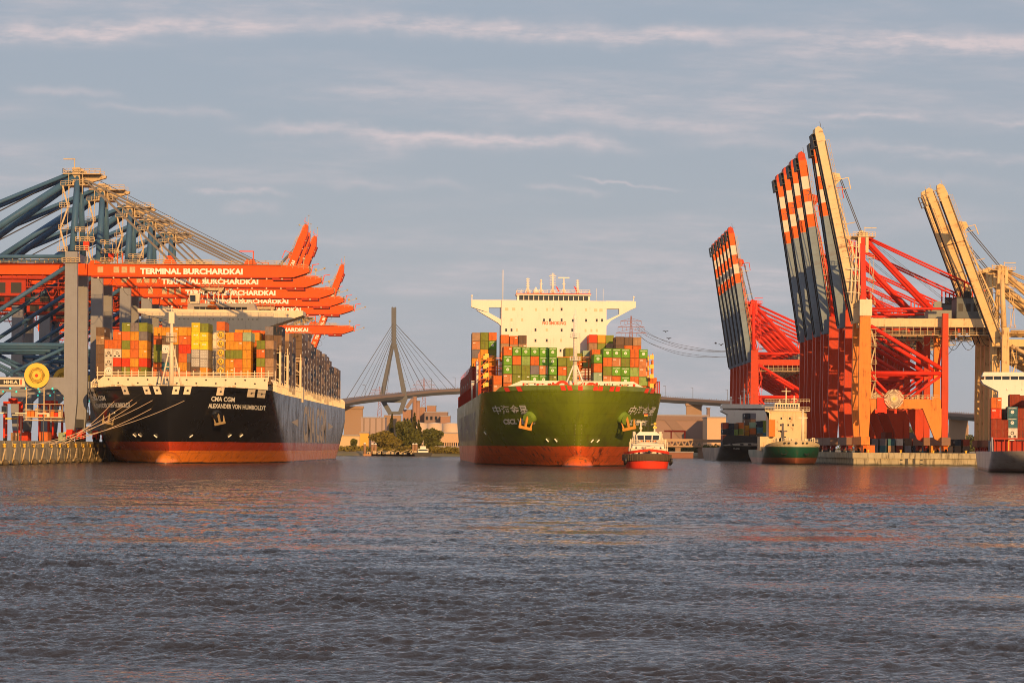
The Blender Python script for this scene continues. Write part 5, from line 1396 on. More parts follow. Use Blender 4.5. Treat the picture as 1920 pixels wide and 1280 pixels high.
        text_fit(m, 'EUROGATE', lambda a, b: (51.9 - a * 0 + (b if False else 0) + 0.0 - (0) + (-1.4 + b * 0) + (1.4 - 0) - a * 0.0 - (a * 0.0) - (a), 4.27, -0.0 + (0.45 - b) - 0.2), 1.6, 0.55, 0.03) if False else None
        text_fit(m, 'EUROGATE', lambda a, b: (50.4 + (1.9 - a), 4.27, 0.35 - b), 1.9, 0.6, 0.03)
        m.build('emblem', plain('emblem_black', (0.03, 0.03, 0.05), 0.5), bo)
    ang = R(boom_ang); bx, bz = L - 17, 4.5
    x1 = hx + bx * math.cos(ang) - bz * math.sin(ang); z1 = zg + 1.5 + bx * math.sin(ang) + bz * math.cos(ang)
    m = MB()
    for y in (-2.2, -1.4, 1.4, 2.2): m.tube((0.2, y, zap + 0.8), (x1, y, z1), 0.09, n=5, cap=False)
    m.tube((-1, 2, zap), (-30, 2, 56), 0.06, n=5, cap=False); m.tube((-1, -2, zap), (-30, -2, 56), 0.06, n=5, cap=False)
    m.build('hoist_ropes', CABLE, r)
    reel(r, -9.8, 11.2, 22.6, 3.3, 40, [CREAM, OLD_CREAM, YELLOWM, CRANE_DRED], -1, False)
    m = MB(); m.span(-7.4, -4.2, 10.0, 10.9, 18.0, 23.0); 
    for x in (-4.0, -7.2, -10.6): m.span(x - 0.4, x + 0.4, 9.9, 10.4, 17.6, 18.9)
    m.build('switch_box', REDM, r)
    m = MB(); m.rail([(-4, 9.6, 22.7), (-G + 2, 9.6, 22.7)], 1.3, 1.3, 0.1)
    for i in range(12): x = -5 - i * 1.7; m.span(x, x + 0.7, 8.6, 9.4, 22.7, 23.3 + random.random())
    m.build('portal_railing', WALKWAY, r)
    return r
ORANGEM2 = steel('boom_orange', (0.80, 0.13, 0.02), wear=0.2, rust=0.05)
TIPW = steel('boom_tip_white', (0.70, 0.62, 0.50), wear=0.3, rust=0.1)
EURO_LEG = steel('euro_red', (0.54, 0.050, 0.014), wear=0.35, rust=0.1, rough=0.42)
EURO_STAY = steel('euro_bright_red', (0.72, 0.04, 0.02), wear=0.2, rust=0.05, rough=0.35)
BOOM_SL = steel('boom_slate', (0.20, 0.27, 0.33), wear=0.4, rust=0.08)
OLD_CREAM = steel('old_cream_paint', (0.74, 0.56, 0.33), wear=0.4, rust=0.35)
OLD_ORANGE = steel('old_orange_paint', (0.76, 0.25, 0.05), wear=0.45, rust=0.3)
YCREAM = steel('yellow_cream_paint', (0.72, 0.50, 0.24), wear=0.45, rust=0.45, scale=0.25)
palE = (EURO_LEG, BOOM_SL, EURO_STAY, True)
GR = 'red-legged gantry cranes with raised booms on the right quay'
RX = 120.6
c = crane_right('nearest right quay crane with weathered orange legs and a plain cream raised boom', GR, (OLD_ORANGE, OLD_CREAM, EURO_STAY, False), 78.0, near=True, boomL=66.5); c.location = (RX, 952, 0)
e0 = crane_right('red-legged crane directly behind the cream-boomed one, slate boom with orange-white tip', GR, palE, 81.2)
e0.location = (RX, 993, 0)
labs = ['second red crane of the tall right row, highest striped tip of its cluster', 'third crane of the tall right row, striped boom in the cluster of four',
        'fourth crane of the tall right row, striped boom second from the cluster\'s left', 'fifth crane of the tall right row, striped boom at the cluster\'s left edge']
for D, lab in zip((1043, 1070, 1099, 1128), labs):
    c = copy_tree(e0); c.location = (RX, D, 0); c['label'] = lab
FW = ['nearest', 'second', 'third', 'fourth', 'fifth', 'hindmost']
for i in range(6):
    c = copy_tree(e0); c.location = (RX + 1.5, 1398 + i * 22.5, 0)
    c['label'] = f'{FW[i]} crane of the distant cluster of six small raised striped booms'; c['group'] = 'distant red gantry cranes with raised striped booms'
# pale yellow cranes at the far right
def crane_yellow(label):
    r = crane_right(label, 'pale yellow gantry cranes with raised booms at the right edge', (YCREAM, YCREAM, YCREAM, False), 72.5, boomL=65.0, single=True)
    return r
y0 = crane_yellow('yellow cream crane nearest the camera, its raised boom rightmost and tallest of three')
y0.location = (166.8, 941, 0.68); y0.scale = (1, 1, 0.84)
for (D, lab) in ((956, 'middle pale yellow crane, rust-streaked boom between two others'), (966.5, 'leftmost pale yellow crane with bright white boom tip')):
    c = copy_tree(y0); c.location = (165.3, D, 0.68); c['label'] = lab
# ============================================================ tug beside the green ship
TD = 713.0
tx_ = PX(1218, TD)
TUG = empty('tugboat', (tx_, TD, 0)); tag(TUG, 'small red tugboat with a black fender and white glazed wheelhouse by the green bow', 'tugboat')
def ring_strip(mb, B, L, prof, z_of, y0=0.0, n=26):
    """hull-like skin: prof = [(half-breadth factor, z), ...]; rounded bow"""
    rows = []
    for f, z in prof:
        row = []
        for k in range(-n, n + 1):
            a = (k / n) * math.pi / 2; x = math.sin(a) * B / 2 * f; y = (1 - math.cos(a)) * B * 0.55 * f + (1 - f) * 3.0 + y0
            row.append((x, y, z + z_of(k / n)))
        row = [(-B / 2 * f, L, z + z_of(-1))] + row + [(B / 2 * f, L, z + z_of(1))]
        rows.append(row)
    for ra, rb in zip(rows[:-1], rows[1:]):
        b = len(mb.v); m_ = len(ra)
        for q in ra: mb.v.append(Vector(q))
        for q in rb: mb.v.append(Vector(q))
        for i in range(m_ - 1): mb.face([b + i, b + i + 1, b + m_ + i + 1, b + m_ + i], True)
    return rows
zc = lambda u: 0.9 * (1 - abs(u)) ** 1.0
m = MB(); ring_strip(m, 11.6, 26, [(0.78, -1.0), (0.86, 0.2), (0.94, 1.9)], lambda u: 0.0); m.build('hull', REDM, TUG)
m = MB(); ring_strip(m, 11.9, 26, [(0.96, 1.7), (1.01, 1.9), (1.03, 2.7), (1.0, 3.5), (0.95, 3.6)], lambda u: 0.25 * (1 - abs(u)))
for k in range(-11, 12):
    a = k / 12 * math.pi / 2; x = math.sin(a) * 6.1; y = (1 - math.cos(a)) * 6.4
    m.bar((x, y - 0.1, 1.9), (x, y - 0.05, 3.55), 0.14)
m.build('fender', plain('fender_rubber', (0.085, 0.055, 0.028), 0.75), TUG)
m = MB(); ring_strip(m, 11.2, 26, [(0.97, 3.5), (0.99, 4.15)], zc, 0.3); m.span(-5.3, 5.3, 5, 26, 3.4, 3.55)
m.m = 1; m.ball((0, 0.25, 4.35), 0.32, 12, 8, (1, 0.4, 1)); m.build('bulwark', [REDM, BLACKM], TUG)
m = MB()
for s_ in (-1, 1):
    for k in range(3): m.disc((s_ * (5.7 + 0.25), 3.5 + k * 3.4, 1.9 - k * 0.2), 0.75, 0.5, 'x', 14, 0.35)
m.build('tyre_fender', BLACKM, TUG)
m = MB(); m.prism([(-4.3, 3.5), (4.3, 3.5), (4.1, 6.3), (-4.1, 6.3)], 6.0, 15); m.m = 1
for x in (-3.2, -1.6, 1.6, 3.2): m.ball((x, 6.0, 5.3), 0.25, 10, 6, (1, 0.3, 1))
m.span(-0.5, 0.5, 5.95, 6.02, 3.9, 5.9)
for x in (-2.4, 2.4, -3.9, 3.9): m.span(x - 0.28, x + 0.28, 5.96, 6.01, 3.7, 4.7)
m.span(-4.25, 4.25, 5.97, 6.005, 5.85, 6.0)
m.build('deckhouse', [WHITE, GLASS], TUG)
m = MB()
for s_ in (-1, 1): m.rail([(s_ * 4.9, 5.0, 4.0), (s_ * 4.9, 12.0, 4.0)], 1.2, 1.0, 0.1); m.rail([(s_ * 4.4, 6.0, 6.3), (s_ * 2.6, 6.0, 6.3)], 1.1, 0.6, 0.09); m.bar((s_ * 4.6, 6.4, 3.6), (s_ * 4.6, 6.4, 7.6), 0.3); m.span(s_ * 4.0 - 0.6, s_ * 4.0 + 0.6, 5.2, 5.9, 4.0, 5.2)
m.rail([(-2.8, 4.0, 4.2), (2.8, 4.0, 4.2)], 1.1, 0.7, 0.09)
for s_ in (-1, 1): m.bar((s_ * 3.6, 6.2, 6.3), (s_ * 3.6, 6.2, 9.0), 0.16); m.bar((s_ * 4.4, 9, 3.6), (s_ * 3.9, 9, 8.0), 0.22); m.tube((s_ * 3.4, 12, 6.3), (s_ * 3.4, 12, 9.6), 0.45, n=10); m.ball((s_ * 2.3, 5.7, 7.0), 0.3, 8, 6); m.bar((s_ * 5.0, 5.2, 4.2), (s_ * 5.0, 5.2, 6.8), 0.14)
m.span(-1.2, 1.2, 4.6, 5.6, 4.2, 5.6); m.rail([(-4.2, 6.0, 6.3), (4.2, 6.0, 6.3)], 1.0, 0.6, 0.08); m.disc((0, 4.2, 5.0), 0.8, 1.6, 'x', 14)
m.build('deck_fittings', CREAM, TUG)
# wheelhouse: outward-sloping frame bars and dark panes
m = MB(); m.m = 1; m.prism([(-2.6, 6.3), (2.6, 6.3), (2.95, 8.6), (-2.95, 8.6)], 7.2, 11); m.m = 0
m.span(-2.8, 2.8, 7.0, 11.2, 6.2, 6.75); m.span(-3.1, 3.1, 6.6, 11.3, 8.55, 8.8); m.prism([(-3.0, 8.8), (3.0, 8.8), (2.2, 9.5), (-2.2, 9.5)], 7.0, 11)
for a, b in ((-2.75, -3.05), (-0.95, -1.05), (0.95, 1.05), (2.75, 3.05)): m.bar((a, 7.05, 6.5), (b, 6.8, 8.7), 0.26)
for s_ in (-1, 1):
    m.bar((s_ * 2.8, 11, 6.4), (s_ * 3.0, 11, 8.7), 0.26); m.bar((s_ * 2.75, 9, 6.4), (s_ * 3.0, 9, 8.7), 0.2)
m.m = 2
for a in (-1.9, 0.0, 1.9): m.span(a - 0.5, a + 0.5, 7.1, 7.18, 6.8, 7.25)
m.build('wheelhouse', [WHITE, GLASS, ORANGEM], TUG)
m = MB(); m.bar((-1.9, 8, 9.4), (-1.9, 8, 12.0), 0.35); m.span(-3.0, -0.8, 7.85, 8.15, 12.0, 12.25); m.ball((-1.9, 8, 10.4), 0.45, 8, 6); m.build('radar', CREAM, TUG)
m = MB(); m.bar((1.7, 8, 9.4), (1.7, 8, 11.3), 0.4); m.m = 1; m.ball((1.8, 7.8, 11.6), 0.42, 8, 6); m.span(1.3, 2.3, 7.7, 8.2, 10.4, 10.9); m.m = 0; m.bar((0.7, 8, 11.4), (2.2, 8, 11.5), 0.15); m.build('searchlight', [CREAM, YELLOWM], TUG)
m = MB(); m.bar((0.05, 9.5, 9.4), (0.05, 9.5, 17.0), 0.16); 
for z in (11.0, 12.2, 13.6, 14.6): m.bar((-0.85, 9.5, z), (0.95, 9.5, z), 0.1)
for z in range(10): m.bar((-0.2, 9.4, 9.6 + z * 0.7), (0.3, 9.4, 9.6 + z * 0.7), 0.06)
m.bar((-0.85, 9.5, 9.4), (-0.85, 9.5, 14.6), 0.07); m.bar((0.95, 9.5, 9.4), (0.95, 9.5, 14.6), 0.07); m.ball((1.0, 9.5, 15.5), 0.2, 6, 5)
m.build('signal_mast', BLACKM, TUG)
m = MB()
for k in range(3): m.m = k; m.span(-1.0, -0.05, 9.3, 9.34, 14.15 - k * 0.26, 14.4 - k * 0.26)
m.build('flag', [BLACKM, REDM, YELLOWM], TUG)

# ============================================================ feeder ship with green hull at the right quay
F1 = empty('feeder_ship', (PX(1493, 946), 946, 0)); tag(F1, 'small green-hulled ship with a cream tower moored at the right quay', 'ship')
f1pt, f1w, f1top = hull_fn(19.0, 88, 4.9, 8.3, Le0=26, Le1=13, rake=3.0, Lx0=20, Lx1=8, tuck=5, qd=1.9, zlen=30)
m = MB(); hull_mesh(m, f1pt, 20, 12, 6, 14); m.build('hull', hull_mat('feeder_green', [(2.2, (0.30, 0.10, 0.055)), (6.0, (0.012, 0.09, 0.06)), (99, (0.62, 0.52, 0.34))], wear=0.3), F1)
m = MB()
for x in (-3.8, -2.4, 0, 2.4, 3.9): m.ball((x, invert_y(f1w, abs(x) + 0.01, 4.7, 88) - 0.15, 7.3), 0.42 if x else 0.5, 10, 6, (1, 0.5, 0.8))
for s_ in (-1, 1):
    for k in range(6): a = R(200 + k * 26) if s_ < 0 else R(-20 - k * 26 + 0); x = s_ * 4.0 + 0.9 * math.cos(a); m.ball((x, invert_y(f1w, abs(x), 3.6, 88) - 0.1, 3.9 + 0.6 * math.sin(a)), 0.22, 6, 5)
m.build('hawse_hole', BLACKM, F1)
m = MB(); m.prism([(-7.0, 4.5), (4.2, 4.5), (4.2, 18.6), (-7.0, 18.6)], 26, 36); m.tube((2.4, 30.5, 4.5), (2.4, 30.5, 18.6), 4.5, n=24)
m.prism([(-7.0, 4.5), (-10.3, 4.5), (-10.3, 9.6), (-7.0, 9.6)][::-1], 24, 34)
m.m = 1
for px, py in ((1465, 784), (1481, 784), (1478, 796.5), (1487, 796.5), (1464, 796.5), (1464, 808), (1472, 820)):
    p = P(px, py, 972); x = p.x - F1.location.x; m.span(x - 0.3, x + 0.3, 25.95, 26.02, p.z - 0.35, p.z + 0.35)
m.build('deckhouse', [OLD_CREAM, GLASS], F1)
m = MB(); x0 = PX(1434, 972) - F1.location.x; x1 = PX(1518, 972) - F1.location.x
m.span(x0, x1, 25.4, 30, 18.6, 18.9); m.rail([(x0, 25.5, 18.9), (x1, 25.5, 18.9)], 1.1, 1.0, 0.12); m.prism([(x0, 18.6), (-7, 18.6), (-7, 15.4), (x0 + 2.0, 17.8)][::-1], 25.4, 27); m.rail([(x0, 26, 21.6), (x1, 26, 21.6)], 1.2, 1.0, 0.1)
m.span(x0 + 3.5, x1 - 3.5, 26.6, 32, 18.9, 21.5); m.m = 1
for k in range(9): w0 = x0 + 3.8 + k * (x1 - x0 - 7.6) / 9; m.span(w0, w0 + (x1 - x0 - 7.6) / 9 - 0.3, 26.52, 26.64, 19.6, 20.9)
m.build('wheelhouse', [CREAM, GLASS], F1)
for px, py, w_ in ((1474, 727, 1.6), (1462, 748, 0.5), (1489, 741, 1.0), (1456, 755, 0.4)):
    p = P(px, py, 976); x = p.x - F1.location.x; m = MB(); m.tube((x, 30, 21.5), (x, 30, p.z), 0.35, 0.15, n=8); m.bar((x - w_, 30, p.z - 1.2), (x + w_, 30, p.z - 1.2), 0.25)
    m.bar((x - w_ * 0.7, 30, p.z - 4.0), (x + w_ * 0.7, 30, p.z - 4.0), 0.2); m.build('signal_mast', CREAM, F1)
m = MB(); p = P(1505.5, 770, 952); x = p.x - F1.location.x; m.tube((x, 6, 6), (x, 6, p.z), 0.55, 0.35, n=10); m.bar((x - 1.6, 6, p.z - 2.4), (x + 1.6, 6, p.z - 2.4), 0.4); m.ball((x, 6, p.z), 0.45, 8, 6); m.span(x - 0.5, x + 0.5, 5.6, 6.4, p.z - 4.6, p.z - 2.6); m.build('foremast', CREAM, F1)
m = MB(); m.span(x0 + 1.2, x0 + 3.4, 23, 25, 9.6, 15.5); m.build('rescue_boat_davit', ORANGEM, F1)
m = MB()
for i in range(22): xx = random.uniform(-7, 7); m.span(xx, xx + 0.5, 9, 9.6, 5, 8.6 + random.random() * 0.7)
m.rail([(-8.8, 12, 7.6), (8.8, 12, 7.6)], 1.0, 1.0, 0.12); m.build('deck_gear', CREAM, F1)

# ============================================================ black feeder further along
F2 = empty('feeder_ship', (PX(1403, 1144), 1144, 0)); tag(F2, 'smaller black-hulled container ship with white bridge behind the cream-towered one', 'ship')
f2pt, f2w, f2top = hull_fn(21.5, 128, 5.6, 7.6, Le0=34, Le1=15, rake=3.5, Lx0=20, Lx1=8, tuck=5, qd=2.2, zlen=24)
m = MB(); hull_mesh(m, f2pt, 20, 12, 6, 12); m.build('hull', hull_mat('feeder_black', [(0.8, (0.03, 0.03, 0.03)), (6.4, (0.014, 0.014, 0.016)), (99, (0.60, 0.55, 0.46))], wear=0.3), F2)
m = MB(); bow_text(m, 'THOR', f2w, 128, -6.0, 4.9, 2.6, 0.6, -1, 0.03); m.m = 1
x = 5.4; y = invert_y(f2w, x, 4.9, 128) - 0.3; m.prism([(x - 2.0, 5.0), (x, 4.1), (x + 2.0, 5.0), (x, 5.9)], y - 0.1, y); m.m = 0; m.prism([(x - 1.0, 5.0), (x, 4.6), (x + 1.0, 5.0), (x, 5.4)], y - 0.14, y - 0.101)
m.build('bow_emblem', [LETTER, REDM], F2)
m = MB(); m.prism([(-9.6, 6.5), (9.0, 6.5), (9.0, 10.4), (-7.6, 11.0), (-9.6, 9.0)], 14, 14.5); m.build('breakwater', BLACKM, F2)
m = MB()
for x in (-6.5, -2.6, 0.6, 4.4, 7.2):
    y = invert_y(f2w, abs(x), 5.5, 128); m.span(x - 0.7, x + 0.7, y - 0.12, y + 0.1, 6.7, 7.3)
m.build('fairlead', BLACKM, F2)
def f2(px, py, D): p = P(px, py, D); return (p.x - F2.location.x, p.z)
m = MB(); DD = 1144 + 52
(xa, za), (xb, zb) = f2(1353.5, 757, DD), f2(1452, 757, DD); z1 = f2(1400, 765.3, DD)[1]; z2 = f2(1400, 768.5, DD)[1]; z3 = f2(1400, 778, DD)[1]; z4 = f2(1400, 790, DD)[1]
m.prism([(xa, z1), (xb, z1), (xb, za), (xa + 0.6, za), (xa, za - 0.6)], 52, 62); m.m = 1; m.span(xa + 0.4, xb - 0.4, 52.4, 62, z2, z1); m.m = 0
m.prism([(xa, z2), (xb, z2), (xb, z3 + 0.9), (xb - 3.5, z3), (xb - 3.5, 5), (xa + 2.8, 5), (xa + 2.8, z3 + 0.2), (xa, z3 + 1.6)][::-1], 52, 64)
m.build('bridge_house', [WHITE, GLASS], F2)
for px, py in ((1372, 745), (1397, 728), (1405, 738), (1390, 741)):
    m = MB(); xx, zz_ = f2(px, py, DD); m.tube((xx, 56, za), (xx, 56, zz_), 0.3, 0.18, n=8); m.bar((xx - 1.2, 56, zz_ - 1.2), (xx + 1.2, 56, zz_ - 1.2), 0.2); m.ball((xx, 56, zz_), 0.5 if px == 1372 else 0.2, 8, 6); m.build('signal_mast', WHITE, F2)
i2 = F2.matrix_basis.inverted()
for n, (px, py, D, s) in enumerate([(1361, 792, 1165, 'DKDKD'), (1371, 793, 1165, 'KKKKK'), (1380, 793, 1172, 'BPA'), (1389, 792, 1172, 'OLA'), (1402, 774, 1180, 'KBAA'), (1412, 774, 1180, 'gSAB'), (1412, 791, 1175, 'MOB'), (1425, 789, 1172, 'KNB'), (1436, 788, 1172, 'LLN'), (1446, 790, 1172, 'TBD')]):
    q = i2 @ P(px, py, D)
    for i, ch in enumerate(s):
        cspec(F2, q.x, q.y, q.z - i * (CH + 0.04), CL, ch, f"{COLS[ch][1]} container {ORD[i + 1]} from top of {ORD[n + 1]} stack on the small black feeder ship", 'containers on the small black feeder ship')

# ============================================================ grey feeder cut by the right edge
F3 = empty('feeder_ship', (127.8, 640, 0), R(-8.0)); tag(F3, 'grey-hulled container ship with red stacks cut off by the right edge', 'ship')
f3pt, f3w, f3top = hull_fn(31.5, 150, 5.0, 5.2, Le0=30, Le1=12, rake=3.0, Lx0=24, Lx1=8, tuck=5, qd=2.3, zlen=20)
m = MB(); hull_mesh(m, f3pt, 24, 12, 6, 12, deck_drop=0.2); m.build('hull', hull_mat('feeder_grey', [(0.9, (0.35, 0.25, 0.24)), (99, (0.50, 0.48, 0.49))], wear=0.35, rust=0.3), F3)
m = MB(); m.prism([(16, 5.0), (20, 5.0), (16, 8.4)], -15.6, -15.3, 'x') ; m.prism([(10, 5.0), (16, 5.0), (16, 8.4), (13.5, 8.4)], -15.61, -15.3, 'x')
for i in range(14): m.bar((-15.4, 20 + i * 1.6, 5), (-15.4, 20 + i * 1.6, 7.6), 0.14)
m.bar((-15.4, 16, 7.6), (-15.4, 42, 7.6), 0.14); m.build('bulwark', steel('grey_bulwark', (0.34, 0.33, 0.34)), F3)
m = MB()
for i in range(13):
    x = -14.6 + i * 2.45
    m.bar((x, 24, 5), (x, 24, 8.4), 0.25)
    if i % 3 == 1: m.m = 1; m.bar((x + 1, 23.8, 5.2), (x + 1, 23.8, 7.8), 0.2); m.m = 0
m.span(-15, 15, 23.6, 24.6, 7.9, 8.3); m.build('lashing_frame', [CRANE_DRED, YELLOWM], F3)
m = MB(); m.span(-14.6, 15, 25.6, 26.4, 4.6, 7.7)
for i in range(12): m.span(-14 + i * 2.45, -13.7 + i * 2.45, 25.3, 25.6, 4.6, 7.7)
m.build('hatch_coaming', CRANE_DRED, F3)
i3 = F3.matrix_basis.inverted()
for n, (px, py, D, s) in enumerate([(1868.5, 745, 667, 'ORDD'), (1898.5, 762, 667, 'NNW'), (1903, 739, 681, 'DDDD'), (1918, 741, 681, 'DDDD'), (1918, 765, 667, 'DDD'), (1936, 745, 667, 'ODDD'), (1884, 766, 681, 'BDD'), (1881, 787, 667, 'DD'), (1917, 805, 667, 'D')]):
    q = i3 @ P(px, py, D)
    for i, ch in enumerate(s):
        cspec(F3, q.x, q.y, q.z - i * (CH + 0.04), CL, ch, f"{COLS[ch][1]} container {ORD[i + 1]} from top of {ORD[n + 1]} stack on the grey right-edge ship", 'containers on the grey ship at the right edge', kind={'N': 'logo', 'W': 'reefer', 'R': 'nyk', 'O': 'open'}.get(ch))
m = MB(); DD = 640 + 90
i3 = F3.matrix_basis.inverted()
def f3(px, py): p = i3 @ P(px, py, DD); return (p.x, p.z)
xa, za = f3(1842, 697); z1 = f3(1880, 705)[1]; z2 = f3(1880, 711.5)[1]; z3 = f3(1880, 719)[1]; z4 = f3(1880, 725)[1]; xb = xa + 30; xc = f3(1875, 720)[0]; xd = f3(1872, 750)[0]
m.prism([(xa, z1), (xb, z1), (xb, za), (xa + 0.4, za)], 90, 102)
m.prism([(xa - 0.3, z2), (xb, z2), (xb, 5), (xd, 5), (xd, z4 - 1.2), (xa + 0.3, z3)][::-1], 90.2, 101)
m.m = 1; m.span(xa + 0.8, xb, 90.9, 100, z2, z1); m.m = 0
for k in range(11): m.span(xa + 0.6 + k * 2.2, xa + 0.85 + k * 2.2, 90.6, 90.9, z2, z1)
for px in (1889, 1917): a, z = f3(px, 730); m.ball((a, 90.2, z), 0.35, 8, 6, (1, 0.4, 1))
m.build('bridge_house', [WHITE, GLASS], F3)

# ============================================================ things on the quays
YARD = empty('yard_anchor_tmp'); 
def yard(x, y, z, L, ch, n, lab, grp): cspec(YARD, x, y, z + CH, L, ch, lab, grp)
k = 0
for (x, y, ch, w_) in ((-131.5, 772, 'O', 'orange container lying on the left quay beneath the first crane'), (-128.2, 785, 'M', 'mint container on the left quay beside the first crane leg'),
                   (-142.0, 800, 'R', 'red container on the left quay under the electrical platform'), (-150.0, 830, 'T', 'tan container on the left quay near the straddle carriers')):
    cspec(YARD, x, y, 6.0 + CH, 6.06, ch, w_, 'containers on the left quay')
n = 0
for i in range(26):
    x = 132 + (i % 13) * 3.1 + (0 if i < 13 else 1.1); y = 1025 + (i // 13) * 16
    for lv in range(random.choice((1, 2, 2, 3))):
        n += 1; ch = random.choice('gKBDNgTW'); cspec(YARD, x, y, 4.2 + CH * (lv + 1), CL, ch, f"{COLS[ch][1]} yard container, level {lv + 1} of stack {i + 1} behind the right quay cranes", 'containers in the yard behind the right quay cranes')
for (px, D, ch, w_) in ((1625, 940, 'O', 'orange container on the right quay just right of the nearest crane leg'), (1634, 942, 'O', 'orange container on the right quay, right one of the two by the crane leg'), (1753, 975, 'A', 'amber container on the right quay under the portal beam')):
    cspec(YARD, PX(px, D), D, 4.2 + CH, 6.06, ch, w_, 'containers on the right quay apron')
bpy.data.objects.remove(YARD) if False else None
YARD_OBJ = YARD
def straddle(label, x, y, z, rz):
    r = empty('straddle_carrier', (x, y, z), rz); tag(r, label, 'straddle carrier', 'straddle carriers on the left quay')
    for sx in (-2.3, 2.3):
        m = MB(); m.span(sx - 0.3, sx + 0.3, -4.6, 4.6, 1.0, 1.7)
        for yy in (-4, 4): m.bar((sx, yy, 1.5), (sx, yy, 11.5), 0.6)
        m.build('side_frame', REDM, r); 
        for yy in (-3.9, -1.3, 1.3, 3.9): w = MB(); w.disc((sx, yy, 0.72), 0.72, 0.5, 'x', 16, 0.2); w.build('wheel', BLACKM, r)
    m = MB()
    for sx in (-2.3, 2.3): m.bar((sx, -4.6, 11.7), (sx, 4.6, 11.7), 0.6)
    for yy in (-4, 4): m.bar((-2.3, yy, 11.7), (2.3, yy, 11.7), 0.6)
    m.span(-1.2, 1.2, -3, 3, 11.9, 13.0); m.build('top_frame', REDM, r)
    m = MB(); m.span(-2.4, 2.4, -0.8, 0.8, 6.6, 7.1); m.bar((-1.8, 0, 7), (-1.8, 0, 11.5), 0.12); m.bar((1.8, 0, 7), (1.8, 0, 11.5), 0.12); m.build('lifting_frame', YELLOWM, r)
    m = MB(); m.span(-3.0, -1.4, -5.8, -4.2, 8.4, 10.6); m.m = 1; m.span(-2.9, -1.5, -5.85, -5.79, 9.0, 10.4); m.build('cab', [CREAM, GLASS], r)
straddle('red straddle carrier at the left edge under the portal beam', -152.0, 838, 6.0, 0.1)
straddle('red straddle carrier between the far crane legs at left', -147.5, 880, 6.0, -0.2)
straddle('red straddle carrier just left of the nearest crane leg', -137.0, 865, 6.0, 0.05)
def lamp_post(x, y, z, h, lab, g):
    r = empty('lamp_post', (x, y, z)); tag(r, lab, 'lamp post', g)
    m = MB(); m.tube((0, 0, 0), (0, 0, h), 0.18, 0.1, n=8); m.build('pole', CABLE, r)
    m = MB(); m.span(-1.6, 1.6, -0.2, 0.2, h, h + 0.35); m.build('lamp_head', CREAM, r); return r
for i, (x, y) in enumerate([(-142, 760), (-136, 762), (-130.5, 766), (-146, 812)]): lamp_post(x, y, 6, 7.5, f"{('leftmost near', 'second near', 'third near, beside the orange container', 'set-back')[i]} short T-headed lamp post on the left quay", 'lamp posts on the left quay')
m = MB()
# steelwork lying on the quay beside the bow: the shore power frame
SP = empty('steel_frame', (-128.5, 810, 6.0)); tag(SP, 'red steel frame standing on the left quay against the black bow', 'framework')
m = MB()
for x in (-1.6, 0, 1.6): m.bar((x, 0, 0), (x, 0, 12.5), 0.35)
for z in (2, 6, 8, 10, 12.5): m.bar((-1.6, 0, z), (1.6, 0, z), 0.25)
m.bar((-1.6, 0, 6), (1.6, 0, 10), 0.3); m.bar((1.6, 0, 6), (-1.6, 0, 10), 0.3); m.build('frame', REDM, SP)
m = MB(); m.span(-1.4, 1.4, 0.2, 2.4, 8.0, 12.0); m.build('panel', CRANE_DRED, SP)

# ============================================================ cable-stayed bridge far behind
BR = empty('cable_stayed_bridge', (0, 0, 0)); tag(BR, 'grey cable-stayed bridge crossing behind the ships on tall pylons', 'bridge')
BCONC = plain('bridge_concrete', (0.33, 0.22, 0.15), 0.85); BSTEEL = plain('bridge_steel', (0.11, 0.12, 0.14), 0.7); BDECK = plain('bridge_deck_side', (0.20, 0.15, 0.135), 0.8)
BP = [(180, 800, 2050), (380, 785, 2250), (560, 768, 2400), (645, 749.5, 2500), (700, 742, 2550), (742, 738, 2590), (800, 731.5, 2640), (853, 728.5, 2680), (960, 722, 2740), (1060, 724, 2760), (1160, 735, 2750), (1238, 743.5, 2720), (1300, 747.5, 2690), (1380, 752.5, 2640), (1480, 759, 2560), (1560, 763, 2490), (1680, 768, 2380), (1780, 773.5, 2280), (1850, 778, 2200), (2000, 790, 2050), (2200, 800, 1900)]
pts = [P(*b) for b in BP]
def smooth(pts, n=6):
    o = []
    for i in range(len(pts) - 1):
        p0, p1, p2, p3 = pts[max(0, i - 1)], pts[i], pts[i + 1], pts[min(len(pts) - 1, i + 2)]
        for k in range(n):
            t_ = k / n; o.append(0.5 * ((2 * p1) + (p2 - p0) * t_ + (2 * p0 - 5 * p1 + 4 * p2 - p3) * t_ ** 2 + (3 * p1 - p0 - 3 * p2 + p3) * t_ ** 3))
    return o + [pts[-1]]
bp_ = smooth(pts)
m = MB()
for a, b in zip(bp_[:-1], bp_[1:]):
    d = (b - a).normalized(); s_ = Vector((d.y, -d.x, 0)).normalized()
    q = []
    for p in (a, b):
        for off, dz_ in ((-8.5, 0), (8.5, 0), (8.5, -2.2), (6.0, -5.3), (-6.0, -5.3), (-8.5, -2.2)): q.append(p + s_ * off + Vector((0, 0, dz_)))
    bb = len(m.v); m.v += q
    for i in range(6): j = (i + 1) % 6; m.m = 1 if i in (2, 3, 4) else 0; m.face([bb + i, bb + 6 + i, bb + 6 + j, bb + j])
m.m = 0
for i in range(0, len(bp_) - 1):
    for k in range(3):
        p = bp_[i].lerp(bp_[i + 1], k / 3); m.bar(p + Vector((0, -8.2, 0)), p + Vector((0, -8.2, 1.2)), 0.3)
m.build('deck', [BDECK, BSTEEL], BR)
m = MB()
for i in range(2, len(bp_) - 1, 5): p = bp_[i]; m.bar(p + Vector((0, 8, 0)), p + Vector((0, 8, 11)), 0.35); m.bar(p + Vector((0, 8, 11)), p + Vector((-2.5, 8, 11.2)), 0.35)
m.build('lamp_posts', BSTEEL, BR)
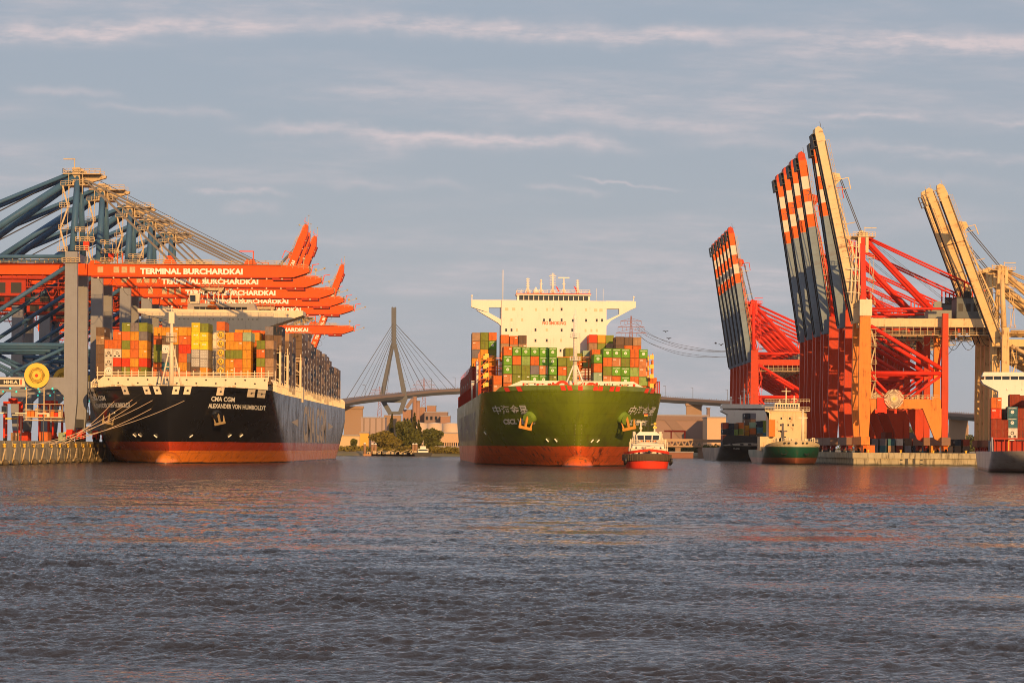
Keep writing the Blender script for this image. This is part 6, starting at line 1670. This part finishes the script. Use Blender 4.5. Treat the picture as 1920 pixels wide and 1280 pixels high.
def pylon_tower(cx_px, D, dxp=0):
    T = P(cx_px, 577, D); g = lambda px, py, dy=0: P(px + dxp, py, D + dy)
    m = MB()
    m.bar(g(738.5, 650), g(738.5, 577), 4.4, 4.2)
    m.bar(g(736.6, 580), g(735.6, 575.5), 1.0, 1.5); m.bar(g(740.6, 580), g(741.6, 575.5), 1.0, 1.5)
    for a, b, c in (((736.5, 645), (715, 749), (732.5, 776)), ((740.5, 645), (760, 749), (750, 775))):
        m.bar(g(*a), g(*b), 3.4, 3.4, w2=4.6, h2=3.8); m.bar(g(*b) + Vector((0, 0, 1.5)), g(*c), 4.4, 4.2)
    m.bar(g(716, 751), g(759, 752), 3.0, 3.0); m.bar(g(731, 774), g(751, 774), 3.6, 3.0)
    m.build('pylon', BSTEEL, BR)
    m = MB(); p0, p1 = g(720.5, 778), g(752, 778); m.span(p0.x, p1.x, D - 7, D + 7, 2, p0.z); m.build('pylon_foot', BCONC, BR)
    m = MB()
    tops = [604, 609, 614, 619, 624, 629, 634, 640]
    for side in (-1, 1):
        ends = [648, 662, 675, 682, 690, 700, 712, 724] if side < 0 else [853, 838, 822, 808, 795, 782, 771, 760]
        for k in range(8):
            ex = ends[k] + dxp
            tt = min(range(len(bp_)), key=lambda i: abs((960 + (bp_[i].x / bp_[i].y) * F_PX) - ex)); e = bp_[tt]
            # slide to the exact place on the deck
            i0 = max(0, min(len(bp_) - 2, tt if (960 + bp_[tt].x / bp_[tt].y * F_PX) <= ex else tt - 1)); a_, b_ = bp_[i0], bp_[i0 + 1]
            pa, pb = 960 + a_.x / a_.y * F_PX, 960 + b_.x / b_.y * F_PX; e = a_.lerp(b_, (ex - pa) / (pb - pa))
            m.tube(g(738.5, tops[k]), e, 0.30 if k in (0, 4) else 0.18, n=5, cap=False)
    m.build('stay_cables', BSTEEL, BR)
pylon_tower(738.5, 2590)
pylon_tower(1075, 2760, 336)
for px, py, D, w_ in ((663, 762, 2520, 8.5), (1301, 757, 2690, 7.5), (1797, 782, 2265, 7.5), (1420, 762, 2610, 6), (1640, 770, 2420, 6), (560, 780, 2400, 6), (1540, 768, 2500, 6), (1905, 790, 2150, 6)):
    p = P(px, py, D); m = MB(); m.span(p.x - w_, p.x + w_, D - 3, D + 3, 2, p.z); m.span(p.x - w_ - 0.8, p.x + w_ + 0.8, D - 4, D + 4, p.z - 2.0, p.z + 0.5); m.build('pier', BCONC, BR)

# ============================================================ power pylons and wires
def power_pylon(px, ptop, D, lab, arms, s=1.0):
    T = P(px, ptop, D); H = T.z - 2; r = empty('power_pylon', (T.x, D, 2)); tag(r, lab, 'power pylon', 'power pylons beyond the harbour')
    m = MB(); bw = H * 0.075
    def hw(z): return bw * (1 - z / H) ** 1.2 + 0.35
    zs = [0]; 
    while zs[-1] < H * 0.97: zs.append(zs[-1] + max(2.2, hw(zs[-1]) * 1.9))
    zs[-1] = H
    for a, b in zip(zs[:-1], zs[1:]):
        for sx, sy in ((-1, -1), (1, -1), (1, 1), (-1, 1)): m.bar((sx * hw(a), sy * hw(a), a), (sx * hw(b), sy * hw(b), b), 0.32 * s)
        for sy in (-1, 1): m.bar((-hw(a), sy * hw(a), a), (hw(b), sy * hw(b), b), 0.2 * s); m.bar((hw(a), sy * hw(a), a), (-hw(b), sy * hw(b), b), 0.2 * s)
    m.build('mast', plain('pylon_paint', (0.28, 0.13, 0.12), 0.8), r)
    for py, w_ in arms:
        z = P(px, py, D).z - 2; m = MB()
        m.bar((-w_, 0, z), (w_, 0, z), 0.35 * s)
        for sx in (-1, 1): m.bar((sx * w_, 0, z), (0, 0, z + w_ * 0.28), 0.25 * s); [m.bar((sx * w_ * f, 0, z), (sx * w_ * f, 0, z - 2.6), 0.22 * s) for f in (1.0, 0.66, 0.36)]
        m.build('cross_arm', plain('pylon_paint', (0.28, 0.13, 0.12), 0.8), r)
    return r
pp = power_pylon(1183.5, 592, 2100, 'tall lattice power pylon rising behind the green ship\'s right stacks', [(602, 8.0), (613, 10.0), (624, 11.5)])
power_pylon(795, 708, 3300, 'lattice power pylon right of the bridge pylon above the factory blocks', [(715, 9), (722, 13), (729, 15)])
power_pylon(712, 724, 3600, 'lattice power pylon seen between the legs left of the bridge pylon', [(731, 10), (737, 14)])
power_pylon(1653, 552, 2350, 'lattice power pylon half hidden behind the red back stays', [(560, 8), (570, 10)])
wl = ['uppermost', 'second', 'third', 'fourth', 'lowest']
for i, (y0_, y1_, y2_) in enumerate([(604, 650, 656.5), (612, 646, 657.5), (616, 652, 658.5), (625, 664, 667), (628, 660, 668)]):
    a = P(1192 + i, y0_, 2100); c = P(1380, y2_, 2200); b = P(1262, y1_ - (0 if i % 2 else 4), 2140); e = P(1560, y2_ - 18, 2300)
    cs = smooth([a, P(1225, (y0_ * 0.45 + y1_ * 0.55), 2120), P(1290, y1_ + 3, 2160), c, e], 8)
    m = MB(); m.path(cs, 0.13, 4); tag(m.build('power_line', CABLE), f'{wl[i]} thin power line sagging right from the tall lattice pylon', 'power line', 'power lines from the tall pylon')

# ============================================================ shore buildings
HZ = plain
def bld(name, lab, cat, px0, px1, py, D, depth, mat, base=2.0, extra=None, grp=None):
    a, b = P(px0, py, D), P(px1, py, D); r = empty(name, ((a.x + b.x) / 2, D, base)); tag(r, lab, cat, grp); w_ = (b.x - a.x) / 2; h = a.z - base
    m = MB(); m.span(-w_, w_, 0, depth, 0, h); m.build('wall', mat, r)
    m = MB(); m.span(-w_ - 0.3, w_ + 0.3, -0.3, depth + 0.3, h, h + 0.7); m.build('roof', plain('roof_dull', (0.30, 0.28, 0.30), 0.8), r)
    if extra: extra(r, w_, h)
    return r
BRICK = plain('works_brick', (0.34, 0.19, 0.13), 0.85); PALE = plain('pale_render', (0.55, 0.36, 0.22), 0.8); SHED = plain('shed_metal', (0.20, 0.15, 0.12), 0.7); GREYB = plain('grey_block', (0.25, 0.17, 0.14), 0.85)
def winrow(n, z0, z1, cols=6, mat=None):
    def f(r, w_, h):
        for k in range(cols):
            x = -w_ + (k + 0.5) * 2 * w_ / cols; m = MB(); m.span(x - w_ / cols * 0.5, x + w_ / cols * 0.5, -0.06, 0.02, h * z0, h * z1); m.build('window', GLASS, r)
    return f
def stripes(r, w_, h):
    m = MB(); n = int(w_ * 2 / 5)
    for k in range(n): x = -w_ + (k + 0.5) * 2 * w_ / n; m.span(x - 0.4, x + 0.4, -0.35, 0.0, 0, h * 0.99)
    m.build('wall_rib', SHED, r)
bld('silo_hall', 'ribbed grey and pink silo hall left of the bridge pylon foot', 'silo hall', 677, 722, 783, 2300, 30, plain('silo_rib', (0.36, 0.27, 0.24), 0.7), extra=stripes)
bld('factory_block', 'square brick factory block right of the bridge pylon foot', 'factory', 755, 774, 768.5, 2500, 30, BRICK, extra=winrow(1, 0.7, 0.8, 3))
bld('factory_block', 'wider brick factory block with a short chimney behind the poplars', 'factory', 779, 797, 764, 2500, 30, BRICK, extra=winrow(1, 0.55, 0.62, 2))
bld('factory_tower', 'brown tower block atop the right part of the factory', 'factory', 800.5, 817, 761, 2520, 20, BRICK)
bld('factory_block', 'low grey factory wing at the foot of the brown tower', 'factory', 796, 839, 773, 2480, 30, GREYB, extra=winrow(1, 0.8, 0.9, 5))
bld('factory_block', 'lowest brick wing at the factory\'s right end', 'factory', 826, 844, 780.5, 2460, 20, BRICK)
for px, py, w_, lab in ((777.5, 744, 1.6, 'tall steel conveyor tower among the factory blocks'), (783.5, 752, 1.6, 'short orange-lit chimney on the brick factory')):
    p = P(px, py, 2495); r = empty('factory_chimney', (p.x, 2495, 2)); tag(r, lab, 'chimney'); m = MB(); m.tube((0, 0, 0), (0, 0, p.z - 2), w_ * 1.5, w_ * 1.2, n=12); m.build('stack', BRICK, r); m = MB(); m.disc((0, 0, p.z - 2), w_ * 1.4, 1.2, 'z', 12); m.build('rim', GREYB, r)
cv = MB(); cv.bar(P(762, 765, 2490), P(774, 748, 2490), 3.0, 3.0); tag(cv.build('conveyor', GREYB), 'sloping grey conveyor rising to the factory\'s steel tower', 'conveyor')
def tank(px0, px1, py, D, lab):
    a, b = P(px0, py, D), P(px1, py, D); rr = (b.x - a.x) / 2; r = empty('storage_tank', ((a.x + b.x) / 2, D + rr, 2)); tag(r, lab, 'storage tank', 'white storage tanks behind the trees'); h = a.z - 2
    m = MB(); m.tube((0, 0, 0), (0, 0, h), rr, n=40); m.build('shell', plain('tank_white', (0.62, 0.46, 0.32), 0.6), r)
    m = MB(); m.tube((0, 0, h), (0, 0, h + rr * 0.09), rr * 1.01, rr * 0.15, n=40); m.build('roof', plain('tank_roof', (0.45, 0.46, 0.52), 0.5), r)
tank(762, 801, 792.5, 1900, 'leftmost pale storage tank, mostly behind the poplars'); tank(800, 829, 793, 1920, 'middle pale storage tank right of the poplars'); tank(829, 862, 793.5, 1930, 'rightmost pale storage tank beside the green hull')
bld('low_building', 'long low pale building under the storage tanks beside the green hull', 'building', 826, 862, 812, 1720, 20, PALE, extra=winrow(1, 0.25, 0.5, 9))
bld('low_building', 'long flat-roofed quay shed left of the big willow tree', 'shed', 600, 692, 820, 1640, 25, SHED, extra=winrow(1, 0.1, 0.4, 8))
bld('roadside_box', 'bright orange box building left of the trees under the bridge', 'building', 674, 691, 811.5, 1600, 8, plain('orange_box', (0.75, 0.38, 0.05), 0.6))
bld('flood_wall', 'low cream flood wall on the shore left of the trees', 'wall', 600, 674, 816.5, 1580, 2, plain('flood_wall_cream', (0.60, 0.44, 0.24), 0.8))
bld('flood_wall', 'low cream flood wall on the shore right of the trees', 'wall', 817, 900, 838, 1520, 2, plain('flood_wall_cream', (0.60, 0.44, 0.24), 0.8))
def slanted(r, w_, h):
    for k in range(4):
        x0_ = -w_ + 14 + k * 26; m = MB(); m.prism([(x0_, h * 0.88), (x0_ + 7, h * 0.88), (x0_ + 26, 0.5), (x0_ + 17, 0.5)][::-1], -0.5, 0.02); m.build('wall_buttress', GREYB, r)
    m = MB(); m.span(-w_, w_, -0.6, 0.02, h * 0.88, h); m.build('roof_fascia', GREYB, r)
bld('warehouse', 'huge brown warehouse with slanting dark buttresses right of the green ship', 'warehouse', 1205, 1328, 779, 1750, 60, plain('warehouse_brown', (0.30, 0.20, 0.165), 0.85), extra=slanted)
bld('warehouse', 'plain pale box warehouse left of the small black ship', 'warehouse', 1326, 1372, 783, 1700, 40, plain('box_pale', (0.62, 0.40, 0.24), 0.8))
p = P(1328, 765, 1900); r = empty('factory_chimney', (p.x, 1900, 2)); tag(r, 'slim grey chimney above the box warehouse', 'chimney'); m = MB(); m.tube((0, 0, 0), (0, 0, p.z - 2), 1.6, 1.2, n=12); m.build('stack', GREYB, r); m = MB(); m.disc((0, 0, p.z - 2), 1.5, 0.8, 'z', 12); m.build('rim', GREYB, r)
# steel truss bridge low on the shore
TB = empty('truss_bridge', (0, 0, 0)); tag(TB, 'low steel truss bridge on the shore between the tug and the black feeder', 'bridge'); D = 1480
a, b = P(1225, 823.5, D), P(1318, 823.5, D); zt_, zb_ = P(1270, 824, D).z, P(1270, 836, D).z
TS = plain('truss_steel', (0.45, 0.30, 0.18), 0.7)
for yy in (0, 7):
    m = MB(); m.bar((a.x, D + yy, zt_), (b.x, D + yy, zt_), 0.9); m.bar((a.x, D + yy, zb_), (b.x, D + yy, zb_), 0.9); n = 8; w_ = (b.x - a.x) / n
    for k in range(n): x = a.x + k * w_; m.bar((x, D + yy, zb_), (x + w_ / 2, D + yy, zt_), 0.6); m.bar((x + w_ / 2, D + yy, zt_), (x + w_, D + yy, zb_), 0.6)
    m.build('truss', TS, TB)
m = MB(); m.span(a.x, b.x, D + 0.5, D + 6.5, zb_ - 0.6, zb_ - 0.1); m.span(a.x - 2, b.x + 60, D + 6.6, D + 9, zt_ - 1.3, zt_ + 0.3); m.build('deck', TS, TB)
m = MB()
for x in (a.x + 1, (a.x + b.x) / 2, b.x - 1): m.span(x - 1.4, x + 1.4, D + 1, D + 6, -2, zb_ - 0.6)
m.build('abutment', BCONC, TB)
bld('harbour_wall', 'reddish harbour wall at the water under the truss bridge', 'wall', 1222, 1300, 848, 1470, 4, plain('harbour_wall_red', (0.28, 0.12, 0.08), 0.8), base=-1)
p = P(1268, 815, 1600); r = empty('portal_jib', (p.x, 1600, 3)); tag(r, 'small red loading frame against the brown warehouse', 'loading frame'); m = MB(); h = P(1268, 808, 1600).z - 3
m.bar((-3, 0, 0), (-3, 0, h), 0.7); m.bar((5, 0, 0), (5, 0, h), 0.8); m.bar((-7, 0, h), (5.4, 0, h), 1.0); m.build('frame', REDM, r)
# far towers beyond the right cranes
for i, (px0, px1, py, D, lab, c_) in enumerate([(1618, 1634, 786, 5200, 'distant blue-grey office tower under the portal beam', (0.30, 0.28, 0.32)), (1775, 1784, 797, 5600, 'distant lilac tower left of the bridge pier', (0.35, 0.25, 0.33)), (1800, 1807, 792, 5700, 'distant purple tower right of the bridge pier', (0.33, 0.14, 0.22)), (1808, 1816, 797, 5500, 'distant cream tower at the far right', (0.60, 0.42, 0.28))]):
    bld('office_tower', lab, 'tower', px0, px1, py, D, 30, plain(f'tower_{i}', c_, 0.7), extra=winrow(1, 0.2, 0.9, 3))

# dolphins, small boats and clutter on the far shore
PILE = plain('pile_brown', (0.30, 0.17, 0.09), 0.8)
for i, (px, py) in enumerate([(684, 832), (698, 833), (704, 833), (775, 833), (780.5, 833)]):
    D = 1476; p = P(px, py, D); r = empty('mooring_pile', (p.x, D, -1)); tag(r, ('lone thick mooring pile left of the willow', 'left pile of the pair by the willow', 'right pile of the pair by the willow', 'left pile of the pair beside the small white boat', 'right pile of the pair beside the small white boat')[i], 'mooring pile', 'mooring piles on the far shore')
    m = MB(); m.tube((0, 0, 0), (0, 0, p.z + 1), 0.75, n=10); m.build('shaft', PILE, r); m = MB(); m.tube((0, 0, p.z + 1), (0, 0, p.z + 1.7), 0.85, 0.4, n=10); m.build('cap', WHITE, r)
p = P(793, 850, 1470); r = empty('small_boat', (p.x, 1470, 0)); tag(r, 'small dark-hulled boat with a white cabin moored under the trees', 'boat')
m = MB(); m.prism([(-4.2, 0.0), (4.2, 0.0), (4.9, 2.0), (-4.9, 2.0)], 0, 5); m.build('hull', BLACKM, r); m = MB(); m.span(-2.8, 2.8, 1, 4, 2.0, 4.0); m.span(-1.5, 1.5, 1.3, 3.5, 4.0, 5.4); m.m = 1; m.span(-2.5, 2.5, 0.95, 1.02, 2.9, 3.6); m.m = 0; m.bar((0, 2, 5.4), (0, 2, 8.5), 0.2); m.build('cabin', [WHITE, GLASS], r)
for i, (px, w_) in enumerate(((706, 7.0), (726, 8.5), (752, 9.0), (766, 4.0))):
    p = P(px, 851, 1472); r = empty('work_pontoon', (p.x, 1472, 0)); tag(r, ('short orange-brown work pontoon by the left piles', 'work pontoon with a small crane arm under the willow', 'longest low pontoon in the middle of the far shore', 'small pontoon left of the white-cabined boat')[i], 'pontoon', 'work pontoons along the far shore')
    m = MB(); m.span(-w_, w_, 0, 5, -0.4, 1.0); m.build('hull', plain('pontoon_paint', (0.45, 0.22, 0.09), 0.7), r)
    m = MB(); 
    for k in range(5): x = random.uniform(-w_ + 0.5, w_ - 1.5); m.span(x, x + random.uniform(0.8, 2.0), 1, 3, 1.0, 1.6 + random.random() * 1.4)
    m.bar((-w_ * 0.3, 2, 1), (w_ * 0.5, 2, 3.6), 0.25); m.build('deck_load', WALKWAY, r)

# birds
for i, (px, py) in enumerate(((1248, 621.5), (1254, 634.5), (1342, 643.5), (1352, 646.5))):
    p = P(px, py, 700); m = MB(); m.ball((0, 0, 0), 0.16, 8, 6, (2.2, 1, 1)); 
    for s_ in (-1, 1):
        b = len(m.v); m.v += [Vector((-0.15, 0, 0.05)), Vector((0.2, 0, 0.05)), Vector((0.15, s_ * 0.5, 0.3)), Vector((-0.05, s_ * 0.85, 0.16))]; m.face([b, b + 1, b + 2, b + 3]); m.face([b + 3, b + 2, b + 1, b])
    o = m.build('bird', BLACKM, None, p); o.rotation_euler = (0, 0, 1.1 + i); tag(o, ('higher dark bird of the left pair in the sky right of the green ship', 'lower dark bird of the left pair right of the green ship', 'higher dark bird of the pair near the far booms', 'lower dark bird of the pair near the far booms')[i], 'bird', 'birds over the harbour')

# ============================================================ trees and shore greenery
def leaf_mat(name, c):
    m = bpy.data.materials.new(name); m.use_nodes = True; t = NT(m.node_tree); bs = t.n['Principled BSDF']
    g = t.n.new('ShaderNodeTexCoord').outputs['Object']; n = t.noise(g, 0.35, 4.0, 0.7); n2 = t.noise(g, 3.0, 2.0)
    c1 = t.mix(t.ramp(n, 0.35, 0.68), tuple(v * 0.5 for v in c), c); c2 = t.mix(t.ramp(n2, 0.4, 0.7, 0, 0.5), c1, (c[0] * 1.5, c[1] * 1.25, c[2]))
    t.l.new(c2, bs.inputs['Base Color']); bs.inputs['Roughness'].default_value = 0.7; bs.inputs['Specular IOR Level'].default_value = 0.2
    return m
LEAF_D = leaf_mat('foliage_dark', (0.105, 0.115, 0.022)); LEAF_O = leaf_mat('foliage_olive', (0.19, 0.16, 0.028)); LEAF_P = leaf_mat('foliage_poplar', (0.08, 0.08, 0.02)); BARK = plain('bark', (0.08, 0.05, 0.03), 0.9)
def leaves(lobes, n, s=0.9, seed=1):
    rng = random.Random(seed); m = MB(); tv = sum(l[3] * l[4] * l[5] for l in lobes)
    for (cx_, cy_, cz_, rx, ry, rz) in lobes:
        k = int(n * rx * ry * rz / tv) + 60
        for _ in range(k):
            while True:
                u = Vector((rng.uniform(-1, 1), rng.uniform(-1, 1), rng.uniform(-1, 1)))
                if u.length <= 1: break
            u = u * (0.62 + 0.38 * rng.random()) / max(u.length, 0.3) if rng.random() < 0.75 else u
            p = Vector((cx_ + u.x * rx * rng.uniform(0.85, 1.1), cy_ + u.y * ry, cz_ + u.z * rz * rng.uniform(0.85, 1.1)))
            a = Vector((rng.gauss(0, 1), rng.gauss(0, 1), rng.gauss(0, 1))).normalized(); b_ = a.orthogonal().normalized(); c_ = a.cross(b_)
            q = s * rng.uniform(0.5, 1.2); i = len(m.v)
            m.v += [p + b_ * q, p + c_ * q * 0.6, p - b_ * q, p - c_ * q * 0.6]; m.face([i, i + 1, i + 2, i + 3])
    return m
def tree(px0, px1, py, D, lab, mat, seed, kind='round', n=2600, grp='trees on the far shore'):
    a, b = P(px0, py, D), P(px1, py, D); w_ = (b.x - a.x) / 2; z0 = 2.2; h = a.z - z0
    r = empty('tree', ((a.x + b.x) / 2, D, z0)); tag(r, lab, 'tree', grp); rng = random.Random(seed)
    lob = []
    if kind == 'round':
        for k in range(15):
            an = rng.uniform(0, 6.28); rad = rng.uniform(0.1, 0.68) * w_; zz = rng.uniform(0.30, 0.86) * h; f = math.sqrt(max(0.05, 1 - (zz / h - 0.4) ** 2 / 0.36))
            lob.append((math.cos(an) * rad * f, math.sin(an) * rad * f * 0.8, zz * 0.98, w_ * rng.uniform(0.26, 0.42), w_ * rng.uniform(0.26, 0.4), h * rng.uniform(0.13, 0.2)))
        lob.append((0, 0, h * 0.5, w_ * 0.6, w_ * 0.5, h * 0.42))
    elif kind == 'poplar':
        for k in range(9): zz = h * (0.12 + 0.82 * k / 8); f = math.sin(math.pi * min(1, (k + 1.3) / 9.6)) ** 0.6; lob.append((rng.uniform(-0.2, 0.2) * w_, 0, zz, w_ * f * 0.85, w_ * f * 0.8, h * 0.10))
    crown = leaves(lob, n, 0.85 if kind == 'round' else 0.65, seed).build('crown', mat, r)
    t_ = MB(); t_.tube((0, 0, -0.4), (0, 0, h * 0.55), max(0.35, w_ * 0.06), w_ * 0.03, n=8)
    for k in range(5):
        an = k * 1.3 + seed; t_.tube((0, 0, h * (0.18 + 0.08 * k)), (math.cos(an) * w_ * 0.5, math.sin(an) * w_ * 0.5, h * (0.45 + 0.08 * k)), w_ * 0.025, w_ * 0.01, n=6)
    t_.build('trunk', BARK, r)
tree(687, 760, 806, 1512, 'broad olive-lit willow left of the pylon foot, widest on the shore', LEAF_O, 3, n=4200)
tree(733, 781, 783.5, 1530, 'tall rounded dark green tree in the middle of the far grove', LEAF_D, 5, n=3600)
tree(750, 796, 797, 1522, 'rounded green tree under the poplars', LEAF_D, 8, n=3200)
tree(781, 836, 803, 1526, 'broad dark green tree at the right of the far grove', LEAF_D, 11, n=3400)
tree(729, 740, 778, 1545, 'slim poplar rising left in the far grove', LEAF_P, 13, 'poplar', 1100)
tree(770, 783, 775, 1545, 'tallest slim poplar in the far grove', LEAF_P, 15, 'poplar', 1400)
tree(780, 792, 789, 1540, 'shorter poplar right beside the tallest one', LEAF_P, 17, 'poplar', 1200)
tree(655, 671, 821, 1530, 'small round tree before the quay shed at the left', LEAF_D, 19, n=800)
tree(1615, 1650, 802, 1900, 'dark tree behind the right quay, seen under the portal beam', LEAF_D, 23, n=900)
tree(1690, 1730, 795, 1950, 'dark hill-like tree behind the right quay legs', LEAF_D, 29, n=900)
tree(1800, 1850, 813, 1950, 'low dark tree left of the yellow crane legs', LEAF_D, 31, n=900)
def bushes(lab, x0, x1, D, h, seed, mat, n):
    rng = random.Random(seed); lob = []
    x = x0
    while x < x1: w_ = rng.uniform(3, 7); lob.append((x, D + rng.uniform(0, 8), 2.2 + h * 0.3, w_, 4, h * rng.uniform(0.4, 0.8))); x += w_ * 1.2
    tag(leaves(lob, n, 0.8, seed).build('undergrowth', mat), lab, 'undergrowth', None, 'stuff')
bushes('olive green undergrowth along the far bank between the two big ships', P(610, 850, 1500).x, P(905, 850, 1500).x, 1498, 3.2, 41, LEAF_O, 5200)
bushes('dark scrub along the bank right of the green ship', P(1215, 850, 1600).x, P(1400, 850, 1600).x, 1560, 6.0, 43, LEAF_D, 3600)
bushes('far dark belt of scrub beyond the right quay', P(1580, 830, 2100).x, P(1900, 830, 2100).x, 2100, 10.0, 47, LEAF_D, 3000)
flush_containers()
bpy.data.objects.remove(YARD_OBJ)
# ------------------------------------------------------------ evening haze
m = MB(); m.span(-14000, 14000, -460, 15200, -7.5, 175)
hm = bpy.data.materials.new('haze_air'); hm.use_nodes = True; nt = hm.node_tree; nt.nodes.clear()
pv = nt.nodes.new('ShaderNodeVolumePrincipled'); pv.inputs['Color'].default_value = (0.80, 0.84, 0.92, 1); pv.inputs['Density'].default_value = 0.00002; pv.inputs['Anisotropy'].default_value = 0.0
ou = nt.nodes.new('ShaderNodeOutputMaterial'); nt.links.new(pv.outputs[0], ou.inputs['Volume'])
hz = m.build('haze', hm); tag(hz, kind='stuff')
